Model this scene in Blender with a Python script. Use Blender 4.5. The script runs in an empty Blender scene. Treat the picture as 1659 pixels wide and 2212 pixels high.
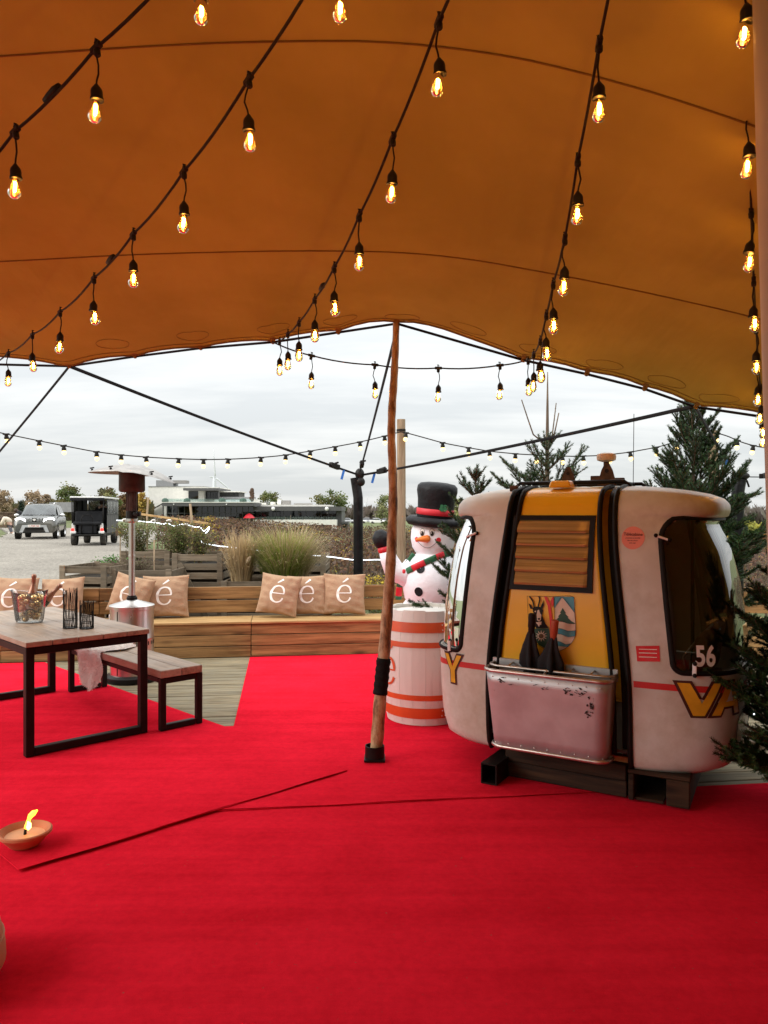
import bpy, bmesh, math, random
import numpy as np
from mathutils import Vector, Matrix, Euler
from mathutils.geometry import tessellate_polygon
R = math.radians
rnd = random.Random(7)
scene = bpy.context.scene
COL = scene.collection

# ------------------------------------------------------------------ camera
# photo is handled in a 1659 x 2212 frame: principal point (829.5, 1106), focal 1662 px, eye 1.62 m above the deck
F, CX, CY, EYE = 1662.0, 829.5, 1106.0, 1.62
cam_d = bpy.data.cameras.new('camera')
cam_d.sensor_fit = 'VERTICAL'; cam_d.sensor_height = 24.0; cam_d.sensor_width = 18.0
cam_d.lens = 24.0 * F / 2212.0
cam_d.clip_start = 0.05; cam_d.clip_end = 6000
cam = bpy.data.objects.new('camera', cam_d); COL.objects.link(cam)
cam.location = (0, 0, EYE); cam.rotation_euler = (R(90), 0, 0)
scene.camera = cam

# ------------------------------------------------------------------ world, sun, exposure
SUN_EL, SUN_AZ = 32.0, 249.0
world = bpy.data.worlds.new('World'); scene.world = world; world.use_nodes = True
wt = world.node_tree; wt.nodes.clear()
def wn(t, **k):
    n = wt.nodes.new(t)
    for a, b in k.items(): setattr(n, a, b)
    return n
w_out = wn('ShaderNodeOutputWorld'); w_bg = wn('ShaderNodeBackground'); w_bg.inputs['Strength'].default_value = 0.12
w_sky = wn('ShaderNodeTexSky', sky_type='NISHITA'); w_sky.sun_disc = False
w_sky.sun_elevation = R(SUN_EL); w_sky.sun_rotation = R(SUN_AZ)
w_tc = wn('ShaderNodeTexCoord'); w_sep = wn('ShaderNodeSeparateXYZ')
wt.links.new(w_tc.outputs['Generated'], w_sep.inputs[0])
def wmath(op, a, b=None, clamp=False):
    n = wn('ShaderNodeMath', operation=op); n.use_clamp = clamp
    for i, v in enumerate((a, b)):
        if v is None: continue
        if isinstance(v, (int, float)): n.inputs[i].default_value = v
        else: wt.links.new(v, n.inputs[i])
    return n.outputs[0]
zc = wmath('MAXIMUM', w_sep.outputs[2], 0.0)
den = wmath('ADD', zc, 0.16)
cu = wmath('DIVIDE', w_sep.outputs[0], den); cv = wmath('DIVIDE', w_sep.outputs[1], den)
w_comb = wn('ShaderNodeCombineXYZ')
wt.links.new(cu, w_comb.inputs[0]); wt.links.new(cv, w_comb.inputs[1])
w_map = wn('ShaderNodeMapping'); w_map.inputs['Scale'].default_value = (0.55, 1.5, 1.0)
wt.links.new(w_comb.outputs[0], w_map.inputs[0])
w_no = wn('ShaderNodeTexNoise'); w_no.inputs['Scale'].default_value = 1.1; w_no.inputs['Detail'].default_value = 6; w_no.inputs['Roughness'].default_value = 0.58
wt.links.new(w_map.outputs[0], w_no.inputs[0])
w_rmp = wn('ShaderNodeValToRGB')
w_rmp.color_ramp.elements[0].position = 0.40; w_rmp.color_ramp.elements[0].color = (4.05, 4.2, 4.25, 1)
w_rmp.color_ramp.elements[1].position = 0.62; w_rmp.color_ramp.elements[1].color = (5.05, 5.1, 5.03, 1)
wt.links.new(w_no.outputs[0], w_rmp.inputs[0])
# overcast dome: brighter towards the zenith (the standard overcast sky)
gr = wmath('ADD', wmath('MULTIPLY', wmath('POWER', zc, 1.3), 2.8), 1.0)
w_mul = wn('ShaderNodeVectorMath', operation='SCALE')
wt.links.new(w_rmp.outputs[0], w_mul.inputs[0]); wt.links.new(gr, w_mul.inputs['Scale'])
w_mix = wn('ShaderNodeMix', data_type='RGBA'); w_mix.inputs[0].default_value = 0.93
wt.links.new(w_sky.outputs[0], w_mix.inputs[6]); wt.links.new(w_mul.outputs[0], w_mix.inputs[7])
wt.links.new(w_mix.outputs[2], w_bg.inputs['Color']); wt.links.new(w_bg.outputs[0], w_out.inputs[0])

sun_d = bpy.data.lights.new('sun', 'SUN'); sun_d.energy = 1.5; sun_d.angle = R(40); sun_d.color = (1, 0.96, 0.9)
sun = bpy.data.objects.new('sun', sun_d); COL.objects.link(sun)
sun.rotation_euler = Euler((R(90 - SUN_EL), 0, R(180 - SUN_AZ)), 'XYZ')
sun.location = (-14, -5, 12)
vs = scene.view_settings
vs.view_transform = 'Standard'; vs.look = 'None'; vs.gamma = 1.0; vs.use_curve_mapping = False; vs.exposure = 0.54
scene.render.engine = 'CYCLES'
cy = scene.cycles
cy.use_denoising = True; cy.max_bounces = 10; cy.diffuse_bounces = 6; cy.glossy_bounces = 4; cy.transmission_bounces = 6; cy.transparent_max_bounces = 16
cy.caustics_reflective = False; cy.caustics_refractive = False; cy.sample_clamp_indirect = 6.0

# ------------------------------------------------------------------ helpers
def W(px, py, Y):                       # a photo pixel and a known distance -> a point
    return Vector(((px - CX) / F * Y, Y, EYE - (py - CY) / F * Y))
def G(px, py, z=0.0):                   # a photo pixel of something standing on the level z
    Y = F * (EYE - z) / (py - CY)
    return Vector(((px - CX) / F * Y, Y, z))

def tag(o, label, cat, group=None, kind=None):
    if label: o['label'] = label
    if cat: o['category'] = cat
    if group: o['group'] = group
    if kind: o['kind'] = kind
    return o
def thing(name, label, cat, loc=(0, 0, 0), rz=0.0, group=None):
    o = bpy.data.objects.new(name, None); COL.objects.link(o)
    o.empty_display_size = 0.05
    o.location = loc; o.rotation_euler = (0, 0, rz)
    return tag(o, label, cat, group)
def struct(o): o['kind'] = 'structure'; return o

def put(name, me, parent=None, loc=None, rot=None, world=False):
    o = bpy.data.objects.new(name, me); COL.objects.link(o)
    if parent is not None:
        o.parent = parent
        if world:
            b = parent.matrix_basis.copy(); q = parent.parent
            while q is not None: b = q.matrix_basis @ b; q = q.parent
            o.matrix_parent_inverse = b.inverted()
    if loc is not None: o.location = loc
    if rot is not None: o.rotation_euler = rot
    return o

class MB:
    """collects shapes, builds one mesh object"""
    def __init__(s): s.v = []; s.f = []; s.c = []; s.usecol = False
    def add(s, vs_, fs, col=None):
        n = len(s.v); s.v.extend([tuple(p) for p in vs_]); s.f.extend([tuple(i + n for i in f) for f in fs])
        if col is not None:
            s.usecol = True; s.c.extend([col] * len(vs_))
        elif s.usecol: s.c.extend([(1, 1, 1, 1)] * len(vs_))
        return s
    def box(s, c, d, rot=None, taper=1.0):
        x, y, z = d[0] / 2, d[1] / 2, d[2] / 2
        p = [Vector((sx * x * (taper if sz > 0 else 1), sy * y * (taper if sz > 0 else 1), sz * z)) for sz in (-1, 1) for sy in (-1, 1) for sx in (-1, 1)]
        if rot is not None:
            m = rot if isinstance(rot, Matrix) else Euler(rot).to_matrix()
            p = [m @ q for q in p]
        c = Vector(c)
        return s.add([q + c for q in p], [(0, 2, 3, 1), (4, 5, 7, 6), (0, 1, 5, 4), (2, 6, 7, 3), (0, 4, 6, 2), (1, 3, 7, 5)])
    def bar(s, a, b, w, h, up=(0, 0, 1)):       # square bar from a to b
        a, b = Vector(a), Vector(b); d = (b - a); L = d.length; d.normalize()
        u = Vector(up)
        if abs(d.dot(u)) > 0.98: u = Vector((0, 1, 0))
        x = d.cross(u).normalized(); y = x.cross(d).normalized()
        m = Matrix((d, x, y)).transposed()
        return s.box((a + b) / 2, (L, w, h), m)
    def tube(s, pts, r, seg=8, cap=True, closed=False, flat=1.0, up=None):
        pts = [Vector(p) for p in pts]; n = len(pts)
        rs = list(r) if hasattr(r, '__len__') else [r] * n
        vs_ = []; fs = []
        t0 = (pts[1] - pts[0]).normalized()
        u = Vector(up) if up is not None else (Vector((0, 0, 1)) if abs(t0.z) < 0.9 else Vector((1, 0, 0)))
        nx = (u - t0 * u.dot(t0)).normalized()
        for i in range(n):
            if closed: t = (pts[(i + 1) % n] - pts[i - 1])
            else: t = pts[min(i + 1, n - 1)] - pts[max(i - 1, 0)]
            if t.length < 1e-9: t = t0.copy()
            t.normalize()
            nx = nx - t * nx.dot(t)
            if nx.length < 1e-6: nx = t.orthogonal()
            nx.normalize(); ny = t.cross(nx)
            for k in range(seg):
                a = 2 * math.pi * k / seg
                vs_.append(pts[i] + nx * (math.cos(a) * rs[i]) + ny * (math.sin(a) * rs[i] * flat))
        m = n if closed else n - 1
        for i in range(m):
            j = (i + 1) % n
            for k in range(seg):
                l = (k + 1) % seg
                fs.append((i * seg + k, i * seg + l, j * seg + l, j * seg + k))
        if cap and not closed:
            fs.append(tuple(range(seg - 1, -1, -1))); fs.append(tuple((n - 1) * seg + k for k in range(seg)))
        return s.add(vs_, fs)
    def lathe(s, prof, seg=24, c=(0, 0, 0), m=None, cap=True):
        c = Vector(c); vs_ = []; fs = []; n = len(prof)
        for (r, z) in prof:
            for k in range(seg):
                a = 2 * math.pi * k / seg
                p = Vector((r * math.cos(a), r * math.sin(a), z))
                if m is not None: p = m @ p
                vs_.append(p + c)
        for i in range(n - 1):
            for k in range(seg):
                l = (k + 1) % seg
                fs.append((i * seg + k, i * seg + l, (i + 1) * seg + l, (i + 1) * seg + k))
        if cap:
            if prof[0][0] > 1e-6: fs.append(tuple(range(seg - 1, -1, -1)))
            if prof[-1][0] > 1e-6: fs.append(tuple((n - 1) * seg + k for k in range(seg)))
        return s.add(vs_, fs)
    def ball(s, c, r, seg=16, rings=10, sc=(1, 1, 1)):
        c = Vector(c); vs_ = []; fs = []
        for i in range(rings + 1):
            a = math.pi * i / rings
            for k in range(seg):
                b = 2 * math.pi * k / seg
                vs_.append(c + Vector((r * sc[0] * math.sin(a) * math.cos(b), r * sc[1] * math.sin(a) * math.sin(b), -r * sc[2] * math.cos(a))))
        for i in range(rings):
            for k in range(seg):
                l = (k + 1) % seg
                fs.append((i * seg + k, i * seg + l, (i + 1) * seg + l, (i + 1) * seg + k))
        return s.add(vs_, fs)
    def grid(s, P, flip=False, keep=None):
        n, m = len(P), len(P[0]); vs_ = [p for row in P for p in row]; fs = []
        for i in range(n - 1):
            for j in range(m - 1):
                if keep is not None and not keep(i, j): continue
                q = (i * m + j, i * m + j + 1, (i + 1) * m + j + 1, (i + 1) * m + j)
                fs.append(q[::-1] if flip else q)
        return s.add(vs_, fs)
    def poly(s, pts):                              # flat or gently bent polygon
        t = tessellate_polygon([[Vector(p) for p in pts]])
        return s.add(pts, [tuple(f) for f in t])
    def prism(s, pts2, z0, z1, fn=None):           # closed outline in xy, extruded in z (or through fn)
        fn = fn or (lambda x, y, z: (x, y, z)); n = len(pts2)
        a = sum(pts2[i][0] * pts2[(i + 1) % n][1] - pts2[(i + 1) % n][0] * pts2[i][1] for i in range(n))
        if a < 0: pts2 = pts2[::-1]
        vs_ = [fn(x, y, z0) for x, y in pts2] + [fn(x, y, z1) for x, y in pts2]
        t = [tuple(f) for f in tessellate_polygon([[Vector((x, y, 0)) for x, y in pts2]])]
        fs = []
        for f in t:
            (x0, y0), (x1, y1), (x2, y2) = pts2[f[0]], pts2[f[1]], pts2[f[2]]
            g = f if (x1 - x0) * (y2 - y0) - (x2 - x0) * (y1 - y0) > 0 else f[::-1]
            fs.append(tuple(i + n for i in g)); fs.append(g[::-1])
        for i in range(n):
            j = (i + 1) % n; fs.append((i, j, n + j, n + i))
        return s.add(vs_, fs)
    def mesh(s, name, mat, smooth=False, bevel=0.0, seg=1, angle=None, weld=False):
        me = bpy.data.meshes.new(name); me.from_pydata(s.v, [], s.f)
        if s.usecol and len(s.c) == len(s.v):
            ca = me.color_attributes.new('Col', 'FLOAT_COLOR', 'POINT')
            ca.data.foreach_set('color', np.array(s.c, dtype=np.float32).ravel())
        if bevel > 0 or weld:
            bm = bmesh.new(); bm.from_mesh(me)
            if weld: bmesh.ops.remove_doubles(bm, verts=bm.verts, dist=1e-5)
            if bevel > 0:
                bmesh.ops.bevel(bm, geom=[e for e in bm.edges if len(e.link_faces) == 2 and e.calc_face_angle(0) > 0.6], offset=bevel, segments=seg, affect='EDGES', profile=0.6)
            bm.to_mesh(me); bm.free()
        if mat: me.materials.append(MAT[mat] if isinstance(mat, str) else mat)
        if smooth:
            me.polygons.foreach_set('use_smooth', np.ones(len(me.polygons), dtype=bool))
            if angle: me.set_sharp_from_angle(angle=R(angle))
        me.update()
        return me
    def build(s, name, mat, parent=None, smooth=False, bevel=0.0, seg=1, world=False, angle=None, weld=False):
        return put(name, s.mesh(name, mat, smooth, bevel, seg, angle, weld), parent, world=world)

# ------------------------------------------------------------------ materials
MAT = {}
def newmat(name):
    m = bpy.data.materials.new(name); m.use_nodes = True; MAT[name] = m
    nt = m.node_tree
    return m, nt, nt.nodes['Principled BSDF']
def L(nt, a, b): nt.links.new(a, b)
def coords(nt, scale=(1, 1, 1), kind='Object', jitter=False):
    tc = nt.nodes.new('ShaderNodeTexCoord'); mp = nt.nodes.new('ShaderNodeMapping'); mp.inputs['Scale'].default_value = scale
    if jitter:
        oi = nt.nodes.new('ShaderNodeObjectInfo'); ad = nt.nodes.new('ShaderNodeVectorMath'); ad.operation = 'MULTIPLY_ADD'
        L(nt, oi.outputs['Random'], ad.inputs[0]); ad.inputs[1].default_value = (37, 51, 23); L(nt, tc.outputs[kind], ad.inputs[2])
        L(nt, ad.outputs[0], mp.inputs[0])
    else: L(nt, tc.outputs[kind], mp.inputs[0])
    return mp.outputs[0]
def noise(nt, vec, scale, detail=4, rough=0.55):
    n = nt.nodes.new('ShaderNodeTexNoise'); n.inputs['Scale'].default_value = scale; n.inputs['Detail'].default_value = detail; n.inputs['Roughness'].default_value = rough
    L(nt, vec, n.inputs[0]); return n.outputs[0]
def ramp(nt, fac, stops):
    r = nt.nodes.new('ShaderNodeValToRGB'); el = r.color_ramp.elements
    while len(el) < len(stops): el.new(0.5)
    for e, (p, c) in zip(el, stops): e.position = p; e.color = (c[0], c[1], c[2], 1)
    L(nt, fac, r.inputs[0]); return r.outputs[0]
def mixc(nt, fac, a, b, mode='MIX'):
    n = nt.nodes.new('ShaderNodeMix'); n.data_type = 'RGBA'; n.blend_type = mode
    for i, v in ((0, fac), (6, a), (7, b)):
        if isinstance(v, (int, float)): n.inputs[i].default_value = v
        elif isinstance(v, (tuple, list)): n.inputs[i].default_value = (v[0], v[1], v[2], 1)
        else: L(nt, v, n.inputs[i])
    return n.outputs[2]
def bump(nt, p, h, strength, dist=0.01):
    b = nt.nodes.new('ShaderNodeBump'); b.inputs['Strength'].default_value = strength; b.inputs['Distance'].default_value = dist
    L(nt, h, b.inputs['Height']); L(nt, b.outputs[0], p.inputs['Normal'])
def plain(name, col, rough=0.6, metal=0.0, var=0.12, scale=6, bmp=0.0, bscale=60, bdist=0.004, stretch=(1, 1, 1), dirt=None, dscale=3, dlo=0.55, dhi=0.75, rvar=0.0, coat=0.0, kind='Object', objvar=0.0, spec=None):
    m, nt, p = newmat(name); vec = coords(nt, stretch, kind)
    n = noise(nt, vec, scale, 5)
    lo = tuple(c * (1 - var) for c in col); hi = tuple(min(1, c * (1 + var)) for c in col)
    c = ramp(nt, n, [(0.38, lo), (0.62, hi)])
    if dirt:
        d = noise(nt, vec, dscale, 7, 0.65); r = nt.nodes.new('ShaderNodeMapRange'); r.inputs[1].default_value = dlo; r.inputs[2].default_value = dhi
        L(nt, d, r.inputs[0]); c = mixc(nt, r.outputs[0], c, dirt)
    if objvar:
        oi = nt.nodes.new('ShaderNodeObjectInfo'); hs = nt.nodes.new('ShaderNodeHueSaturation')
        mr = nt.nodes.new('ShaderNodeMapRange'); mr.inputs[3].default_value = 1 - objvar; mr.inputs[4].default_value = 1 + objvar
        L(nt, oi.outputs['Random'], mr.inputs[0]); L(nt, mr.outputs[0], hs.inputs['Value']); L(nt, c, hs.inputs['Color']); c = hs.outputs[0]
    L(nt, c, p.inputs['Base Color']); p.inputs['Metallic'].default_value = metal; p.inputs['Roughness'].default_value = rough
    if rvar:
        mr = nt.nodes.new('ShaderNodeMapRange'); mr.inputs[3].default_value = max(0.02, rough - rvar); mr.inputs[4].default_value = rough + rvar
        L(nt, n, mr.inputs[0]); L(nt, mr.outputs[0], p.inputs['Roughness'])
    if spec is None and max(col) < .03: spec = 0.18
    if spec is not None: p.inputs['Specular IOR Level'].default_value = spec
    if coat: p.inputs['Coat Weight'].default_value = coat; p.inputs['Coat Roughness'].default_value = 0.15
    if bmp: bump(nt, p, noise(nt, vec, bscale, 4), bmp, bdist)
    return m
def wood(name, c0, c1, axis=0, rough=0.65, knots=True, scale=1.0, objvar=0.12, grey=None):
    m, nt, p = newmat(name)
    st = [14 * scale] * 3; st[axis] = 0.9 * scale
    vec = coords(nt, tuple(st), 'Object', jitter=True)
    g = noise(nt, vec, 1.6, 8, 0.65)
    c = ramp(nt, g, [(0.36, c0), (0.5, tuple((a + b) / 2 for a, b in zip(c0, c1))), (0.64, c1)])
    if knots:
        st2 = [7 * scale] * 3; st2[axis] = 2.2 * scale
        v2 = coords(nt, tuple(st2), 'Object', jitter=True)
        vo = nt.nodes.new('ShaderNodeTexVoronoi'); vo.inputs['Scale'].default_value = 0.8; L(nt, v2, vo.inputs[0])
        mr = nt.nodes.new('ShaderNodeMapRange'); mr.inputs[1].default_value = 0.05; mr.inputs[2].default_value = 0.16; mr.inputs[3].default_value = 0.75; mr.inputs[4].default_value = 0.0
        L(nt, vo.outputs['Distance'], mr.inputs[0])
        c = mixc(nt, mr.outputs[0], c, tuple(x * 0.32 for x in c0))
    if grey:
        v3 = coords(nt, (2, 2, 2), 'Object', jitter=True); d = noise(nt, v3, 1.5, 6, 0.6)
        mr = nt.nodes.new('ShaderNodeMapRange'); mr.inputs[1].default_value = 0.4; mr.inputs[2].default_value = 0.7; L(nt, d, mr.inputs[0])
        c = mixc(nt, mr.outputs[0], c, grey)
    oi = nt.nodes.new('ShaderNodeObjectInfo'); hs = nt.nodes.new('ShaderNodeHueSaturation')
    mr = nt.nodes.new('ShaderNodeMapRange'); mr.inputs[3].default_value = 1 - objvar; mr.inputs[4].default_value = 1 + objvar
    L(nt, oi.outputs['Random'], mr.inputs[0]); L(nt, mr.outputs[0], hs.inputs['Value']); L(nt, c, hs.inputs['Color'])
    L(nt, hs.outputs[0], p.inputs['Base Color']); p.inputs['Roughness'].default_value = rough; p.inputs['Specular IOR Level'].default_value = 0.25
    bump(nt, p, g, 0.35, 0.003)
    return m
def emit(name, col, strength, base=None):
    m, nt, p = newmat(name)
    p.inputs['Base Color'].default_value = (*(base or col), 1)
    p.inputs['Emission Color'].default_value = (*col, 1); p.inputs['Emission Strength'].default_value = strength
    return m
def attr_mat(name, rough=0.7, trans=0.35, mult=1.0):
    m, nt, p = newmat(name)
    a = nt.nodes.new('ShaderNodeAttribute'); a.attribute_name = 'Col'
    c = mixc(nt, 1.0, a.outputs['Color'], (mult, mult, mult), 'MULTIPLY')
    L(nt, c, p.inputs['Base Color']); p.inputs['Roughness'].default_value = rough; p.inputs['Specular IOR Level'].default_value = 0.25
    if trans:
        t = nt.nodes.new('ShaderNodeBsdfTranslucent'); L(nt, c, t.inputs[0]); mx = nt.nodes.new('ShaderNodeMixShader'); mx.inputs[0].default_value = trans
        L(nt, p.outputs[0], mx.inputs[1]); L(nt, t.outputs[0], mx.inputs[2]); L(nt, mx.outputs[0], nt.nodes['Material Output'].inputs[0])
    return m
def thin_glass(name, tint, refl_rough=0.02, ior=1.5, opaque=0.0, opcol=(0.02, 0.02, 0.02), milky=False):
    """thin pane: tinted see-through plus fresnel reflection"""
    m = bpy.data.materials.new(name); m.use_nodes = True; MAT[name] = m; nt = m.node_tree; nt.nodes.clear()
    o = nt.nodes.new('ShaderNodeOutputMaterial'); tr = nt.nodes.new('ShaderNodeBsdfTransparent'); tr.inputs[0].default_value = (*tint, 1)
    gl = nt.nodes.new('ShaderNodeBsdfGlossy'); gl.inputs['Roughness'].default_value = refl_rough; gl.inputs[0].default_value = (1, 1, 1, 1)
    fr = nt.nodes.new('ShaderNodeFresnel'); fr.inputs[0].default_value = ior
    src = tr.outputs[0]
    if opaque:
        df = nt.nodes.new('ShaderNodeBsdfTranslucent' if milky else 'ShaderNodeBsdfDiffuse'); df.inputs[0].default_value = (*opcol, 1); m0 = nt.nodes.new('ShaderNodeMixShader'); m0.inputs[0].default_value = opaque
        L(nt, tr.outputs[0], m0.inputs[1]); L(nt, df.outputs[0], m0.inputs[2]); src = m0.outputs[0]
    mx = nt.nodes.new('ShaderNodeMixShader'); L(nt, fr.outputs[0], mx.inputs[0]); L(nt, src, mx.inputs[1]); L(nt, gl.outputs[0], mx.inputs[2]); L(nt, mx.outputs[0], o.inputs[0])
    return m

wood('deck_wood', (0.13, 0.10, 0.058), (0.37, 0.305, 0.19), 0, 0.8, True, 1.0, 0.18, grey=(0.24, 0.215, 0.15))
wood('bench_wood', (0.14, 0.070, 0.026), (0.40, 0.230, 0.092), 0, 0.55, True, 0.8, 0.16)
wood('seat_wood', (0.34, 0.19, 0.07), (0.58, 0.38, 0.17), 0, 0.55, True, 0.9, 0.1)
wood('table_wood', (0.17, 0.115, 0.075), (0.40, 0.29, 0.20), 1, 0.42, True, 1.0, 0.10, grey=(0.36, 0.29, 0.23))
wood('grey_wood', (0.085, 0.062, 0.040), (0.27, 0.205, 0.14), 0, 0.85, False, 1.0, 0.25, grey=(0.20, 0.165, 0.12))
plain('soil', (0.02, 0.015, 0.010), 0.95)
wood('sleeper_wood', (0.014, 0.007, 0.004), (0.055, 0.028, 0.013), 0, 0.8, True, 1.0, 0.1)
wood('orange_timber', (0.32, 0.12, 0.03), (0.46, 0.2, 0.06), 0, 0.6, False)
wood('post_wood', (0.22, 0.15, 0.09), (0.44, 0.33, 0.22), 2, 0.85, False, 1.3)
plain('steel_black', (0.012, 0.010, 0.009), 0.42, 0.2, 0.25, 9, 0.1, 120)
plain('black_rubber', (0.008, 0.007, 0.006), 0.6, 0, 0.2, 20)
plain('black_plastic', (0.016, 0.015, 0.013), 0.45, 0, 0.2, 20)
plain('cord_black', (0.018, 0.014, 0.010), 0.6, 0, 0.2, 40)
plain('strap_black', (0.008, 0.007, 0.007), 0.85, 0, 0.2, 60, 0.2, 300)
plain('cushion', (0.40, 0.255, 0.160), 0.85, 0, 0.06, 5, 0.55, 11, 0.03, spec=0.1)
plain('cushion_print', (0.86, 0.82, 0.76), 0.7, 0, 0.03)
plain('cabin_white', (0.60, 0.595, 0.535), 0.38, 0, 0.06, 5, 0.12, 9, 0.01, dirt=(0.36, 0.29, 0.20), dscale=2.6, dlo=0.47, dhi=0.80, rvar=0.08)
plain('cabin_yellow', (0.82, 0.46, 0.012), 0.30, 0, 0.05, 3, 0.05, 4, 0.01, dirt=(0.66, 0.35, 0.01), dscale=3, dlo=0.5, dhi=0.9, rvar=0.06, coat=0.15)
plain('cabin_black', (0.008, 0.007, 0.006), 0.5, 0, 0.25, 12)
plain('cabin_inside', (0.06, 0.045, 0.035), 0.7)
plain('seat_cream', (0.50, 0.36, 0.18), 0.7, 0, 0.1, 8, 0.1, 60)
plain('seat_orange', (0.36, 0.13, 0.04), 0.6, 0, 0.1, 8)
plain('alu', (0.50, 0.51, 0.51), 0.45, 0.6, 0.12, 4, 0.12, 8, 0.01, stretch=(1, 1, 1), dirt=(0.16, 0.13, 0.11), dscale=5, dlo=0.66, dhi=0.74, rvar=0.12)
plain('alu_rail', (0.55, 0.5, 0.45), 0.35, 0.9, 0.15, 20)
plain('steel', (0.56, 0.54, 0.52), 0.28, 1.0, 0.06, 3, 0.03, 6, 0.01, rvar=0.06)
plain('steel_dull', (0.36, 0.34, 0.32), 0.5, 0.8, 0.12, 14, 0.1, 80)
plain('rust', (0.10, 0.058, 0.038), 0.75, 0.3, 0.35, 22, 0.2, 90)
plain('dark_burnt', (0.05, 0.022, 0.016), 0.5, 0.5, 0.3, 14)
plain('stripe_red', (0.50, 0.02, 0.02), 0.4, 0, 0.06)
plain('letter_yellow', (0.66, 0.36, 0.02), 0.4, 0, 0.10, 8)
plain('letter_edge', (0.06, 0.015, 0.012), 0.5, 0, 0.1)
plain('sticker_pink', (0.80, 0.28, 0.22), 0.5, 0, 0.05)
plain('sticker_red', (0.62, 0.02, 0.03), 0.3, 0, 0.05)
plain('print_dark', (0.10, 0.02, 0.02), 0.6, 0, 0.05)
plain('print_white', (0.80, 0.76, 0.70), 0.5, 0, 0.05)
plain('print_black', (0.015, 0.013, 0.012), 0.5, 0, 0.1)
plain('print_green', (0.01, 0.055, 0.025), 0.5, 0, 0.15)
plain('print_blue', (0.06, 0.28, 0.36), 0.5, 0, 0.15)
plain('print_red', (0.62, 0.03, 0.02), 0.5, 0, 0.1)
plain('print_cream', (0.70, 0.55, 0.42), 0.5, 0, 0.12, 12)
plain('print_brown', (0.12, 0.07, 0.03), 0.6, 0, 0.2)
plain('barrel_white', (0.76, 0.74, 0.69), 0.6, 0, 0.06, 9, 0.15, 20, 0.004, stretch=(1, 1, 0.15), dirt=(0.45, 0.38, 0.33), dscale=6, dlo=0.6, dhi=0.8)
plain('barrel_orange', (0.66, 0.095, 0.022), 0.5, 0, 0.08, 8, 0.1, 30, dirt=(0.35, 0.08, 0.04), dscale=5, dlo=0.62, dhi=0.8)
plain('nylon_white', (0.86, 0.87, 0.92), 0.55, 0, 0.02, 4, 0.5, 8, 0.03)
plain('nylon_black', (0.012, 0.012, 0.014), 0.5, 0, 0.1, 6, 0.6, 9, 0.03)
plain('nylon_red', (0.62, 0.02, 0.035), 0.5, 0, 0.06, 6, 0.2, 20)
plain('nylon_green', (0.02, 0.14, 0.06), 0.55, 0, 0.08, 6)
plain('nose_orange', (0.85, 0.22, 0.03), 0.5, 0, 0.05)
plain('terracotta', (0.48, 0.17, 0.07), 0.75, 0, 0.1, 9, 0.1, 60)
plain('wax', (0.72, 0.36, 0.16), 0.4, 0, 0.06)
plain('sheepskin', (0.80, 0.74, 0.70), 0.95, 0, 0.06, 12)
plain('champagne', (0.03, 0.05, 0.02), 0.12, 0, 0.1)
plain('foil', (0.36, 0.19, 0.13), 0.38, 0.7, 0.12, 30, 0.2, 70)
plain('gold', (0.78, 0.56, 0.26), 0.16, 1.0, 0.05)
plain('gold_matte', (0.74, 0.54, 0.30), 0.42, 1.0, 0.05)
plain('tyre', (0.022, 0.022, 0.022), 0.85, 0, 0.3, 20, dirt=(0.12, 0.105, 0.085), dscale=4, dlo=0.4, dhi=0.7)
plain('car_paint', (0.075, 0.08, 0.075), 0.25, 0.5, 0.1, 3, dirt=(0.20, 0.18, 0.15), dscale=1.2, dlo=0.4, dhi=0.8, coat=0.5)
plain('chrome', (0.75, 0.75, 0.75), 0.15, 1.0, 0.05)
plain('white_paint', (0.78, 0.77, 0.74), 0.45, 0, 0.05)
plain('render_white', (0.74, 0.72, 0.66), 0.85, 0, 0.05, 2)
plain('dark_cladding', (0.085, 0.082, 0.08), 0.6, 0, 0.1)
plain('mid_grey', (0.25, 0.25, 0.25), 0.6, 0, 0.1)
plain('blue_tag', (0.02, 0.16, 0.55), 0.5)
plain('leather_tan', (0.50, 0.30, 0.16), 0.6, 0, 0.06, 4, 0.1, 40)
plain('pole_pale', (0.44, 0.38, 0.27), 0.55, 0, 0.08, 5, 0.1, 20, stretch=(1, 1, 0.2))
plain('skin', (0.55, 0.33, 0.24), 0.55, 0, 0.05)
plain('jacket_black', (0.02, 0.02, 0.022), 0.8, 0, 0.2)
plain('coat_cream', (0.72, 0.62, 0.5), 0.95, 0, 0.12, 20, 0.6, 30, 0.03)
plain('jeans_grey', (0.12, 0.12, 0.14), 0.85)
plain('hair_brown', (0.05, 0.025, 0.015), 0.7)
plain('turbine_white', (0.62, 0.64, 0.66), 0.6, 0, 0.03)
plain('bark', (0.13, 0.09, 0.06), 0.9, 0, 0.3, 16, 0.5, 30, 0.01, stretch=(1, 1, 0.3))
emit('filament', (1.0, 0.52, 0.13), 210.0)
emit('bulb_glow', (1.0, 0.70, 0.26), 1.7)
emit('headlight', (1.0, 0.98, 0.92), 9.0)
emit('tail_red', (1.0, 0.03, 0.02), 1.0)
emit('led_white', (0.85, 0.92, 1.0), 2.0)
emit('flame', (1.0, 0.42, 0.03), 3.6)
emit('flame_core', (1.0, 0.66, 0.15), 4.5)
thin_glass('bulb_glass', (1.0, 0.76, 0.42), 0.03, 1.45, 0.10, (1.0, 0.58, 0.20), True)
thin_glass('clear_plastic', (0.93, 0.94, 0.93), 0.05, 1.4, 0.10, (0.8, 0.8, 0.78))
thin_glass('smoked_glass', (0.26, 0.20, 0.14), 0.015, 1.55)
thin_glass('car_glass', (0.25, 0.29, 0.29), 0.03, 1.9)
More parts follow.
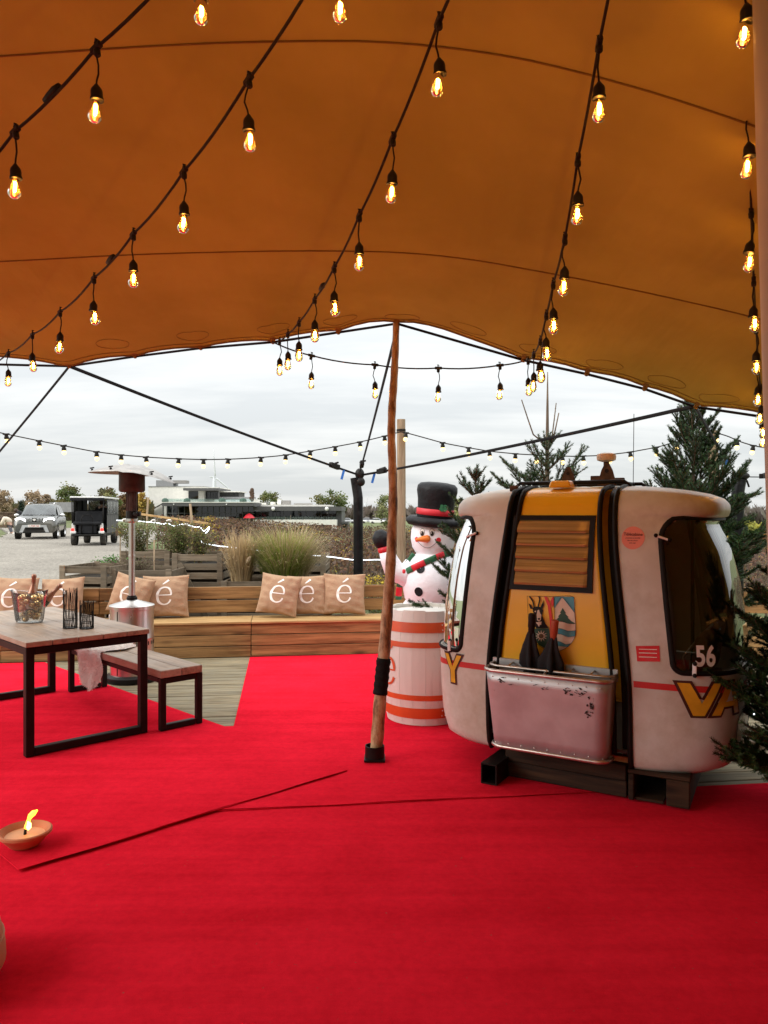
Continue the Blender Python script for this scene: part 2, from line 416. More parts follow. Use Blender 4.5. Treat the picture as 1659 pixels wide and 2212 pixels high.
thin_glass('pvc_window', (0.6, 0.62, 0.62), 0.15, 1.6, 0.25, (0.5, 0.52, 0.52))
thin_glass('rail_glass', (0.80, 0.90, 0.88), 0.03, 1.45, 0.06, (0.5, 0.58, 0.56))
thin_glass('build_glass', (0.10, 0.13, 0.14), 0.02, 1.6)
attr_mat('leaf', 0.6, 0.3)
attr_mat('needle', 0.5, 0.12)
attr_mat('grass_blade', 0.7, 0.3)

# bronze louvre slats: brown see-through acrylic
m, nt, p = newmat('bronze_acrylic')
vec = coords(nt, (0.5, 6, 30)); n = noise(nt, vec, 2.0, 5)
L(nt, ramp(nt, n, [(0.3, (0.26, 0.18, 0.06)), (0.7, (0.52, 0.39, 0.16))]), p.inputs['Base Color'])
p.inputs['Roughness'].default_value = 0.2; p.inputs['Metallic'].default_value = 0.25

# stretch tent: tan knitted fabric that lets some daylight through
m, nt, p = newmat('tent_fabric')
vec = coords(nt, (1, 1, 1)); big = noise(nt, vec, 0.8, 5, 0.6); fine = noise(nt, vec, 240, 2)
c = ramp(nt, big, [(0.38, (0.315, 0.250, 0.050)), (0.62, (0.405, 0.325, 0.072))])
L(nt, c, p.inputs['Base Color']); p.inputs['Roughness'].default_value = 0.9; p.inputs['Specular IOR Level'].default_value = 0.1
cre = noise(nt, coords(nt, (2.6, .55, 1)), 1.0, 4, .5)
b0 = nt.nodes.new('ShaderNodeBump'); b0.inputs['Strength'].default_value = 0.35; b0.inputs['Distance'].default_value = 0.10; L(nt, cre, b0.inputs['Height'])
b2 = nt.nodes.new('ShaderNodeBump'); b2.inputs['Strength'].default_value = 0.2; b2.inputs['Distance'].default_value = 0.002; L(nt, fine, b2.inputs['Height']); L(nt, b0.outputs[0], b2.inputs['Normal']); L(nt, b2.outputs[0], p.inputs['Normal'])
t = nt.nodes.new('ShaderNodeBsdfTranslucent'); L(nt, ramp(nt, big, [(0.3, (0.58, 0.235, 0.022)), (0.7, (0.66, 0.275, 0.03))]), t.inputs[0])
mx = nt.nodes.new('ShaderNodeMixShader'); mx.inputs[0].default_value = 0.035
L(nt, p.outputs[0], mx.inputs[1]); L(nt, t.outputs[0], mx.inputs[2]); L(nt, mx.outputs[0], nt.nodes['Material Output'].inputs[0])
plain('tent_seam', (0.20, 0.12, 0.03), 0.9, 0, 0.1)

# red carpet: needle felt over boards
m, nt, p = newmat('carpet')
vec = coords(nt, (1, 1, 1)); fib = noise(nt, vec, 420, 3, 0.7); mot = noise(nt, vec, 2.4, 6, 0.65)
mp = nt.nodes.new('ShaderNodeMapping'); mp.inputs['Rotation'].default_value = (0, 0, R(-7.5)); mp.inputs['Scale'].default_value = (0.35, 7.0, 1); L(nt, vec, mp.inputs[0])
rid = noise(nt, mp.outputs[0], 1.0, 5, 0.6)
c = ramp(nt, mot, [(0.34, (0.64, 0.014, 0.030)), (0.62, (0.90, 0.022, 0.052))])
wear = noise(nt, vec, 26, 6, 0.7)
c = mixc(nt, 0.35, c, ramp(nt, wear, [(0.36, (0.52, 0.008, 0.020)), (0.62, (0.94, 0.022, 0.050))]))
c = mixc(nt, 0.30, c, ramp(nt, rid, [(0.40, (0.60, 0.010, 0.022)), (0.58, (0.90, 0.020, 0.046))]))
c = mixc(nt, 0.20, c, ramp(nt, fib, [(0.3, (0.30, 0.001, 0.005)), (0.7, (0.92, 0.014, 0.04))]))
spk = noise(nt, vec, 60, 3, 0.6)
sr = nt.nodes.new('ShaderNodeMapRange'); sr.inputs[1].default_value = 0.70; sr.inputs[2].default_value = 0.76; L(nt, spk, sr.inputs[0])
c = mixc(nt, sr.outputs[0], c, (0.42, 0.10, 0.08))
L(nt, c, p.inputs['Base Color']); p.inputs['Roughness'].default_value = 0.95; p.inputs['Specular IOR Level'].default_value = 0.0
add = nt.nodes.new('ShaderNodeMath'); add.operation = 'MULTIPLY_ADD'; add.inputs[1].default_value = 2.2; L(nt, rid, add.inputs[0]); L(nt, fib, add.inputs[2])
bump(nt, p, add.outputs[0], 0.55, 0.008)

# rough tent pole bark
m, nt, p = newmat('peeled_log')
vec = coords(nt, (9, 9, 3.6)); a1 = noise(nt, vec, 1.9, 8, 0.72); a2 = noise(nt, coords(nt, (3, 3, 1.1)), 2.2, 5, 0.6)
c = ramp(nt, a1, [(0.34, (0.02, 0.010, 0.006)), (0.42, (0.13, 0.058, 0.022)), (0.50, (0.34, 0.20, 0.090)), (0.60, (0.54, 0.39, 0.23))])
c = mixc(nt, 0.30, c, ramp(nt, a2, [(0.38, (0.05, 0.022, 0.010)), (0.54, (0.44, 0.25, 0.10))]))
L(nt, c, p.inputs['Base Color']); p.inputs['Roughness'].default_value = 0.6; bump(nt, p, a1, 0.6, 0.006)

# ground, gravel
m, nt, p = newmat('meadow')
vec = coords(nt, (1, 1, 1)); n1 = noise(nt, vec, 0.25, 6, 0.6); n2 = noise(nt, vec, 9, 5, 0.7)
c = ramp(nt, n1, [(0.35, (0.07, 0.11, 0.025)), (0.55, (0.11, 0.13, 0.04)), (0.75, (0.17, 0.14, 0.06))])
c = mixc(nt, 0.4, c, ramp(nt, n2, [(0.3, (0.03, 0.05, 0.012)), (0.7, (0.20, 0.20, 0.08))]))
L(nt, c, p.inputs['Base Color']); p.inputs['Roughness'].default_value = 0.95; bump(nt, p, n2, 0.8, 0.05)
m, nt, p = newmat('gravel')
vec = coords(nt, (1, 1, 1)); n1 = noise(nt, vec, 0.5, 6, 0.65); vo = nt.nodes.new('ShaderNodeTexVoronoi'); vo.inputs['Scale'].default_value = 16; L(nt, vec, vo.inputs[0])
c = ramp(nt, n1, [(0.3, (0.17, 0.15, 0.125)), (0.7, (0.32, 0.29, 0.245))])
c = mixc(nt, 0.45, c, ramp(nt, noise(nt, vec, 11, 5, .75), [(0.35, (0.08, 0.07, 0.058)), (0.65, (0.42, 0.38, 0.32))]))
L(nt, c, p.inputs['Base Color']); p.inputs['Roughness'].default_value = 0.9; bump(nt, p, vo.outputs['Distance'], 0.9, 0.03)
plain('far_wood', (0.12, 0.09, 0.065), 0.95, 0, 0.3, 0.05, 0.8, 0.3, 0.5)
plain('steel_post', (0.008, 0.008, 0.009), 0.3, 0.2, 0.3, 10, dirt=(0.05, 0.05, 0.05), dscale=4, dlo=0.55, dhi=0.8)
plain('slate_car', (0.5, 0.5, 0.52), 0.3, 0.2, 0.1)
# ================================================================== ground, road, deck, carpet
def sstep(a, b, x):
    t = min(1, max(0, (x - a) / (b - a))); return t * t * (3 - 2 * t)
def zg(x, y):                         # lie of the land round the deck
    k = x / max(y, 4.0)
    g = float(np.interp(k, [-.6, -.35, -.22, -.14, -.05, .2, .5], [.36, .34, -.08, -.42, -.85, -1.0, -1.2]))
    t = sstep(10, 28, y)
    return -0.16 * (1 - t) + g * t - 0.6 * sstep(60, 120, y) * sstep(-.25, -.05, k)
ys = [-60, -30, -12, 0, 6, 8, 9, 10, 11, 12, 13, 14, 15, 16, 17, 18, 19, 20, 22, 24, 26, 28, 30, 33, 36, 40, 45, 50, 55, 60, 70, 80, 90, 100, 115, 130, 160, 200, 300, 500, 1000, 2500, 5000]
xs = [-5000, -2000, -800, -400, -200, -120] + [x * 4.0 for x in range(-25, 26)] + [120, 200, 400, 800, 2000, 5000]
mb = MB(); mb.grid([[(x, y, zg(x, y)) for x in xs] for y in ys], flip=False)
struct(mb.build('ground', 'meadow', smooth=True))
# gravel road: everything left of the vines, from the deck to beyond the cars
def road_right(y): return float(np.interp(y, [9, 13, 20, 30, 45, 60], [-2.2, -3.2, -5.9, -9.4, -13.2, -16.0]))
def road_left(y): return float(np.interp(y, [9, 30, 37, 45, 60], [-30, -32, -18.5, -22.0, -30.0]))
P = []
for y in np.linspace(9.2, 60, 64):
    a, b = road_left(y), road_right(y)
    P.append([(a + (b - a) * t + 0.15 * math.sin(y * 2 + t * 9) * (t in (0, 1)), y, zg(a + (b - a) * t, y) + 0.03) for t in np.linspace(0, 1, 24)])
mb = MB(); mb.grid(P); struct(mb.build('gravel_road', 'gravel', smooth=True))

# deck of planks, laid parallel to the long bench
DROT = R(7.5)
def drot(u, v, z=0.0):
    return Vector((u * math.cos(DROT) - v * math.sin(DROT), u * math.sin(DROT) + v * math.cos(DROT), z))
deck = struct(thing('deck', None, None, (0, 0, 0), DROT))
del_keys = [k for k in deck.keys() if k in ('label', 'category')]
PW = 0.145
pm = MB().box((0, 0, 0), (15.6, PW - 0.008, 0.03))
# two shallow grooves show as a fine relief
plank_me = pm.mesh('plank', 'deck_wood', bevel=0.004)
v = -4.0
while v < 9.75:
    put('plank', plank_me, deck, (-0.6 + rnd.uniform(-.05, .05), v, -0.019 + rnd.uniform(-.0015, .001)))
    v += PW
mb = MB()
for u in (-8.3, -5, -2, 1, 4, 7): mb.box((u, 2.9, -0.10), (0.1, 13.6, 0.125))
mb.build('joist', 'sleeper_wood', deck)

def strip(name, outline, z, label, thick=0.0045, edges=(), wav=0.0, seed=1):
    """a carpet length cut to an outline: sheet with thickness; edges = indices of edges that curl a little"""
    rr = random.Random(seed); pts = []; n = len(outline)
    for i in range(n):
        a, b = Vector(outline[i]), Vector(outline[(i + 1) % n]); L_ = (b - a).length; k = max(1, int(L_ / 0.12))
        nrm = Vector((-(b - a).y, (b - a).x)).normalized()
        for j in range(k):
            t = j / k; w = wav * math.sin(t * L_ * 3.1 + seed) * 0.5 + wav * 0.5 * math.sin(t * L_ * 9.7) if i in edges else 0
            w = w * math.sin(math.pi * t) ** 0.5 if t > 0 else 0
            pts.append((a + (b - a) * t + nrm * w))
    mb = MB(); lift = {}
    mb.prism([(p.x, p.y) for p in pts], z, z + thick)
    o = mb.build(name, 'carpet')
    for i in edges:                     # the cut edge curls up here and there
        a, b = Vector(outline[i]), Vector(outline[(i + 1) % n]); L_ = (b - a).length; d = (b - a) / L_; nrm = Vector((-d.y, d.x)); inn = sum((Vector(q) for q in outline), Vector((0, 0))) / n
        if (inn - a).dot(nrm) < 0: nrm = -nrm
        rows = [[], [], []]
        for k in range(int(L_ / .04) + 1):
            s_ = min(k * .04, L_); cu = max(0, .35 + .65 * math.sin(s_ * 4.3 + seed) * math.sin(s_ * 1.9 + 1)) * min(1, s_ / .2, (L_ - s_) / .2); w = wav * (math.sin(s_ * 5.1 + seed) + .5 * math.sin(s_ * 13))
            for j, (q, h) in enumerate(((.07, .0006), (.03, .002 * cu + .0006), (-.004 + w * .5, .0045 * cu + .0006))):
                p = a + d * s_ + nrm * q; rows[j].append((p.x, p.y, z + thick + h))
        put('curled_edge', MB().grid(rows).mesh('curled_edge', 'carpet', True), o)
    return tag(o, label, 'carpet', 'lengths of red carpet')
def dk(p): return (p[0], p[1])
c1 = (-0.228, 4.773); c2 = (-1.635, 3.4425); far_r = (-3.62, 8.20)
strip('red_carpet', [c1, far_r, (-7.4, 7.65), (-7.4, 6.9), (-5.3, 7.02), c2][::1], 0.016, 'red carpet length laid slantwise under the dining table, its lower edge curling up', edges=(5,), wav=0.012, seed=3)
# strips parallel to the deck boards; S = seam from (-0.90,4.17) to (1.01,4.42)
def S(u, off): 
    d = Vector((math.cos(DROT), math.sin(DROT))); nn = Vector((-d.y, d.x)); q = Vector((-0.901, 4.167)) + d * u + nn * off
    return (q.x, q.y)
strip('red_carpet', [S(-5.5, -0.02), S(2.55, -0.02), S(2.45, 1.63), S(0, 1.63), S(-5.5, 1.63)], 0.0085, 'red carpet length between the seam before the tent pole and the white barrel', edges=(0,), wav=0.008, seed=5)
strip('red_carpet', [S(-5.5, -1.99), S(5.2, -1.99), S(5.2, 0.0), S(2.2, 0.0), S(-5.5, 0.0)], 0.001, 'wide red carpet length beneath the clay fire bowl and the pallet support', seed=8)
strip('red_carpet', [S(-5.5, -5.5), S(5.2, -5.5), S(5.2, -1.96), S(-5.5, -1.96)], 0.0085, 'empty foreground red carpet length with nothing standing on it', seed=9)
b0 = Vector((-1.493, 8.57)); b1 = Vector((-1.128, 5.777)); bx = Vector((math.cos(DROT), math.sin(DROT)))
strip('red_carpet', [tuple(b1 - Vector((0, 0.02))), tuple(b1 + bx * 2.0), tuple(b0 + bx * 2.05 + Vector((0, 0.02))), tuple(b0)], 0.001, 'red carpet length running from the tent pole back to the wooden bench', seed=11)

# ================================================================== stretch tent
def world_pts(l): return [W(*p) for p in l]
def curve_of(l): 
    p = sorted(world_pts(l), key=lambda q: q.x); return np.array([q.x for q in p]), np.array([q.y for q in p]), np.array([q.z for q in p])
EDGE = [(-900, 715, 6.3), (-350, 735, 6.0), (-100, 763, 5.8), (0, 774, 5.75), (80, 781, 5.72), (150, 792, 5.7), (220, 778, 5.66), (292, 768, 5.62), (434, 750, 5.55), (590, 735, 5.4), (731, 714, 5.3), (800, 700, 5.24), (857, 694, 5.2), (900, 699, 5.2), (950, 713, 5.18), (1010, 735, 5.15), (1131, 774, 5.1), (1267, 802, 5.1), (1392, 834, 5.1), (1503, 876, 5.1), (1600, 888, 5.05), (1659, 894, 5.0), (2000, 960, 4.9), (2500, 1050, 4.8)]
S1 = [(-900, 585, 4.6), (-300, 575, 4.4), (0, 565, 4.25), (300, 548, 4.2), (650, 540, 4.1), (940, 545, 4.05), (1300, 610, 4.0), (1659, 690, 3.95), (2200, 850, 3.8), (2900, 1010, 3.7)]
S2 = [(-1600, 190, 3.2), (-600, 150, 3.0), (0, 122, 2.8), (300, 98, 2.75), (650, 85, 2.7), (950, 90, 2.65), (1300, 160, 2.6), (1659, 280, 2.55), (2600, 620, 2.4), (4000, 950, 2.3)]
CE, CS1, CS2 = curve_of(EDGE), curve_of(S1), curve_of(S2)
TABS_X = sorted(W(px, 0, Y).x for px, Y in [(-350, 6.0), (-100, 5.8), (150, 5.7), (292, 5.62), (434, 5.55), (590, 5.4), (731, 5.3), (857, 5.2), (1131, 5.1), (1267, 5.1), (1392, 5.1), (1503, 5.1), (1659, 5.0)])
def smooth_interp(x, C, i, w=0.18):
    return float(np.mean([np.interp(x + d, C[0], C[i]) for d in np.linspace(-w, w, 7)]))
def canopy_cols(x):
    e = Vector((x, smooth_interp(x, CE, 1, .05), smooth_interp(x, CE, 2, .05)))
    for a, b in zip(TABS_X[:-1], TABS_X[1:]):
        if a < x < b:
            t = (x - a) / (b - a); s = (4 * t * (1 - t)) ** 0.8; e.z += 0.012 * s; e.y -= 0.04 * s
    s1 = Vector((x, smooth_interp(x, CS1, 1, .3), smooth_interp(x, CS1, 2, .3)))
    s2 = Vector((x, smooth_interp(x, CS2, 1, .3), smooth_interp(x, CS2, 2, .3)))
    back = sstep(-2.6, -.9, x)  # unseen rear lowered to keep light out, left open towards the left
    c = [e, s1, s2, Vector((x, 1.0, s2.z + 0.14)), Vector((x, -1.5, s2.z + 0.10)), Vector((x, -3.4 - 1.4 * (1 - back), (s2.z - 0.6) * (1 - back) + .06 * back))]
    dr = 2.6 * sstep(2.75, 3.9, x)                     # unseen right side, brought down to the deck to block light
    for q in c: q.z = max(.06, q.z - dr)
    return c
def cr(p0, p1, p2, p3, t):
    return 0.5 * ((2 * p1) + (p2 - p0) * t + (2 * p0 - 5 * p1 + 4 * p2 - p3) * t * t + (3 * p1 - p0 - 3 * p2 + p3) * t ** 3)
def canopy_pt(x, v, cc=None):                 # v in spans: 0 edge, 1 first seam, 2 second seam ...
    c = cc or canopy_cols(x); c = [c[0] * 2 - c[1]] + c + [c[-1] * 2 - c[-2]]
    i = min(int(v), 4); return cr(c[i], c[i + 1], c[i + 2], c[i + 3], v - i)
XS = list(np.arange(-4.4, 3.9, 0.05))
VS = list(np.linspace(0, 1, 15)) + list(np.linspace(1, 2, 10))[1:] + list(np.linspace(2, 5, 16))[1:]
tent = thing('stretch_tent', 'tan stretch tent canopy roofing the whole terrace, sagging between its poles', 'tent', (0, 5.2, 0))
rows = []
for x in XS:
    cc = canopy_cols(x); rows.append([canopy_pt(x, v, cc) for v in VS])
can = MB().grid(rows).build('canopy', 'tent_fabric', tent, smooth=True, world=True)
sub = MB(); sub.tube([canopy_pt(x, 0.0) + Vector((0, 0, -0.004)) for x in XS[::2]], 0.006, 6)
sub.build('edge_hem', 'tent_seam', tent, True, world=True)
MB().tube([canopy_pt(x, 0.045) + Vector((0, 0, -0.003)) for x in XS[::2]], 0.0022, 5).build('hem_stitching', 'tent_seam', tent, True, world=True)
for v in (1.0, 2.0):
    MB().tube([canopy_pt(x, v) + Vector((0, 0, -0.002)) for x in XS[::2]], 0.0042, 6).build('seam', 'tent_seam', tent, True, world=True)
# rope through the edge tabs
tabs = [W(px, py, Y) for px, py, Y in [(-350, 741, 6.0), (-100, 785, 5.8), (150, 791, 5.7), (292, 770, 5.62), (434, 752, 5.55), (590, 739, 5.4), (731, 718, 5.3), (857, 699, 5.2), (1131, 778, 5.1), (1267, 808, 5.1), (1392, 840, 5.1), (1503, 879, 5.1), (1659, 902, 5.0), (1900, 948, 4.92)]]
MB().tube(tabs, 0.009, 6).build('edge_rope', 'strap_black', tent, True, world=True)
for tb in tabs[1:-1]:
    m_ = MB(); m_.ball(tb, 0.016, 8, 6); m_.bar(tb + Vector((0, 0, -.004)), tb + Vector((0, -.05, .028)), 0.035, 0.004)
    m_.build('edge_tab', 'tent_seam', tent, world=True)
for px, Y, vv in [(265, 5.6, .16), (430, 5.5, .15), (600, 5.4, .15), (738, 5.3, .14), (868, 5.2, .08), (1005, 5.15, .14), (1150, 5.1, .15), (1290, 5.1, .13), (1420, 5.1, .13), (1528, 5.1, .12)]:
    x = W(px, 0, Y).x; c0 = canopy_pt(x, vv)
    ring = []
    for k in range(20):
        a = 2 * math.pi * k / 20; ring.append(canopy_pt(x + 0.115 * math.cos(a), max(0.02, vv + 0.06 * math.sin(a))) + Vector((0, 0, -0.004)))
    pt = MB().tube(ring, 0.0016, 5, closed=True).build('reinforcement_patch', 'tent_seam', tent, world=True)
    m_ = MB(); m_.box(c0 + Vector((0, 0.01, -0.02)), (0.055, 0.018, 0.016)); m_.box(c0 + Vector((-.02, 0.01, -0.008)), (0.012, 0.02, 0.02)); m_.box(c0 + Vector((.02, 0.01, -0.008)), (0.012, 0.02, 0.02))
    m_.tube([c0 + Vector((.02 * math.cos(a), .012, -.026 - .014 * math.sin(a))) for a in np.linspace(0, math.pi, 8)], 0.0022, 5)
    m_.build('buckle', 'black_plastic', pt, world=True)

# ---- poles
pole = thing('tent_pole', 'crooked peeled log tent pole in a black steel shoe, bound with dark tape', 'pole', (-0.06, 4.99, 0.02))
axis = [(811, 1640, 4.99), (816, 1580, 5.0), (822, 1500, 5.01), (829, 1420, 5.03), (836, 1330, 5.06), (842, 1250, 5.08), (846, 1170, 5.1), (849, 1080, 5.12), (847.5, 1000, 5.14), (845.5, 940, 5.15), (847, 880, 5.16), (851, 820, 5.17), (853.5, 770, 5.18), (856, 697, 5.2)]
ap = world_pts(axis); half = [13.5, 13.5, 13.3, 12.8, 12.2, 11.4, 10.6, 9.8, 9.2, 8.8, 8.7, 8.5, 8, 7.2]
pts = []; rad = []
for i in range(len(ap) - 1):
    for j in range(5):
        t = j / 5; pts.append(cr(ap[max(i - 1, 0)], ap[i], ap[i + 1], ap[min(i + 2, len(ap) - 1)], t)); hw = half[i] + (half[i + 1] - half[i]) * t
        rad.append(hw / F * 5.05 * (1 + 0.05 * math.sin(i * 2.1 + j * 1.7)))
pts.append(ap[-1]); rad.append(half[-1] / F * 5.2)
MB().tube(pts, rad, 18).build('log', 'peeled_log', pole, True, world=True)
m_ = MB(); m_.lathe([(0.058, .0), (0.063, .0), (0.063, .075), (0.058, .075), (0.058, 0.004)], 28, (0.0, 0.0, 0.012), cap=False); m_.box((0, 0, .004), (.135, .135, .012)); m_.build('steel_shoe', 'steel_black', pole, True, angle=40)
m_ = MB(); seg = [W(821, 1500, 5.01) + (W(829, 1422, 5.03) - W(821, 1500, 5.01)) * t for t in np.linspace(0, 1, 24)]
m_.tube(seg, [0.0465 + 0.0022 * math.sin(i * 1.3) + .0015 * math.sin(i * 3.1) for i in range(24)], 18); m_.build('tape_binding', 'strap_black', pole, True, world=True)
# the pole beside the camera's right edge
p2 = thing('tent_pole', 'smooth pale round tent pole standing close beside the vertical string of bulbs', 'pole', (1.094, 1.95, 0.0))
MB().tube([(1.094, 1.95, 0.0), (1.052, 1.95, 1.4), (1.016, 1.95, 2.6), (1.003, 1.95, 3.05)], [.072, .07, .068, .066], 20).build('shaft', 'pole_pale' if 'pole_pale' in MAT else 'leather_tan', p2, True, world=True)
MB().lathe([(.09, .012), (.09, .05), (.078, .05), (.078, .10)], 24, (0, 0, 0)).build('steel_shoe', 'steel_black', p2, True, angle=40)

# ---- anchor posts and guy straps
post_top = W(777, 1024, 9.8)
ab = thing('anchor_post', 'black steel anchor post with bent head behind the cushioned bench', 'post', (W(775, 1200, 9.8).x, 9.8, zg(-.3, 9.8)))
bot = W(774, 1300, 9.8); 
MB().tube([(bot.x, 9.8, zg(-.3, 9.8)), W(774, 1200, 9.8), W(773.5, 1075, 9.8), W(772, 1064, 9.8), W(767, 1032, 9.8)], .062, 14).build('tube', 'steel_post', ab, True, world=True, angle=50)
m_ = MB(); m_.ball(post_top, .075, 12, 8, (.8, .8, 1)); m_.ball(post_top + Vector((.01, -.02, -.10)), .06, 10, 8); m_.build('ratchet_cluster', 'black_plastic', ab, True, world=True)
ar = thing('anchor_post', 'grey steel anchor post with bent head beyond the dark fir', 'post', (W(1592, 1150, 9.0).x, 9.0, zg(4, 9)))
MB().tube([(W(1592, 1150, 9).x, 9.0, zg(4, 9)), W(1592, 1180, 9.0), W(1594, 1062, 9.0), W(1598, 1036, 9.0)], .072, 14).build('tube', 'steel_post', ar, True, world=True, angle=50)
m_ = MB(); m_.ball(W(1602, 1028, 9), .07, 10, 8, (1.4, .8, .7)); m_.tube([W(1608, 1030, 9), W(1614, 1040, 9), W(1618, 1052, 9)], .012, 6); m_.build('ratchet_cluster', 'black_plastic', ar, True, world=True)
TAUT = []
def strap(a, b, label, w=0.028, ratchet=0.86, tagcol=True):
    a, b = Vector(a), Vector(b); t = thing('guy_strap', label, 'strap', b)
    mid = (a + b) / 2 + Vector((0, 0, -0.012)); m_ = MB()
    n = 12; m_.tube([a + (b - a) * i / n + Vector((0, 0, -0.02 * 4 * (i / n) * (1 - i / n))) for i in range(n + 1)], w / 2, 6, flat=0.35)
    m_.build('webbing', 'strap_black', t, world=True)
    d = (b - a); p = a + d * ratchet
    m_ = MB(); m_.bar(p - d.normalized() * .10, p + d.normalized() * .10, .05, .06); m_.tube([p + Vector((-.03, 0, .02)), p + Vector((.05, 0, .045))], .014, 6); m_.build('ratchet', 'steel_black', t, world=True, bevel=.006)
    if tagcol:
        q = a + d * (ratchet + .045); m_ = MB(); m_.box(q + Vector((0, 0, -.07)), (.03, .004, .12), (0, R(15), 0)); m_.build('loose_end', 'blue_tag', t, world=True)
    return t
corner = W(150, 791, 5.7); rc = W(1498, 878, 5.1); ptop = W(851, 735, 5.22)
strap(corner, post_top + Vector((-.05, -.03, 0)), 'black guy strap from low canopy corner down to the bent black anchor post', ratchet=.88)
strap(corner, W(-160, 1160, 8.2), 'black guy strap running from low canopy corner down over the gravel road', ratchet=.8, tagcol=False)
strap(ptop, post_top + Vector((.01, -.04, .05)), 'steep black guy strap from log pole top to bent black anchor post', .05, .92, False)
strap(rc, post_top + Vector((.05, -.03, -.01)), 'long black guy strap across the sky towards the dark fir', ratchet=.90)
strap(W(1503, 880, 5.1), W(1598, 1036, 9.0), 'grey guy strap hidden partly by the dark fir', .04, .5, True)
strap(W(1609, 1030, 9.0), W(1800, 1022, 10.5), 'thin line leading away from the grey anchor post', .012, .2, False)
# wooden festoon posts
def wpost(px, ptop, Y, hw, label):
    b = W(px, 1200, Y); zb = zg(b.x, Y); t = thing('wooden_post', label, 'post', (b.x, Y, zb)); top = W(px, ptop, Y).z - zb; r = hw / F * Y
    MB().tube([(0, 0, 0), (0, 0, top * .3), (.004, 0, top * .7), (0, 0, top)], [r * 1.02, r, r * .98, r * .95], 18).build('shaft', 'post_wood', t, True, angle=50)
    m_ = MB(); m_.lathe([(r * 1.05, 0), (r * 1.05, .03)], 18, (0, 0, top - .16)); m_.build('wire_band', 'cord_black', t)
    return t
wpost(866.5, 906, 10.1, 9.5, 'weathered grey-brown timber post rising behind the snowman, festoon tied to it')
wpost(1541, 930, 9.6, 10, 'pale timber post half hidden behind the dark fir')

# ================================================================== string lights
def bulb_meshes():
    d = {}
    d['connector'] = MB().box((0, 0, 0), (.05, .018, .018)).lathe([(.011, -.03), (.012, -.012), (.009, 0)], 8).tube([(-.004, 0, .008), (-.006, 0, .022), (.004, 0, .022), (.002, 0, .008)], .003, 5).mesh('connector', 'black_plastic', bevel=.003)
    for i, (ax, ay) in enumerate(((.010, .004), (-.012, .006), (.004, -.009))):
        d['wire%d' % i] = MB().tube([(0, 0, -.02), (ax * .6, ay, -.05), (ax, ay, -.075), (ax * .3, ay * .2, -.10), (0, 0, -.118)], .0032, 6).mesh('drop_wire', 'cord_black', True)
    d['socket'] = MB().lathe([(.005, 0), (.009, -.006), (.0165, -.016), (.0185, -.024), (.0185, -.044), (.021, -.045), (.021, -.052), (.017, -.053)], 14).mesh('socket', 'black_plastic', True, angle=50)
    d['bulb'] = MB().lathe([(.0135, 0), (.016, -.008), (.0205, -.022), (.0235, -.036), (.0235, -.046), (.0205, -.057), (.013, -.066), (.006, -.069), (.0, -.0698)], 18).mesh('bulb', 'bulb_glass', True)
    d['filament'] = MB().tube([(0, 0, -.012), (0, 0, -.046)], .0032, 6).tube([(.006, 0, -.014), (.0045, 0, -.044)], .0014, 5).mesh('filament', 'filament')
    d['stem'] = MB().lathe([(.009, 0), (.006, -.008), (.0025, -.013)], 8).mesh('stem', 'wax', True)
    return d
BM = bulb_meshes()
def string_light(nodes, label, cord_extra=(), joiners=(), tilts=(0,), lead=None, tail=None, drop_scale=1.0):
    """nodes: points on the cord where a drop lamp hangs"""
    t = thing('string_light', label, 'string lights', nodes[0], group='drop-bulb light strings under the canopy')
    path = ([Vector(lead)] if lead is not None else []) + [Vector(n) for n in nodes] + ([Vector(tail)] if tail is not None else [])
    pp = []
    for a, b in zip(path[:-1], path[1:]):
        Ld = (b - a).length
        for j in range(6): u = j / 6; pp.append(a + (b - a) * u + Vector((0, 0, -0.03 * Ld * 4 * u * (1 - u))))
    pp.append(path[-1]); m_ = MB(); m_.tube(pp, .0052, 6); m_.build('cord', 'cord_black', t, True, world=True)
    for j in joiners:
        j = Vector(j); k = min(range(len(pp)), key=lambda i: (pp[i] - j).length); d = (pp[min(k + 1, len(pp) - 1)] - pp[max(k - 1, 0)]).normalized()
        MB().tube([j - d * .045, j - d * .018, j + d * .018, j + d * .045], [.009, .014, .012, .009], 8).build('plug_joint', 'black_plastic', t, True, world=True)
    for i, n in enumerate(nodes):
        n = Vector(n); a = path[max(0, path.index(n) - 1)]; b = path[min(len(path) - 1, path.index(n) + 1)]
        ang = math.atan2((b - a).y, (b - a).x); tl = tilts[i % len(tilts)]
        rx = R(tl) + R(rnd.uniform(-3, 3)); ry = R(rnd.uniform(-4, 4)); lo = n - t.location
        pit = math.atan2((b - a).z, Vector(((b - a).x, (b - a).y)).length)
        put('connector', BM['connector'], t, lo, (0, -pit, ang))
        put('drop_wire', BM['wire%d' % (i % 3)], t, lo, (0, 0, rnd.uniform(0, 6)))
        so = put('socket', BM['socket'], t, lo + Vector((0, 0, -.114)), (rx, ry, rnd.uniform(0, 6)))
        bu = put('bulb', BM['bulb'], t, lo + Vector((0, 0, -.114)) + (Euler((rx, ry, 0)).to_matrix() @ Vector((0, 0, -.050))), (rx, ry, 0))
        put('filament', BM['filament'], bu); put('stem', BM['stem'], bu)
    return t
def on_line(pA, YA, pB, YB, pts):
    xa, xb = (pA - CX) / F * YA, (pB - CX) / F * YB; b = (xb - xa) / (YB - YA); a = xa - b * YA; out = []
    for px, py in pts:
        Y = a / ((px - CX) / F - b); out.append(W(px, py, Y))
    return out
A_ = on_line(208, 2.39, 33, 2.66, [(208, 103), (33, 283)]); A_pre = A_[0] + (A_[0] - A_[1]) * 1.02; A_pre.z = W(425, -128, A_pre.y).z
stepA = A_[1] - A_[0]; A_post = [A_[1] + stepA * k + Vector((0, 0, -.02 * k)) for k in (1, 2)]
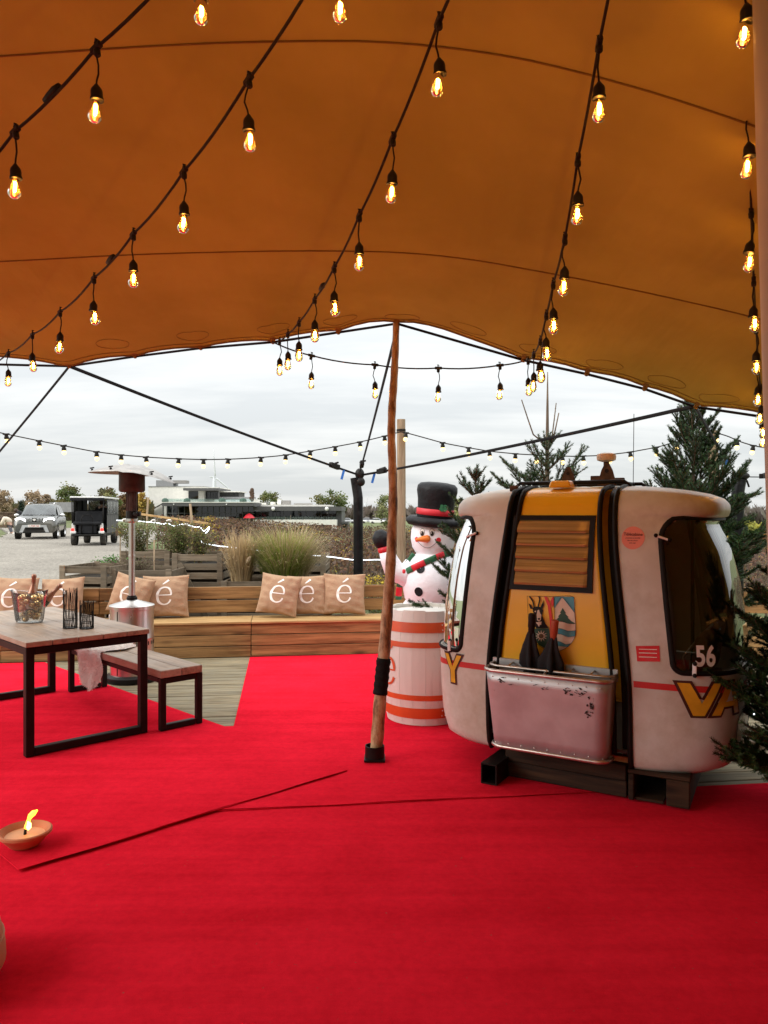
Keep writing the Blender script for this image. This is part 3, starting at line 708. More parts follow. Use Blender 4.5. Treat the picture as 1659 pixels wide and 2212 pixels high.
string_light([A_pre] + A_ + A_post, 'string of clear drop bulbs crossing the canopy nearest the dining table side', joiners=[A_[0] + stepA * .52], lead=A_pre + stepA * -4 + Vector((0, 0, .3)), tail=A_post[-1] + stepA * 2)
Bn = on_line(537, 2.5, 18, 5.3, [(537, 172), (397, 370), (288, 505), (203, 600), (130, 673), (70, 722), (18, 762)])
B_pre = Bn[0] + (Bn[0] - Bn[1]) * 1.0; B_pre.z = W(695, -140, B_pre.y).z
string_light([B_pre] + Bn, 'string of clear drop bulbs ending left of the low canopy corner above the heater', joiners=[Bn[2] + (Bn[3] - Bn[2]) * .55], lead=B_pre + (Bn[0] - Bn[1]) * 4 + Vector((0, 0, .2)), tail=Bn[-1] + (Bn[-1] - Bn[-2]) * 1.3 + Vector((0, 0, .05)))
Cn = on_line(948, 2.36, 590, 5.4, [(948, 45), (848, 300), (776, 465), (722, 577), (680, 645), (646, 695), (622, 720), (604, 736)])
string_light(Cn, 'string of clear drop bulbs reaching the canopy edge just left of the log pole', joiners=[Cn[3] + (Cn[4] - Cn[3]) * .6], lead=W(965, 0, Cn[0].y - .25) + (Cn[0] - Cn[1]) * 1.5, tail=W(588, 739, 5.4))
Dn = on_line(1294, 2.31, 1140, 5.05, [(1294, 95), (1248, 345), (1220, 515), (1195, 612), (1180, 680), (1167, 735), (1153, 763), (1141, 778)])
string_light(Dn, 'string of clear drop bulbs hanging above the yellow cable car door', lead=W(1308, 0, 2.15) + (Dn[0] - Dn[1]) * 1.6, tail=W(1131, 778, 5.1))
En = []
for Y, py in [(2.1, 48), (2.55, 340), (3.0, 548), (3.45, 685), (3.9, 780), (4.3, 852), (4.65, 893), (4.95, 925), (5.1, 945)]:
    En.append(W(1612 + (Y - 2.1) * 12, py - .165 * F / Y, Y))
string_light(En, 'string of clear drop bulbs beside the smooth pale pole', tilts=(4, 0, 14, 0), lead=En[0] + (En[0] - En[1]) * 2, tail=En[-1] + Vector((.06, .05, .02)))
Fn = [W(673, 768, 5.36), W(810, 788, 5.3), W(947, 795, 5.25), W(1080, 789, 5.15)]
string_light(Fn, 'sagging cross string of four clear drop bulbs in front of the open sky', lead=W(592, 740, 5.4), tail=W(1134, 779, 5.1))

# far festoon: short black holders with small opal lamps
fs = {'holder': MB().box((0, 0, 0), (.075, .022, .018)).lathe([(.022, -.005), (.022, -.03), (.028, -.034), (.028, -.058), (.022, -.062)], 10).mesh('holder', 'black_plastic', bevel=0),
      'lamp': MB().ball((0, 0, -.085), .027, 10, 8, (1, 1, 1.1)).mesh('lamp', 'bulb_glow', True)}
def festoon(path, nodes, label):
    t = thing('festoon_light', label, 'string lights', path[0], group='festoon lamps beyond the terrace')
    MB().tube(path, .0075, 5).build('cable', 'cord_black', t, True, world=True)
    for n in nodes:
        ang = rnd.uniform(-.1, .1); h = put('holder', fs['holder'], t, Vector(n) - t.location, (rnd.uniform(-.15, .15), rnd.uniform(-.15, .15), ang)); put('lamp', fs['lamp'], h)
def festpath(pl, Y0, Y1, step_px=3.5):
    xs_ = [p[0] for p in pl]; out = []
    for px in np.arange(xs_[0], xs_[-1] + .1, (xs_[-1] - xs_[0]) / 60):
        py = np.mean([np.interp(px + d, xs_, [p[1] for p in pl]) for d in (-12, -6, 0, 6, 12)]); t = (px - xs_[0]) / (xs_[-1] - xs_[0]); out.append(W(px, py, Y0 + (Y1 - Y0) * t))
    return out
pl = [(-200, 890), (-60, 920), (0, 935), (78, 951), (138, 963), (200, 975), (261, 983), (322, 988), (380, 991), (440, 993), (499, 992), (556, 989), (611, 984), (667, 975), (719, 966), (773, 956), (824, 944), (866, 932)]
g1 = festpath(pl, 9.2, 10.0)
festoon(g1, [g1[min(range(61), key=lambda i: abs((g1[i].x / g1[i].y * F + CX) - px))] for px in (17, 78, 138, 200, 261, 322, 380, 440, 499, 556, 611, 667, 719, 773, 824)], 'sagging festoon of small warm lamps above the gravel road and the white building')
pl = [(866, 932), (900, 941), (957, 957), (1010, 967), (1058, 975), (1120, 981), (1180, 984), (1240, 986), (1300, 984), (1360, 977), (1420, 966), (1480, 950), (1541, 934)]
g2 = festpath(pl, 10.0, 9.5)
festoon(g2, [g2[min(range(61), key=lambda i: abs((g2[i].x / g2[i].y * F + CX) - px))] for px in (878, 957, 1008, 1060, 1112, 1163, 1214, 1265, 1315, 1366, 1416, 1466, 1512)], 'sagging festoon of small warm lamps strung above the cable car between two posts')
pl = [(1541, 934), (1570, 941), (1600, 955), (1632, 964), (1700, 975), (1800, 980)]
g3 = festpath(pl, 9.5, 9.0)
festoon(g3, [g3[min(range(61), key=lambda i: abs((g3[i].x / g3[i].y * F + CX) - px))] for px in (1550, 1594, 1629, 1665)], 'short stretch of festoon lamps beyond the dark fir')
# ================================================================== letter shapes
def ribbon(path, widths, n=10, closed_ends=True):
    """outline (list of 2-D points) of a stroke along a smooth path with varying width"""
    P = [Vector((p[0], p[1])) for p in path]; C = []; Wd = []
    for i in range(len(P) - 1):
        a, b, c, d = P[max(i - 1, 0)], P[i], P[i + 1], P[min(i + 2, len(P) - 1)]
        for j in range(n):
            t = j / n; C.append(cr(a, b, c, d, t)); Wd.append(widths[i] + (widths[i + 1] - widths[i]) * t)
    C.append(P[-1]); Wd.append(widths[-1]); Lf, Rt = [], []
    for i in range(len(C)):
        t = (C[min(i + 1, len(C) - 1)] - C[max(i - 1, 0)]).normalized(); nn = Vector((-t.y, t.x)); Lf.append(C[i] + nn * Wd[i] / 2); Rt.append(C[i] - nn * Wd[i] / 2)
    return Lf, Rt
E_STROKES = [([(-.36, .04), (0, .045), (.375, .05)], [.05, .055, .055]),
             ([(.375, .03), (.37, .22), (.26, .43), (.03, .51), (-.22, .42), (-.38, .16), (-.40, -.10), (-.30, -.36), (-.04, -.50), (.22, -.43), (.36, -.22)], [.07, .12, .11, .075, .115, .155, .16, .145, .085, .08, .11]),
             ([(-.12, .70), (.02, .80), (.22, .97)], [.045, .095, .14])]
def letter_e(mb, fn, sc, accent=True):
    for k, (pth, wd) in enumerate(E_STROKES):
        if k == 2 and not accent: continue
        Lf, Rt = ribbon(pth, wd); P = [[fn(a.x * sc, a.y * sc), fn(b.x * sc, b.y * sc)] for a, b in zip(Lf, Rt)]
        mb.grid(P)
_fc = {}
def text_outline(txt, size=1.0, bold=0.0, width=1.0):
    """vertices and triangles of a text, centred on its width, base line at 0"""
    key = (txt, bold)
    if key not in _fc:
        cu = bpy.data.curves.new('lettering', 'FONT'); cu.body = txt; cu.align_x = 'CENTER'; cu.size = 1.0; cu.offset = bold; cu.resolution_u = 4
        ob = bpy.data.objects.new('lettering', cu); COL.objects.link(ob)
        dg = bpy.context.evaluated_depsgraph_get(); me = bpy.data.meshes.new_from_object(ob.evaluated_get(dg)); 
        v_ = [tuple(q.co) for q in me.vertices]; f_ = [tuple(p.vertices) for p in me.polygons]
        bpy.data.objects.remove(ob); bpy.data.curves.remove(cu); bpy.data.meshes.remove(me); _fc[key] = (v_, f_)
    v_, f_ = _fc[key]
    return [(x * size * width, y * size) for x, y, z in v_], f_
def text_on(mb, txt, size, fn, bold=0.0, width=1.0):
    v_, f_ = text_outline(txt, size, bold, width); mb.add([fn(x, y) for x, y in v_], f_)

# ================================================================== built-in timber benches
def bench_section(origin, rz, u0, u1, label, joints):
    t = thing('timber_bench', label, 'bench', (origin[0], origin[1], 0), rz, group=None)
    cuts = [u0] + [j for j in joints if u0 < j < u1] + [u1]
    for a, b in zip(cuts[:-1], cuts[1:]):
        c, l = (a + b) / 2, b - a - .006
        for k in range(3):
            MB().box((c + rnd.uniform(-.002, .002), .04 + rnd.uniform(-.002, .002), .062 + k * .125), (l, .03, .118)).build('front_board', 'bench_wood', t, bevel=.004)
    for a, b in zip(cuts[:-1:1], cuts[1::1]):
        c, l = (a + b) / 2 , b - a - .006
        for k in range(4):
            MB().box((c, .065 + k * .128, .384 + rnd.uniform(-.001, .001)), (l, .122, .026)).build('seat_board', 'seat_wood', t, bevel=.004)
    cuts2 = [u0] + [j + .9 for j in joints if u0 < j + .9 < u1] + [u1]
    for a, b in zip(cuts2[:-1], cuts2[1:]):
        c, l = (a + b) / 2, b - a - .006
        for z in (.51, .667):
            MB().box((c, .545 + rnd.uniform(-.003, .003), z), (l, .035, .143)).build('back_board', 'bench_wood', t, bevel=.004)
    for j in cuts2:
        MB().box((min(max(j, u0 + .05), u1 - .05), .60, .34), (.09, .06, .76)).build('back_upright', 'bench_wood', t, bevel=.003)
    MB().box(((u0 + u1) / 2, .30, .17), (u1 - u0 - .05, .40, .33)).build('inner_frame', 'sleeper_wood', t)
    return t
def P7(u, v): q = drot(u, v); return (q.x, q.y)
bench_section(P7(0, 8.70), DROT, -7.2, 1.62, 'long amber timber bench with seven beige cushions along the deck edge', [-5.6, -3.0, -.35])
e = drot(1.64, 8.70)
bench_section((e.x, e.y), R(-6), .02, 4.6, 'amber timber bench section running behind the snowman and the cable car', [1.6, 3.2])

# ================================================================== cushions
def pillow(cx_px, zc, Yoff, size, yaw, roll, lean, label, wid=1.0):
    """stands on the seat (z .40) against the back of the long bench"""
    k = (cx_px - CX) / F; Y = (8.70 + .39 + Yoff) / (math.cos(DROT) - k * math.sin(DROT)); X = k * Y
    t = thing('cushion', label, 'cushion', (X, Y, .398), 0, 'beige cushions on the timber bench')
    h = size / 2; N = 26; rr = random.Random(cx_px); ph = [rr.uniform(0, 6) for _ in range(6)]
    M = Matrix.Translation((0, 0, 0)) @ Euler((R(-lean), 0, R(yaw)), 'XYZ').to_matrix().to_4x4() @ Matrix.Rotation(R(roll), 4, 'Y')
    corners = [M @ Vector((sx * h * wid, 0, sz * h)) for sx in (-1, 1) for sz in (-1, 1)]; low = min(c.z for c in corners)
    def surf(u, v, side):                       # u,v in -1..1
        pin = 1 - .07 * (1 - v * v) * abs(u) ** 3; pinz = 1 - .07 * (1 - u * u) * abs(v) ** 3
        th = .092 * ((1 - u ** 2) * (1 - v ** 2)) ** .42 * (1 + .06 * math.sin(3 * u + ph[0]) + .06 * math.sin(3.5 * v + ph[1]))
        th += .007 * math.sin(11 * u - 7 * v + ph[4]) * (1 - u * u) ** .5 * (1 - v * v) ** .5 * (abs(u) ** 2 + abs(v) ** 2) + .016 * math.sin(9 * u + 5 * v + ph[2]) * abs(u * v) * (1 - u * u) ** .5 * (1 - v * v) ** .5 * 2 + .012 * math.sin(17 * v + 4 * u + ph[3]) * u * u * (1 - abs(u)) * 4
        # slump: wider at the bottom
        x = u * h * wid * pin * (1 + .02 * (v < 0) * -v); z = v * h * pinz
        return M @ Vector((x, side * th, z)) + Vector((0, 0, -low + .004))
    us = [math.sin(math.pi / 2 * (2 * i / N - 1)) for i in range(N + 1)]
    m_ = MB()
    m_.grid([[surf(u, v, -1) for u in us] for v in us]); m_.grid([[surf(u, v, 1) for u in us] for v in us], flip=True)
    m_.build('cover', 'cushion', t, True, weld=True)
    m_ = MB(); eps = .0025
    def fn(x, y):
        u, v = x / (h * wid), y / h - .02; p = surf(u, v, -1); n = (M.to_3x3() @ Vector((0, -1, 0))); return p + n * eps
    letter_e(m_, fn, size * .40)
    m_.build('printed_letter', 'cushion_print', t, True)
    return t
pillow(28, 0, 0.0, .49, 4, 2, 14, 'beige cushion printed with a white é behind the ice bucket', 1.08)
pillow(134, 0, 0.02, .47, -6, -4, 16, 'beige cushion printed with a white é behind the black wire candle cages', 1.08)
pillow(283, 0, -.02, .46, -8, 12, 14, 'tipped beige cushion with a white é half hidden by the patio heater pole', 1.05)
pillow(358, 0, 0.06, .49, 6, -1, 13, 'upright beige cushion with a white é just right of the patio heater', 1.08)
pillow(603, 0, -.06, .475, -4, 7, 14, 'slanting beige cushion with white é in front of its two neighbours', 1.0)
pillow(664, 0, 0.07, .475, 4, -1, 15, 'middle beige cushion with white é overlapped by cushions on both sides', 1.0)
pillow(744, 0, 0.02, .49, 3, 1, 12, 'squarely set beige cushion with white é nearest the log pole', 1.02)

# ================================================================== dining table and bench (rotated 43.6 degrees)
TR = math.atan2(.690, .7236)
tb = thing('dining_table', 'dining table with weathered plank top on a black square-tube frame', 'table', (-2.322, 4.99, .024), TR)
TH = .715; tw, tl = .845, 1.80
nb = 5; bw = .861 / nb
for i in range(nb):
    MB().box((-.008 + bw * (i + .5), .90, TH + .018), (bw - .005, 1.83, .034)).build('top_plank', 'table_wood', tb, bevel=.003)
sq = .055
def frame_end(y):
    m_ = MB()
    m_.box((sq / 2, y, TH / 2), (sq, sq, TH)); m_.box((tw - sq / 2, y, TH / 2), (sq, sq, TH)); m_.box((tw / 2, y, sq / 2), (tw - 2 * sq, sq - .004, sq - .002)); m_.box((tw / 2, y, TH - sq / 2 - .001), (tw - 2 * sq, sq - .004, sq - .004))
    m_.build('leg_frame', 'steel_black', tb, bevel=.004)
frame_end(sq / 2); frame_end(tl - sq / 2)
for x in (sq / 2, tw - sq / 2): MB().box((x, tl / 2, TH - sq / 2 - .002), (sq - .006, tl - 2 * sq, sq - .006)).build('side_rail', 'steel_black', tb, bevel=.003)
bn = thing('plank_bench', 'backless plank bench with black square-tube legs beside the dining table', 'bench', (-1.606, 5.602, .024), TR)
BH = .385; bwid = .30
MB().box((bwid / 2 - .092, .865, BH + .030), (.168, 1.75, .056)).build('seat_plank', 'table_wood', bn, bevel=.004)
MB().box((bwid / 2 + .080, .865, BH + .030), (.168, 1.75, .056)).build('seat_plank', 'table_wood', bn, bevel=.004)
for y in (.0225, 1.70):
    m_ = MB(); s2 = .045
    m_.box((s2 / 2 - .02, y, BH / 2), (s2, s2, BH)); m_.box((bwid, y, BH / 2), (s2, s2, BH)); m_.box((bwid / 2 - .01, y, s2 / 2), (bwid - s2 - .004, s2 - .004, s2 - .002)); m_.box((bwid / 2 - .01, y, BH - s2 / 2 - .001), (bwid - s2 - .004, s2 - .004, s2 - .004))
    m_.build('leg_frame', 'steel_black', bn, bevel=.004)
for x in (.005, bwid - .01): MB().box((x, .86, BH - .022), (.035, 1.6, .036)).build('side_rail', 'steel_black', bn, bevel=.003)

# sheepskin draped over the bench
sk = thing('sheepskin', 'white fluffy sheepskin draped over the plank bench', 'sheepskin', (-1.606, 5.602, .024), TR)
def skin_pt(a, b):                     # a along the bench, b across from hanging hem to seat
    prof_s = float(np.interp(b, [0, .45, .52, .60, 1.0], [-.052, -.05, -.035, 0.0, .30])); prof_z = float(np.interp(b, [0, .45, .52, .60, 1.0], [.12, .42, .452, .458, .455]))
    hang = max(0, .5 - b) * 2; half = .24 - .10 * hang ** 2 + .02 * math.sin(b * 9); c = 1.20 - .03 * hang
    if b < .45: prof_z += .05 * abs(a) ** 2 * (1 - b / .45)
    half *= 1 - .35 * max(0, b - .8) / .2 * abs(a)
    return Vector((prof_s + .01 * math.sin(a * 6 + b * 5) * (b < .5), c + a * half + .015 * math.sin(b * 12 + 2), prof_z + .006 * math.sin(a * 7 + b * 11)))
NA, NBK = 26, 40
Pk = [[skin_pt(-1 + 2 * i / NA, j / NBK) for i in range(NA + 1)] for j in range(NBK + 1)]
MB().grid(Pk).build('hide', 'sheepskin', sk, True)
m_ = MB(); rr = random.Random(4)
for _ in range(9000):
    a, b = rr.uniform(-1.02, 1.02), rr.uniform(0, 1.0); p = skin_pt(a, b); p1 = skin_pt(a + .02, b); p2_ = skin_pt(a, b + .01); n = (p1 - p).cross(p2_ - p).normalized()
    if b < .5: n = n if n.x < 0 else -n
    elif n.z < 0: n = -n
    d = (n + Vector((rr.uniform(-.9, .9), rr.uniform(-.9, .9), rr.uniform(-.9, .5) - (.5 if b < .5 else 0)))).normalized(); s = d.orthogonal().normalized() * .0022; tip = p + d * rr.uniform(.014, .028)
    m_.add([p - s, p + s, tip], [(0, 1, 2)])
m_.build('fleece', 'sheepskin', sk)['kind'] = 'stuff'

# ice bucket, bottles, baubles, wire cages on the table
def on_table(x, y, z=0): 
    return Vector((-2.322 + x * math.cos(TR) - y * math.sin(TR), 4.99 + x * math.sin(TR) + y * math.cos(TR), .024 + TH + .0355 + z))
bq = on_table(.34, .93)
bk = thing('ice_bucket', 'clear oval ice bucket on the dining table filled with gold baubles', 'bucket', bq, 0)
def oval(r, z, t): return Vector((r * 1.0 * math.cos(t), r * .62 * math.sin(t), z + .012 * math.cos(2 * t) * (z > .2)))
prof = [(.10, .004), (.108, .03), (.12, .12), (.132, .20), (.140, .235), (.143, .24), (.136, .235), (.128, .20), (.116, .12), (.104, .035), (.096, .012)]
m_ = MB(); NS = 36
rows_ = [[oval(r, z, 2 * math.pi * k / NS) for k in range(NS + 1)] for r, z in prof]; m_.grid(rows_)
m_.add([oval(.10, .004, 2 * math.pi * k / NS) for k in range(NS)], [tuple(range(NS))]); m_.build('shell', 'clear_plastic', bk, True)
rr = random.Random(12); balls = []
tries = 0
for rad_, cnt in ((.026, 12), (.021, 12), (.016, 12)):
    for _ in range(cnt):
        for _t in range(120):
            z = rr.uniform(.03, .20); rm = float(np.interp(z, [0, .2], [.10, .127])) - rad_ - .006; a = rr.uniform(0, 6.28); q = rr.uniform(.25, 1) ** .5
            p = Vector((rm * q * math.cos(a), rm * .60 * q * math.sin(a), z))
            if all((p - o).length > (rad_ + r2) * .93 for o, r2 in balls): balls.append((p, rad_)); break
bmesh_ = {}
for i, (p, r_) in enumerate(balls):
    sh = 'gold' if i % 3 else 'gold_matte'
    key = (r_, sh)
    if key not in bmesh_: bmesh_[key] = (MB().ball((0, 0, 0), r_, 14, 9).mesh('bauble', sh, True), MB().lathe([(.005, r_ - .001), (.005, r_ + .006), (.002, r_ + .006)], 8).mesh('cap', 'gold'))
    t = thing('gold_bauble', 'shiny gold bauble in the ice bucket' if sh == 'gold' else 'satin gold bauble in the ice bucket', 'bauble', bq + p, 0, 'gold baubles in the ice bucket' if sh == 'gold' else 'satin gold baubles in the ice bucket')
    t.rotation_euler = (rr.uniform(-1, 1), rr.uniform(-1, 1), 0); put('ball', bmesh_[key][0], t); put('cap', bmesh_[key][1], t)
def bottle(loc, rot, label):
    t = thing('champagne_bottle', label, 'bottle', loc); t.rotation_euler = rot
    MB().lathe([(.0, 0), (.038, 0), (.042, .006), (.042, .13), (.036, .165), (.022, .205), (.0155, .235)], 20).build('glass', 'champagne', t, True)
    MB().lathe([(.0375, .158), (.0365, .166), (.0225, .2055), (.016, .236), (.0152, .285), (.0185, .287), (.0185, .305), (.012, .314), (.0, .316)], 18).build('foil', 'foil', t, True)
    MB().lathe([(.0425, .05), (.0425, .115)], 20, cap=False).build('label_band', 'print_white', t, True)
bottle(bq + Vector((.01, .0, .055)), (R(-4), R(3), 0), 'upright champagne bottle in the ice bucket')
bottle(bq + Vector((.0, .035, .06)), (R(-6), R(44), 0), 'tilted champagne bottle leaning over the ice bucket rim')
def wire_cage(x, y, h, r, label, seed):
    t = thing('candle_cage', label, 'candle holder', on_table(x, y)); rr = random.Random(seed)
    m_ = MB(); n = 30
    for k in range(n):
        a = 2 * math.pi * k / n; hh = h * rr.uniform(.86, 1.04); m_.tube([(math.cos(a + rr.uniform(-.06, .06)) * r, math.sin(a + rr.uniform(-.06, .06)) * r, hh * q) for q in (0, .2, .4, .6, .8, 1)], .0019, 5)
    m_.build('twig_bars', 'steel_black', t)
    for z in (.004, h * .22, h * .45): MB().tube([(math.cos(q) * r, math.sin(q) * r, z) for q in np.linspace(0, 2 * math.pi, 24)[:-1]], .0022, 5, closed=True).build('ring', 'steel_black', t)
    MB().lathe([(r * .98, 0), (r * .98, .004)], 24).build('base', 'steel_black', t)
wire_cage(.451, .42, .285, .048, 'tall black twig-wire candle cage on the dining table', 2)
wire_cage(.528, .315, .20, .048, 'short black twig-wire candle cage on the dining table', 3)

# ================================================================== patio heater
hx, hy = (285 - CX) / F * 7.42, 7.42
ht = thing('patio_heater', 'stainless steel mushroom patio heater standing on the bare deck', 'heater', (hx, hy, 0))
MB().lathe([(.235, 0), (.245, .01), (.245, .05), (.23, .065), (.20, .07)], 40).build('base', 'steel_black', ht, True, angle=40)
hs_ = MB().lathe([(.203, .068), (.203, .40), (.205, .405), (.205, .415), (.203, .42), (.203, .685), (.2, .69)], 48, cap=False).build('tank_housing', 'steel', ht, True, angle=30)
MB().lathe([(.203, .688), (.212, .69), (.212, .722), (.206, .728), (.06, .772), (.055, .775)], 48).build('housing_lid', 'steel', ht, True, angle=30)
m_ = MB()
for z in (.40, .08):
    for k in range(30):
        a = 2 * math.pi * k / 30; m_.box((.2035 * math.cos(a), .2035 * math.sin(a), z - .03), (.004, .009, .035), (0, 0, a))
m_.build('vent_slots', 'black_rubber', hs_)
MB().box((.2035 * math.cos(R(-112)), .2035 * math.sin(R(-112)), .38), (.006, .006, .6), (0, 0, R(-112))).build('door_edge', 'black_rubber', hs_)
m_ = MB(); rp = .2045; ac = R(-168); ring_ = [(rp * math.cos(ac + .05 * 2 * math.cos(q)), rp * math.sin(ac + .05 * 2 * math.cos(q)), .59 + .045 * math.sin(q)) for q in np.linspace(0, 2 * math.pi, 20)[:-1]]
m_.tube(ring_, .006, 6, closed=True); m_.build('door_ring', 'print_white', hs_)
MB().lathe([(.05, .772), (.05, .80), (.042, .805), (.042, .815)], 24).build('collar', 'steel_black', ht, True, angle=40)
MB().lathe([(.0305, .80), (.0305, 1.18), (.033, 1.182), (.033, 1.205), (.0305, 1.207), (.0305, 1.53)], 24).build('pole', 'steel', ht, True, angle=40)
m_ = MB(); m_.lathe([(.032, 1.515), (.057, 1.53), (.057, 1.555), (.05, 1.56)], 24); m_.build('burner_ring', 'steel', ht, True, angle=40)
bb = MB().lathe([(.055, 1.557), (.055, 1.625), (.05, 1.63)], 24).build('control_box', 'steel_black', ht, True, angle=40)
m_ = MB(); m_.box((.065, -.02, 1.60), (.05, .05, .045)); m_.lathe([(.02, 0), (.02, .025)], 12, (.055, -.055, 1.60), Euler((R(90), 0, 0)).to_matrix()); m_.build('knob', 'black_plastic', bb, bevel=.004)
m_ = MB()
for k in range(8):
    a = 2 * math.pi * k / 8 + .3; m_.bar((.05 * math.cos(a), .05 * math.sin(a), 1.62), (.048 * math.cos(a), .048 * math.sin(a), 1.83), .014, .004)
m_.lathe([(.047, 1.63), (.047, 1.82)], 20, cap=False); m_.build('burner_neck', 'dark_burnt', ht)
MB().lathe([(.095, 1.81), (.112, 1.815), (.122, 1.83), (.121, 2.0), (.115, 2.005)], 36).build('emitter_screen', 'dark_burnt', ht, True, angle=40)
m_ = MB(); prd = [(.0, 2.075), (.10, 2.066), (.22, 2.045), (.33, 2.012), (.395, 1.988), (.397, 1.982), (.33, 2.006), (.22, 2.038), (.10, 2.058), (.0, 2.066)]
def droop(p): 
    return Vector((p.x, p.y, p.z - (.085 * max(0, (p.x - .10) / .30) ** 1.6) + .012 * (p.x < 0)))
m_.lathe([(r_, z) for r_, z in prd], 56); m_.v = [tuple(droop(Vector(q))) for q in m_.v]
rf = m_.build('reflector', 'steel_dull', ht, True, angle=60)
m_ = MB()
for k in range(6):
    a = 2 * math.pi * k / 6 + .3; q = droop(Vector((.36 * math.cos(a), .36 * math.sin(a), 2.008))); m_.ball(q, .012, 8, 6); m_.bar(q + Vector((-.02, 0, .016)), q + Vector((.02, 0, .022)), .006, .012)
m_.build('wing_nuts', 'steel_black', rf)

# ================================================================== clay fire bowl, pouf
fb = thing('fire_bowl', 'terracotta wax bowl with a burning flame on the red carpet', 'fire bowl', (-1.722, 3.69, .0225))
MB().lathe([(.0, .002), (.065, .002), (.07, .006), (.112, .052), (.122, .060), (.122, .072), (.115, .076), (.104, .068), (.092, .052), (.085, .046)], 40, cap=False).build('bowl', 'terracotta', fb, True, angle=45)
MB().lathe([(.097, .050), (.0, .052)], 36, cap=False).build('wax', 'wax', fb, True)
MB().tube([(.0, 0, .045), (.003, 0, .085)], [.008, .006], 8).build('wick', 'print_black', fb)
m_ = MB(); fl = [(.0, 0, .078), (.012, 0, .09), (.014, .0, .105), (.018, 0, .122), (.026, 0, .14), (.042, 0, .155), (.06, 0, .168)]
m_.tube(fl, [.006, .014, .010, .008, .012, .013, .003], 12, flat=.8); m_.build('flame', 'flame', fb, True)
m_ = MB(); m_.tube([(.018, -.006, .078), (.022, -.008, .09), (.024, -.008, .105), (.016, -.006, .118)], [.006, .012, .010, .002], 10); m_.build('flame_tongue', 'flame_core', fb, True)
pf = thing('pouf', 'tan round pouf on the foreground carpet', 'pouf', (-1.568, 2.60, .012))
MB().lathe([(.0, 0), (.20, .0), (.245, .02), (.262, .05), (.260, .10), (.245, .17), (.22, .215), (.18, .235), (.10, .245), (.0, .248)], 40).build('cover', 'leather_tan', pf, True)
MB().tube([(.2545 * math.cos(q), .2545 * math.sin(q), .13) for q in np.linspace(0, 2 * math.pi, 40)[:-1]], .004, 6, closed=True).build('piping', 'leather_tan', pf, True)

# ================================================================== barrel
bx_, by_ = (915 - CX) / F * 6.05, 6.05
br = thing('barrel', 'white painted wine barrel with orange hoops and an orange é', 'barrel', (bx_, by_, .016))
BHt = .86
def brad(z): t = (z / BHt - .5) * 2; return .335 - .052 * t * t
NSt = 20
for k in range(NSt):
    a0, a1 = 2 * math.pi * k / NSt, 2 * math.pi * (k + 1) / NSt - .004; P = []
    rj = rnd.uniform(-.0015, .0015)
    for z in np.linspace(0.0, BHt + rnd.uniform(-.006, .004), 11):
        P.append([Vector(((brad(z) + rj) * math.cos(a), (brad(z) + rj) * math.sin(a), z)) for a in np.linspace(a0, a1, 4)])
    m_ = MB(); m_.grid(P, flip=False); Pi = [[Vector((p.x * .92, p.y * .92, p.z)) for p in row] for row in P]; m_.grid(Pi, flip=True)
    m_.grid([P[-1], Pi[-1]]); m_.grid([P[0], Pi[0]], flip=True); m_.grid([[r_[0] for r_ in P], [r_[0] for r_ in Pi]]); m_.grid([[r_[-1] for r_ in P], [r_[-1] for r_ in Pi]], flip=True)
    m_.build('stave', 'barrel_white', br, True, angle=35)
MB().lathe([(.0, BHt - .03), (.27, BHt - .03)], 32, cap=False).build('head', 'barrel_white', br)
for z0, z1 in ((.055, .135), (.195, .235), (.59, .63), (.70, .775)):
    h = MB().lathe([(brad(z0) + .0035, z0), (brad((z0 + z1) / 2) + .0042, (z0 + z1) / 2), (brad(z1) + .0035, z1), (brad(z1), z1), (brad(z0), z0)], 56, cap=False).build('hoop', 'barrel_orange', br, True, angle=40)
    m_ = MB()
    for da in (-1.15, -1.06):
        for zz in ((z0 + .25 * (z1 - z0)), (z0 + .75 * (z1 - z0))):
            r_ = brad(zz) + .004; m_.ball((r_ * math.cos(da), r_ * math.sin(da), zz), .005, 8, 6)
    m_.build('rivets', 'barrel_white', h, True)
m_ = MB(); r_ = brad(.42) + .001; an = R(-62); m_.lathe([(.030, 0), (.030, .010), (.026, .013)], 20, (r_ * math.cos(an), r_ * math.sin(an), .42), Matrix.Rotation(an, 3, 'Z') @ Matrix.Rotation(R(90), 3, 'Y')); m_.build('bung', 'barrel_white', br, True, angle=40)
m_ = MB(); ae = R(-147)
def bfn(x, y): z = .40 + y; rr_ = brad(z) + .004; a = ae + x / rr_; return Vector((rr_ * math.cos(a), rr_ * math.sin(a), z))
letter_e(m_, bfn, .20); m_.build('painted_letter', 'barrel_orange', br, True)

# black keg half hidden behind the cabin
kg = thing('ribbed_keg', 'dark ribbed keg squeezed between the barrel and the cable car', 'keg', (.615, 5.78, .012))
MB().lathe([(.10, 0), (.115, .02)] + [q for i in range(5) for q in ((.118, .04 + i * .085), (.118, .10 + i * .085), (.110, .112 + i * .085))] + [(.10, .48), (.0, .49)], 28).build('shell', 'black_plastic', kg, True, angle=30)
for i in range(4): MB().lathe([(.113, .112 + i * .085), (.1175, .118 + i * .085), (.113, .124 + i * .085)], 28, cap=False).build('rib', 'alu_rail', kg, True)

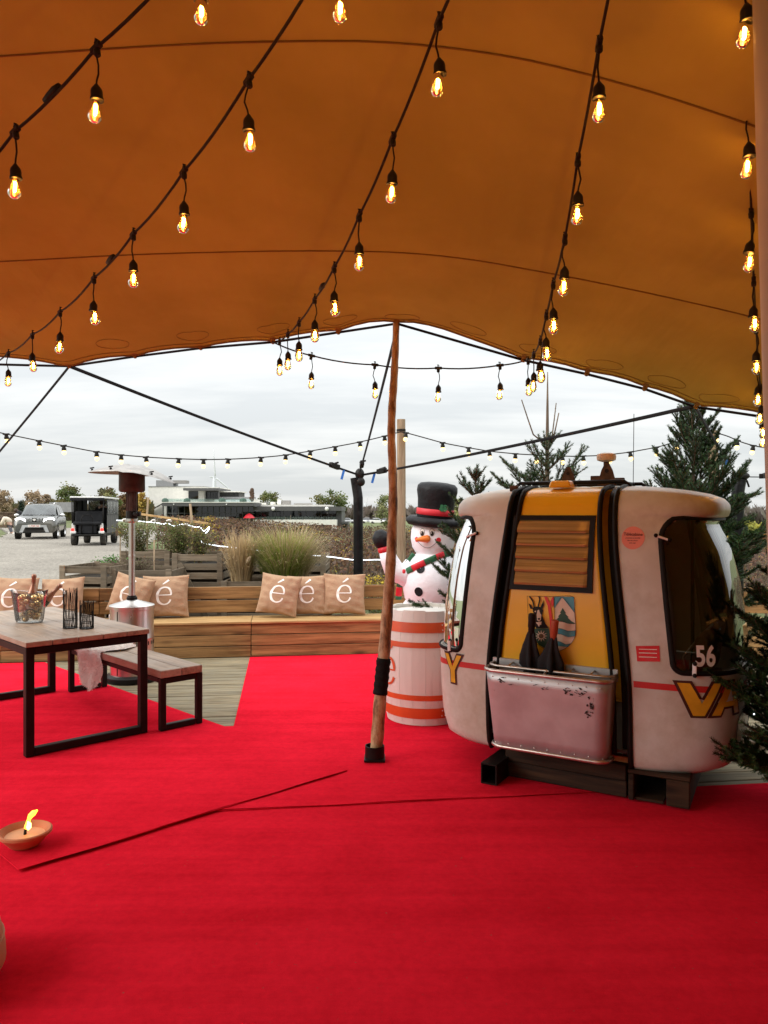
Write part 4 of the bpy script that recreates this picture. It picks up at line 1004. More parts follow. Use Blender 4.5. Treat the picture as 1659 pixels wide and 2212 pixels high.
# ================================================================== inflatable snowman
SX, SY = (935 - CX) / F * 7.4, 7.4
sm = thing('inflatable_snowman', 'waving inflatable snowman with black top hat and striped scarf behind the barrel', 'snowman', (SX, SY, .016))
prof = [(.20, 0), (.33, .02), (.395, .12), (.42, .28), (.41, .45), (.37, .60), (.30, .71), (.265, .757), (.262, .765), (.275, .78), (.295, .88), (.292, .98), (.265, 1.08), (.21, 1.16), (.165, 1.20), (.158, 1.208), (.172, 1.225), (.20, 1.27), (.214, 1.35), (.208, 1.43), (.18, 1.51), (.10, 1.565), (0, 1.575)]
m_ = MB(); m_.lathe(prof, 48); 
for i, q in enumerate(m_.v):
    a = math.atan2(q[1], q[0]); r_ = math.hypot(q[0], q[1]); w = 1 - .012 * abs(math.cos(a * 4)) ** 6 * (1 if q[2] < 1.2 else .6); m_.v[i] = (q[0] * w, q[1] * w, q[2])
body = m_.build('body', 'nylon_white', sm, True)
FA = R(-90 - 19)                                    # the way the face looks
def prr(z): return float(np.interp(z, [p[1] for p in prof], [p[0] for p in prof]))
def on_snow(da, z, off=0.0): r_ = prr(z) + off; a = FA + da; return Vector((r_ * math.cos(a), r_ * math.sin(a), z))
def disc(da, z, rx, rz, off, n=20): return [on_snow(da + rx * math.cos(q) / prr(z), z + rz * math.sin(q), off) for q in np.linspace(0, 2 * math.pi, n, endpoint=False)]
for s in (-1, 1):
    m_ = MB(); m_.poly(disc(s * .225, 1.415, .023, .036, .002)); ey = m_.build('eye', 'print_white', sm)
    m_ = MB(); m_.poly(disc(s * .225 + .005, 1.403, .0165, .022, .004)); m_.build('pupil', 'print_black', ey)
    m_ = MB(); m_.poly(disc(s * .225 - .02, 1.408, .004, .005, .006, 8)); m_.build('glint', 'print_white', ey)
    m_ = MB(); m_.tube(disc(s * .225, 1.415, .023, .036, .002), .0014, 5, closed=True); m_.build('eye_outline', 'print_black', ey)
    m_ = MB(); m_.poly(disc(s * .52, 1.345 - (s > 0) * .004, .024, .024, .003)); m_.build('cheek', 'nylon_red', sm)
m_ = MB(); b0_ = on_snow(.10, 1.355, -.012); d_ = (on_snow(-.32, 1.345, .085) - b0_); m_.tube([b0_ + d_ * t for t in (0, .15, .5, .85, 1)], [.030, .036, .028, .014, .004], 14); m_.build('carrot_nose', 'nose_orange', sm, True)
m_ = MB(); m_.tube([on_snow(q, 1.268 + .062 * (q / .46) ** 2, .003) for q in np.linspace(-.46, .46, 18)], .0018, 5); m_.build('mouth', 'print_black', sm)
for z, da, r_ in ((1.075, -.17, .042), (.862, -.20, .043), (.70, -.22, .04)):
    m_ = MB(); m_.poly(disc(da, z, r_, r_, .004)); m_.build('button', 'nylon_black', sm)
# hat, tilted
hm = Matrix.Translation((0.015, 0, 1.505)) @ Euler((R(3), R(5), 0)).to_matrix().to_4x4()
def hatv(m_): m_.v = [tuple(hm @ Vector(q)) for q in m_.v]; return m_
hat = hatv(MB().lathe([(.165, .02), (.175, .06), (.172, .12), (.180, .22), (.196, .30), (.192, .345), (.165, .372), (.09, .385), (0, .388)], 40)).build('top_hat', 'nylon_black', sm, True)
hatv(MB().lathe([(.17, .045), (.24, .05), (.272, .025), (.275, -.005), (.25, -.035), (.20, -.03), (.15, -.015)], 44)).build('hat_brim', 'nylon_black', hat, True)
hatv(MB().lathe([(.178, .07), (.183, .075), (.182, .125), (.176, .13)], 40, cap=False)).build('hat_band', 'nylon_red', hat, True)
m_ = MB()
for sx, rt in ((0, .5), (.03, -.4)):
    m_.poly([Vector((.045 + sx + math.cos(q + rt) * .022 * (1 + .25 * math.cos(4 * q)), -.186, .15 + math.sin(q + rt) * .034)) for q in np.linspace(0, 6.28, 16)[:-1]])
hatv(m_).build('holly_leaf', 'nylon_green', hat)
# waving arm with mitten
arm = [Vector((-.20, -.02, 1.05)), Vector((-.29, -.04, 1.0)), Vector((-.375, -.05, 1.05)), Vector((-.425, -.05, 1.16)), Vector((-.455, -.05, 1.25))]
m_ = MB(); m_.tube(arm, [.12, .115, .10, .082, .066], 20); am = m_.build('arm', 'nylon_white', sm, True)
m_ = MB(); m_.tube([Vector((-.447, -.05, 1.225)), Vector((-.452, -.05, 1.245)), Vector((-.459, -.05, 1.275))], [.071, .078, .073], 20); m_.build('cuff', 'nylon_red', am, True)
m_ = MB(); m_.tube([Vector((-.457, -.05, 1.262)), Vector((-.475, -.05, 1.31)), Vector((-.49, -.05, 1.36)), Vector((-.487, -.05, 1.41)), Vector((-.478, -.05, 1.432))], [.06, .09, .094, .07, .02], 18); m_.tube([Vector((-.45, -.05, 1.31)), Vector((-.40, -.06, 1.345)), Vector((-.375, -.06, 1.36))], [.045, .045, .02], 14); m_.build('mitten', 'nylon_black', am, True)
m_ = MB(); m_.tube([Vector((.2, -.02, 1.05)), Vector((.30, -.06, .95)), Vector((.33, -.14, .84))], [.11, .10, .075], 18); m_.build('arm', 'nylon_white', sm, True)
# scarf in red and green blocks
sc = thing('dummy', None, None) if False else None
def scarf(path, w, n0=0):
    P = [Vector(p) for p in path]; q = []
    for i in range(len(P) - 1):
        for j in range(6): q.append(cr(P[max(i - 1, 0)], P[i], P[i + 1], P[min(i + 2, len(P) - 1)], j / 6))
    q.append(P[-1]); stp = 5
    for k, i in enumerate(range(0, len(q) - 1, stp)):
        MB().tube(q[i:i + stp + 1], w, 10, flat=.35).build('scarf_block', 'nylon_red' if (k + n0) % 2 else 'nylon_green', sm, True)
scarf([on_snow(-1.0, 1.20, .02), on_snow(-.98, 1.10, .012), on_snow(-.86, 1.03, .014)], .028)
scarf([on_snow(1.25, 1.215, .025), on_snow(.75, 1.20, .03), on_snow(.25, 1.165, .03), on_snow(-.3, 1.10, .022), on_snow(-.82, 1.035, .018)], .030)
scarf([on_snow(-.86, 1.035, .03), on_snow(-.97, .97, .03), on_snow(-1.1, .85, .04), on_snow(-1.18, .765, .07)], .030, 1)
MB().ball(on_snow(-.84, 1.035, .03), .034, 10, 8).build('scarf_knot', 'nylon_red', sm, True)
# ================================================================== old cable-car cabin
CR = R(-30.5); CC = Vector((1.307, 4.994, 0.0))
cab = thing('cable_car_cabin', 'old white and yellow cable car cabin with ski rack parked on the carpet', 'cable car', CC, CR)
CI = Matrix.Rotation(-CR, 3, 'Z')
def loc_of(p): return CI @ (Vector(p) - CC)
ZL = [.165, .18, .215, .32, .50, .85, 1.0, 1.2, 1.40, 1.55, 1.60, 1.608, 1.622, 1.66, 1.705, 1.735, 1.76, 1.775, 1.782]
LL = [.66, .80, .865, .90, .915, .925, .915, .885, .84, .785, 0.765, .785, .805, .818, .814, .785, .70, .50, .10]
ZB = [.165, .18, .215, .32, .50, .65, .90, 1.1, 1.3, 1.45, 1.58, 1.665, 1.71, 1.745, 1.76, 1.774, 1.782]
BB = [.48, .565, .595, .612, .62, .625, .62, .61, .592, .57, .54, .51, .48, .44, .37, .28, .05]
def Lz(z): return float(np.interp(z, ZL, LL))
def Bz(z): return float(np.interp(z, ZB, BB))
NE = 4.0
def sp(c, n=NE): return math.copysign(abs(c) ** (2 / n), c)
def SP(t, z, off=0.0):
    x = (Lz(z) + off) * sp(math.cos(t)); return Vector((x, (Bz(z) + off) * sp(math.sin(t)), z - .04 * max(0, (abs(x) - .36) / .48) ** 1.6 * sstep(1.40, 1.72, z)))
def wz(z): return .405 - .105 * sstep(.5, 1.75, z) * 1.0         # half width of the doorway
def t_at(x, z): return math.acos(min(1, max(-1, (min(abs(x), Lz(z) * .999) / Lz(z)) ** (NE / 2))))
_arc = {}
def arc_table(z):
    k = round(z, 4)
    if k not in _arc:
        T = np.linspace(-math.pi / 2, 0, 240); p = [SP(t, z) for t in T]; s = [0.0]
        for a, b in zip(p[:-1], p[1:]): s.append(s[-1] + (b - a).length)
        s = np.array(s); _arc[k] = (T, s - s[-1])          # s = 0 at the nose, negative on the door side
    return _arc[k]
def s_to_t(s, z): T, S_ = arc_table(z); return math.copysign(float(np.interp(-abs(s), S_, T)), s)
def t_to_s(t, z): T, S_ = arc_table(z); return math.copysign(float(np.interp(-abs(t), T, S_)), t)
def mir(p, side):                                  # the two ends are not quite the same length
    f = .04 if side > 0 else -.035
    return Vector(((p.x + f * max(0, (p.x - .45) / .45)) * side, p.y, p.z))
def end_pt(s, z, off=0.0, side=1):                # point on an end shell at arc s (negative = door side facing us)
    t = s_to_t(s, z); p = SP(t, z); q = SP(t + .01, z); a = SP(t, min(z + .01, 1.78)); b = SP(t, max(z - .01, .166))
    n = (q - p).cross(a - b).normalized()
    if n.dot(Vector((p.x, p.y, 0))) < 0: n = -n
    p = p + n * off
    return mir(p, side)
def cab_ray(px, py, off=0.0):                     # photo pixel -> (x, z) on the door side of the cabin
    o = loc_of((0, 0, EYE)); d = CI @ Vector(((px - CX) / F, 1, -(py - CY) / F)); B = .6
    for _ in range(12):
        k = (-B - off - o.y) / d.y; p = o + d * k; B = Bz(max(.17, min(1.77, p.z)))
    return p.x, p.z
def xw(z): return .55 + max(-.1, (1.55 - z)) * .10     # where the end window begins on the door side
WZ0, WZ1 = .75, 1.605; WH = .75
def s_w(z): return abs(t_to_s(-t_at(xw(z), z), z))
def wsdf(s, z, grow=0.0):
    x = s / s_w(min(max(z, WZ0 - .1), WZ1 + .02)) * WH; cz = (WZ0 + WZ1) / 2; h = (WZ1 - WZ0) / 2 + grow; r = .15 if z > cz else .05
    qx, qz = abs(x) - (WH + grow) + r, abs(z - cz) - h + r
    return math.hypot(max(qx, 0), max(qz, 0)) + min(max(qx, qz), 0) - r
GAP = .022
zrows = sorted(set([.165, .172, .18, .195, .215, .25, .29, .34] + list(np.linspace(.40, 1.60, 58)) + [1.604, 1.608, 1.615, 1.622, 1.635, 1.65, 1.67, 1.685, 1.70, 1.715, 1.725, 1.735, 1.745, 1.755, 1.765, 1.771, 1.776, 1.782]))
for side in (1, -1):
    NQ = 130; P = []; Sv = []
    for z in zrows:
        x0 = min(wz(z) + GAP, Lz(z) * .98); s0 = t_to_s(-t_at(x0, z), z); row = []; sr = []
        for i in range(NQ + 1):
            s = s0 + (-2 * s0) * i / NQ; p = SP(s_to_t(s, z), z); row.append(mir(p, side)); sr.append(s)
        P.append(row); Sv.append(sr)
    keep = lambda i, j: wsdf((Sv[i][j] + Sv[i + 1][j + 1]) / 2, (zrows[i] + zrows[i + 1]) / 2, -.004) > 0
    sh = MB().grid(P, flip=(side < 0), keep=keep).build('end_shell', 'cabin_white', cab, True, weld=True)
    md = sh.modifiers.new('thickness', 'SOLIDIFY'); md.thickness = .018; md.offset = -1
    # window pane and rubber gasket
    rows_ = []
    for z in np.linspace(WZ0 - .012, WZ1 + .012, 26):
        zc_ = min(max(z, WZ0), WZ1); rows_.append([end_pt(q / WH * s_w(zc_), z, -.022, side) for q in np.linspace(-WH - .012, WH + .012, 60)])
    wn_ = MB().grid(rows_).build('end_window', 'smoked_glass', cab, True)
    ct = []
    cz, hh = (WZ0 + WZ1) / 2, (WZ1 - WZ0) / 2
    def corner(cx_, cz_, r, a0, a1): return [(cx_ + r * math.cos(a), cz_ + r * math.sin(a)) for a in np.linspace(a0, a1, 8)]
    def seg2(a, b, n): return [(a[0] + (b[0] - a[0]) * i / n, a[1] + (b[1] - a[1]) * i / n) for i in range(n)]
    rT, rB = .15, .05
    ct += corner(WH - rT, WZ1 - rT, rT, 0, math.pi / 2); ct += seg2((WH - rT, WZ1), (-WH + rT, WZ1), 40)[1:]
    ct += corner(-WH + rT, WZ1 - rT, rT, math.pi / 2, math.pi); ct += seg2((-WH, WZ1 - rT), (-WH, WZ0 + rB), 18)[1:]
    ct += corner(-WH + rB, WZ0 + rB, rB, math.pi, 1.5 * math.pi); ct += seg2((-WH + rB, WZ0), (WH - rB, WZ0), 40)[1:]
    ct += corner(WH - rB, WZ0 + rB, rB, 1.5 * math.pi, 2 * math.pi); ct += seg2((WH, WZ0 + rB), (WH, WZ1 - rT), 18)[1:]
    MB().tube([end_pt(a / WH * s_w(z), z, .002, side) for a, z in ct], .016, 8, closed=True, flat=.5).build('window_gasket', 'black_rubber', wn_, True)
    # black jamb along the doorway on both flanks, with a dark rebate behind it
    for ys_ in (-1, 1):
        zz = list(np.linspace(.18, 1.60, 30)) + list(np.linspace(1.62, 1.776, 16))
        MB().tube([Vector((side * (wz(z) + GAP - .006), ys_ * (Bz(z) * sp(math.sqrt(max(0, 1 - ((wz(z) + GAP) / max(Lz(z), .45)) ** NE))) + .004), z)) for z in zz], .0155, 8, up=(1, 0, 0)).build('door_jamb', 'cabin_black', cab, True)
        rb = [[Vector((side * (wz(z) + GAP + .03 - q * (GAP + .075)), ys_ * (Bz(z) - .075 - .01 * q), z)) for q in (0, .5, 1)] for z in list(np.linspace(.20, 1.70, 24)) + [1.73, 1.755]]
        MB().grid(rb).build('jamb_rebate', 'cabin_black', cab, True)
    # lettering band, stripe, dark recess and clips on the ends
    st = []
    for z in (.655, .69):
        s0 = t_to_s(-t_at(wz(z) + GAP + .02, z), z); st.append([end_pt(s0 + (-2 * s0) * i / 60, z - .02 * sstep(.0, .5, i / 60) , .003, side) for i in range(61)])
    MB().grid(st).build('red_stripe', 'stripe_red', cab, True)
    if side > 0:
        m_ = MB(); m_.poly([end_pt(-.06 + a, .365 + b, .004, side) for a, b in [(.27 * sp(math.cos(q), 6), .145 * sp(math.sin(q), 6)) for q in np.linspace(0, 2 * math.pi, 60, endpoint=False)]]); m_.build('bumper_recess', 'black_rubber', cab)
    for s_, z_, rt in ((-s_w(1.45) + .02, 1.475, 25), (-s_w(.8) + .10, .775, 88)):
        c0 = end_pt(s_, z_, .014, side); 
        t1 = (end_pt(s_ + .02, z_, .014, side) - c0).normalized(); t2 = (end_pt(s_, z_ + .02, .014, side) - c0).normalized(); d = t1 * math.cos(R(rt)) - t2 * math.sin(R(rt)); 
        if z_ < 1: d = -t2
        m_ = MB(); m_.bar(c0 - d * .035, c0 + d * .035, .022, .012); cl = m_.build('window_clip', 'white_paint', cab, bevel=.003)
        m_ = MB(); m_.ball(c0 - d * .032 + t1.cross(t2) * .006, .012, 10, 6); m_.ball(c0 + d * .032 + t1.cross(t2) * .006, .012, 10, 6); m_.build('clip_screw', 'black_rubber', cl, True)

# letters: VA at the right-hand end, Y at the other
V_ = [(-.5, .5), (-.22, .5), (.06, -.12), (.32, .5), (.52, .5), (.14, -.5), (-.12, -.5)]
A_o = [(-.55, -.5), (-.30, -.5), (-.20, -.25), (.16, -.25), (.22, -.5), (.48, -.5), (.16, .5), (-.12, .5)]; A_i = [(-.13, -.08), (.12, -.08), (.02, .30)]
Y_ = [(-.55, .5), (-.28, .5), (0, .08), (.28, .5), (.55, .5), (.14, -.06), (.14, -.5), (-.14, -.5), (-.14, -.06)]
def dens(poly, n=5):
    out = []
    for i in range(len(poly)):
        a, b = poly[i], poly[(i + 1) % len(poly)]; out += [(a[0] + (b[0] - a[0]) * j / n, a[1] + (b[1] - a[1]) * j / n) for j in range(n)]
    return out
def grow(poly, g):
    n = len(poly); a = sum(poly[i][0] * poly[(i + 1) % n][1] - poly[(i + 1) % n][0] * poly[i][1] for i in range(n)); sg = 1 if a > 0 else -1; out = []
    for i in range(n):
        p0, p1, p2 = Vector(poly[i - 1]), Vector(poly[i]), Vector(poly[(i + 1) % n]); d1, d2 = (p1 - p0).normalized(), (p2 - p1).normalized()
        n1, n2 = Vector((d1.y, -d1.x)) * sg, Vector((d2.y, -d2.x)) * sg; m = (n1 + n2); m = m / max(.35, m.dot(n1)) if m.length > 1e-3 else n1
        out.append((p1.x + m.x * g, p1.y + m.y * g))
    return out
def end_letter(poly, s_, z_, w, h, side, hole=None):
    def fn(off): return lambda q: end_pt(s_ + q[0] * w * side, z_ + q[1] * h, off, side)
    m_ = MB(); m_.poly([fn(.005)(q) for q in dens(grow(poly, .07))]); o = m_.build('letter_outline', 'letter_edge', cab, True)
    m_ = MB(); m_.poly([fn(.008)(q) for q in dens(poly)]); m_.build('letter_face', 'letter_yellow', o, True)
    if hole:
        m_ = MB(); m_.poly([fn(.010)(q) for q in dens(hole)]); m_.build('letter_counter', 'cabin_white', o, True)
sV = -s_w(.62) + .085
end_letter(V_, sV + .022, .612, .215, .175, 1); end_letter(A_o, sV + .195, .612, .195, .175, 1, A_i)
end_letter(Y_, -s_w(.62) + .055, .635, .15, .175, -1)
# number 56 on the window
m_ = MB(); sN = -s_w(.9) + .175
text_on(m_, '56', .155, lambda x, y: end_pt(sN + x, .79 + y, -.017, 1), bold=.03, width=.72); m_.build('cabin_number', 'print_white', cab)

# door leaf on both flanks
def door_pt(x, z, off=0.0, ys_=-1): return Vector((x, ys_ * (Bz(z) - .012 + off), z))
dz = list(np.linspace(.27, 1.60, 40)) + list(np.linspace(1.615, 1.776, 18))
def dxl(z): return -(wz(z) - .045)
def dxr(z): return wz(z) - .072
for ys_ in (-1, 1):
    dr = MB().grid([[door_pt(dxl(z) + (dxr(z) - dxl(z)) * q, z, 0, ys_) for q in np.linspace(0, 1, 17)] for z in dz], flip=(ys_ > 0)).build('door', 'cabin_yellow', cab, True)
    md = dr.modifiers.new('thickness', 'SOLIDIFY'); md.thickness = .015; md.offset = -1 
    for dxe in (dxl, dxr): MB().tube([door_pt(dxe(z), z, .006, ys_) for z in dz], .0155, 8, up=(1, 0, 0)).build('door_seal', 'black_rubber', dr, True)
    if ys_ > 0: continue
    xa, za = cab_ray(1110, 1114); xb, zb = cab_ray(1287, 1112); xc, zc_ = cab_ray(1279, 1281); xd, zd = cab_ray(1099, 1273)
    x0t, x1t, x0b, x1b, zt, zb_ = xa, xb, xd, xc, (za + zb) / 2, (zc_ + zd) / 2
    def wp(u, v, off): z = zt + (zb_ - zt) * v; xl = x0t + (x0b - x0t) * v; xr = x1t + (x1b - x1t) * v; return door_pt(xl + (xr - xl) * u, z, off)
    fr_ = .065
    wf = None
    for (u0, v0, u1, v1) in ((0, 0, 1, fr_), (0, 1 - fr_, 1, 1), (0, fr_, fr_ * .9, 1 - fr_), (1 - fr_ * .9, fr_, 1, 1 - fr_)):
        m_ = MB(); m_.grid([[wp(u0 + (u1 - u0) * i / 6, v0 + (v1 - v0) * j / 8, .014) for i in range(7)] for j in range(9)], flip=True)
        edge = [wp(u0, v0, .014), wp(u1, v0, .014), wp(u1, v1, .014), wp(u0, v1, .014)]; inner = [wp(u0, v0, -.02), wp(u1, v0, -.02), wp(u1, v1, -.02), wp(u0, v1, -.02)]
        m_.add(edge + inner, [(0, 1, 5, 4), (1, 2, 6, 5), (2, 3, 7, 6), (3, 0, 4, 7)]); wf = m_.build('louvre_frame', 'cabin_black', dr)
    MB().grid([[wp(u, v, .002) for u in (.03, .97)] for v in np.linspace(.03, .97, 6)], flip=True).build('louvre_backing', 'cabin_inside', dr)
    for k in range(5):
        v0, v1 = fr_ + (1 - 2 * fr_) * k / 5, fr_ + (1 - 2 * fr_) * (k + 1) / 5 - .006; P = []
        for j, (vv, of) in enumerate(((v0, .006), (v0 + .012, .008), (v1 - .028, .026), (v1 - .016, .022), (v1, .020), (v1 + .002, .004))):
            P.append([wp(u, vv, of * (1 - .5 * (u > .93))) for u in (fr_ + .005, .5, .90, .935)])
        MB().grid(P, flip=True).build('louvre_slat', 'bronze_acrylic', dr, True, angle=25)
    # crest: chamois, edelweiss, skis, fir and waves, in the coordinates of one enlarged view
    def zx(px, py, off): 
        x, z = cab_ray((1750 + px * .42194) / 1.82279, (1850 + py * .42194) / 1.82279); return door_pt(x, z, off)
    def cp(name, mat, pts, lay, n=3): m_ = MB(); m_.poly([zx(x, y, .002 + lay * .0012) for x, y in dens(pts, n)]); return m_.build(name, mat, dr)
    def cline(pts, w, mat='print_black', lay=6):
        Lf, Rt = ribbon(pts, [w] * len(pts), 4); MB().grid([[zx(a.x, a.y, .002 + lay * .0012), zx(b.x, b.y, .002 + lay * .0012)] for a, b in zip(Lf, Rt)]).build('crest_line', mat, dr)
    rarc = [(1222, 1500), (1215, 1560), (1185, 1615), (1130, 1665), (1040, 1705)]
    cp('crest_field', 'print_cream', [(1020, 1183), (1203, 1187), (1215, 1330)] + rarc, 1)
    cp('crest_sky', 'print_blue', [(1020, 1183), (1203, 1187), (1211, 1335), (1095, 1190), (1022, 1290)], 2)
    cp('crest_fir', 'print_green', [(1100, 1290), (1130, 1340), (1120, 1342), (1155, 1375), (1146, 1380), (1180, 1412), (1220, 1436), (1160, 1436), (1100, 1418), (1045, 1410), (1040, 1398), (1066, 1374), (1056, 1370), (1084, 1338), (1074, 1336)], 3)
    cp('crest_wave', 'print_blue', [(1034, 1478), (1090, 1484), (1150, 1504), (1222, 1500), (1219, 1552), (1150, 1560), (1090, 1536), (1034, 1530)], 3)
    cp('crest_wave', 'print_blue', [(1036, 1598), (1080, 1606), (1130, 1630), (1180, 1622), (1150, 1655), (1100, 1650), (1036, 1640)], 3)
    cp('crest_ski', 'print_red', [(925, 1180), (950, 1182), (985, 1250), (1000, 1360), (1018, 1660), (985, 1640), (978, 1400), (960, 1270)], 4)
    cp('crest_ski', 'print_red', [(1020, 1183), (1003, 1190), (985, 1225), (1004, 1290), (1018, 1240)], 4)
    cp('crest_meadow', 'print_green', [(838, 1482), (970, 1480), (985, 1560), (990, 1640), (940, 1668), (880, 1638), (838, 1590)], 3)
    cp('crest_edelweiss', 'print_cream', [(900 + (62 if i % 2 == 0 else 26) * math.cos(i * math.pi / 12), 1552 + (58 if i % 2 == 0 else 24) * math.sin(i * math.pi / 12)) for i in range(24)], 4, 1)
    cp('crest_flower_heart', 'print_brown', [(900 + 24 * math.cos(q), 1552 + 22 * math.sin(q)) for q in np.linspace(0, 6.28, 14)[:-1]], 5, 1)
    cp('crest_chamois_neck', 'print_black', [(846, 1360), (912, 1370), (940, 1440), (972, 1478), (850, 1480), (838, 1430)], 3)
    cp('crest_chamois_head', 'print_black', [(820, 1290), (850, 1276), (900, 1282), (918, 1310), (908, 1360), (900, 1410), (880, 1424), (858, 1412), (842, 1350), (824, 1330)], 4)
    cp('crest_chamois_blaze', 'print_cream', [(866, 1312), (880, 1306), (890, 1340), (902, 1352), (898, 1400), (880, 1416), (862, 1404), (858, 1352)], 5)
    cp('crest_chamois_beard', 'print_cream', [(850, 1424), (905, 1416), (900, 1450), (888, 1444), (880, 1468), (868, 1446)], 5)
    cp('crest_chamois_ear', 'print_black', [(782, 1246), (808, 1264), (822, 1300), (800, 1298)], 5); cp('crest_chamois_ear', 'print_black', [(922, 1216), (926, 1262), (912, 1298), (896, 1276)], 5)
    cp('crest_chamois_eye', 'print_cream', [(838, 1318), (852, 1314), (854, 1326), (842, 1330)], 6, 1); cp('crest_chamois_nose', 'print_black', [(868, 1384), (892, 1384), (888, 1400), (872, 1400)], 6, 1)
    for hn in ([(790, 1182), (806, 1200), (824, 1232), (836, 1284)], [(878, 1180), (888, 1205), (882, 1240), (872, 1284)]): cline(hn, 13)
    cline([(770, 1178), (1018, 1183), (1204, 1187), (1212, 1330), (1222, 1430)] + rarc, 3.5); cline([(770, 1178), (776, 1300), (783, 1430), (800, 1530), (838, 1592), (880, 1640), (940, 1672), (1040, 1705)], 3.0)
    cline([(1018, 1183), (1022, 1300), (1032, 1480), (1036, 1700)], 4); cline([(1030, 1290), (1095, 1190), (1212, 1335)], 3); cline([(1034, 1412), (1100, 1418), (1160, 1436), (1222, 1436)], 3)
    for wv in ([(1034, 1478), (1090, 1484), (1150, 1504), (1222, 1500)], [(1034, 1530), (1090, 1536), (1150, 1560), (1219, 1552)], [(1036, 1598), (1080, 1606), (1130, 1630), (1180, 1622)]): cline(wv, 3)

# stickers on the right-hand shell
def side_pt(x, z, off): 
    s = t_to_s(-t_at(x, z), z); return end_pt(s, z, off, 1)
xr, zr = cab_ray(1366, 1162); xs2, zs2 = cab_ray(1395, 1412)
m_ = MB(); m_.poly([side_pt(xr + .060 * math.cos(q), zr + .064 * math.sin(q), .002) for q in np.linspace(0, 2 * math.pi, 36, endpoint=False)]); stk = m_.build('round_sticker', 'sticker_pink', cab)
for tx, sz, zo, bd, wd in (('Télécabine', .024, .012, .01, .95), ('présentation de 16h à 22h', .0085, -.004, .02, .85), ('Merci de la fermer', .0085, -.018, .02, .85), ('après usage', .0085, -.031, .02, .85)):
    m_ = MB(); text_on(m_, tx, sz, lambda x, y: side_pt(xr + x, zr + zo + y, .004), bd, wd); m_.build('sticker_text', 'print_dark', stk)
m_ = MB(); m_.poly(dens([side_pt(xs2 + a, zs2 + b, .003)[:] for a, b in ((-.056, .036), (.056, .046), (.060, -.040), (-.048, -.048))], 1) if False else [side_pt(xs2 + a, zs2 + b, .003) for a, b in ((-.056, .036), (0, .041), (.056, .046), (.058, 0), (.060, -.040), (0, -.044), (-.048, -.048), (-.052, 0))]); st2 = m_.build('square_sticker', 'sticker_red', cab)
for b in (.02, 0, -.022):
    m_ = MB(); m_.add([side_pt(xs2 + x, zs2 + b + x * .05 + h, .005) for x in (-.04, .045) for h in (0, .004)], [(0, 2, 3, 1)]); m_.build('sticker_line', 'print_white', st2)

# ski basket
bk_ = .0; yb = -Bz(.6)
x0, x1 = -.375, .350; ztop, zbot = .690, .262
def bas(q, z, d):     # q 0..1 along rounded front, depth d
    return q
outl = []
rc_ = .07
def basket_path(z, dep, inset):
    a, b = x0 + inset, x1 - inset; yf = yb - dep; pts = [(a, yb - .005)]
    pts += [(a + rc_ - rc_ * math.cos(q), yf + rc_ - rc_ * math.sin(q)) for q in np.linspace(0, math.pi / 2, 7)]
    pts += [(b - rc_ + rc_ * math.sin(q), yf + rc_ - rc_ * math.cos(q)) for q in np.linspace(0, math.pi / 2, 7)]
    return [Vector((x, y, z)) for x, y in pts + [(b, yb - .005)]]
m_ = MB(); m_.grid([basket_path(zbot + (ztop - zbot) * t, .125 + .05 * t, .03 - .03 * t) for t in np.linspace(0, 1, 8)], flip=True)
bt = basket_path(zbot, .125, .03); m_.add(bt, [tuple(range(len(bt)))]); bas_o = m_.build('ski_basket', 'alu', cab, True, angle=50)
md = bas_o.modifiers.new('thickness', 'SOLIDIFY'); md.thickness = .003
MB().tube(basket_path(ztop + .012, .18, -.004), .0115, 8).build('top_rail', 'alu_rail', bas_o, True)
MB().tube(basket_path(ztop + .026, .105, -.002), .009, 8).build('middle_rail', 'alu_rail', bas_o, True)
MB().tube(basket_path(zbot - .012, .12, .02), .0125, 8).build('bottom_rail', 'alu_rail', bas_o, True)
for i in range(1, 6):
    x = x0 + (x1 - x0) * i / 6; MB().tube([(x, yb - .008, ztop + .035), (x, yb - .10, ztop + .026)], .006, 6).build('divider_bar', 'alu_rail', bas_o, True)
MB().tube([((x0 + x1) / 2, yb - .105, ztop + .026), ((x0 + x1) / 2, yb - .178, ztop + .012)], .006, 6).build('divider_bar', 'alu_rail', bas_o, True)
MB().box(((x0 + x1) / 2, yb + .0, ztop + .02), (x1 - x0 + .02, .012, .07)).build('back_plate', 'alu', bas_o, bevel=.003)
m_ = MB()
for i in range(9):
    for z, dd in ((ztop - .022, .1765), (zbot + .012, .130)): m_.ball((x0 + .06 + i * .078, yb - dd, z), .0045, 6, 4)
m_.build('rivets', 'alu_rail', bas_o)
# scuffs: worn-through paint on the right-hand front
plain('scuff', (0.03, 0.022, 0.02), 0.8, 0.2, 0.3, 30)
def scuff(cx_, cz_, rx, rz, seed, cnt=9):
    rr = random.Random(seed); m_ = MB()
    for _ in range(cnt):
        ox, oz = cx_ + rx * rr.gauss(0, .7), cz_ + rz * rr.gauss(0, .6); sx, sz = rx * rr.uniform(.12, .5), rz * rr.uniform(.12, .45); a0 = rr.uniform(-.5, .5); pts = []
        for k in range(14):
            a = 2 * math.pi * k / 14; q = rr.uniform(.35, 1.1); u, v = sx * q * math.cos(a), sz * q * math.sin(a); x, z = ox + u * math.cos(a0) - v * math.sin(a0), oz + u * math.sin(a0) + v * math.cos(a0); z = min(z, ztop - .008); x = min(max(x, x0 + .09), x1 - .08); t = (z - zbot) / (ztop - zbot); pts.append(Vector((x, yb - (.125 + .05 * t) - .0065 - .0002 * _, z)))
        m_.poly(pts)
    m_.build('paint_scuff', 'scuff', bas_o)['kind'] = 'stuff'
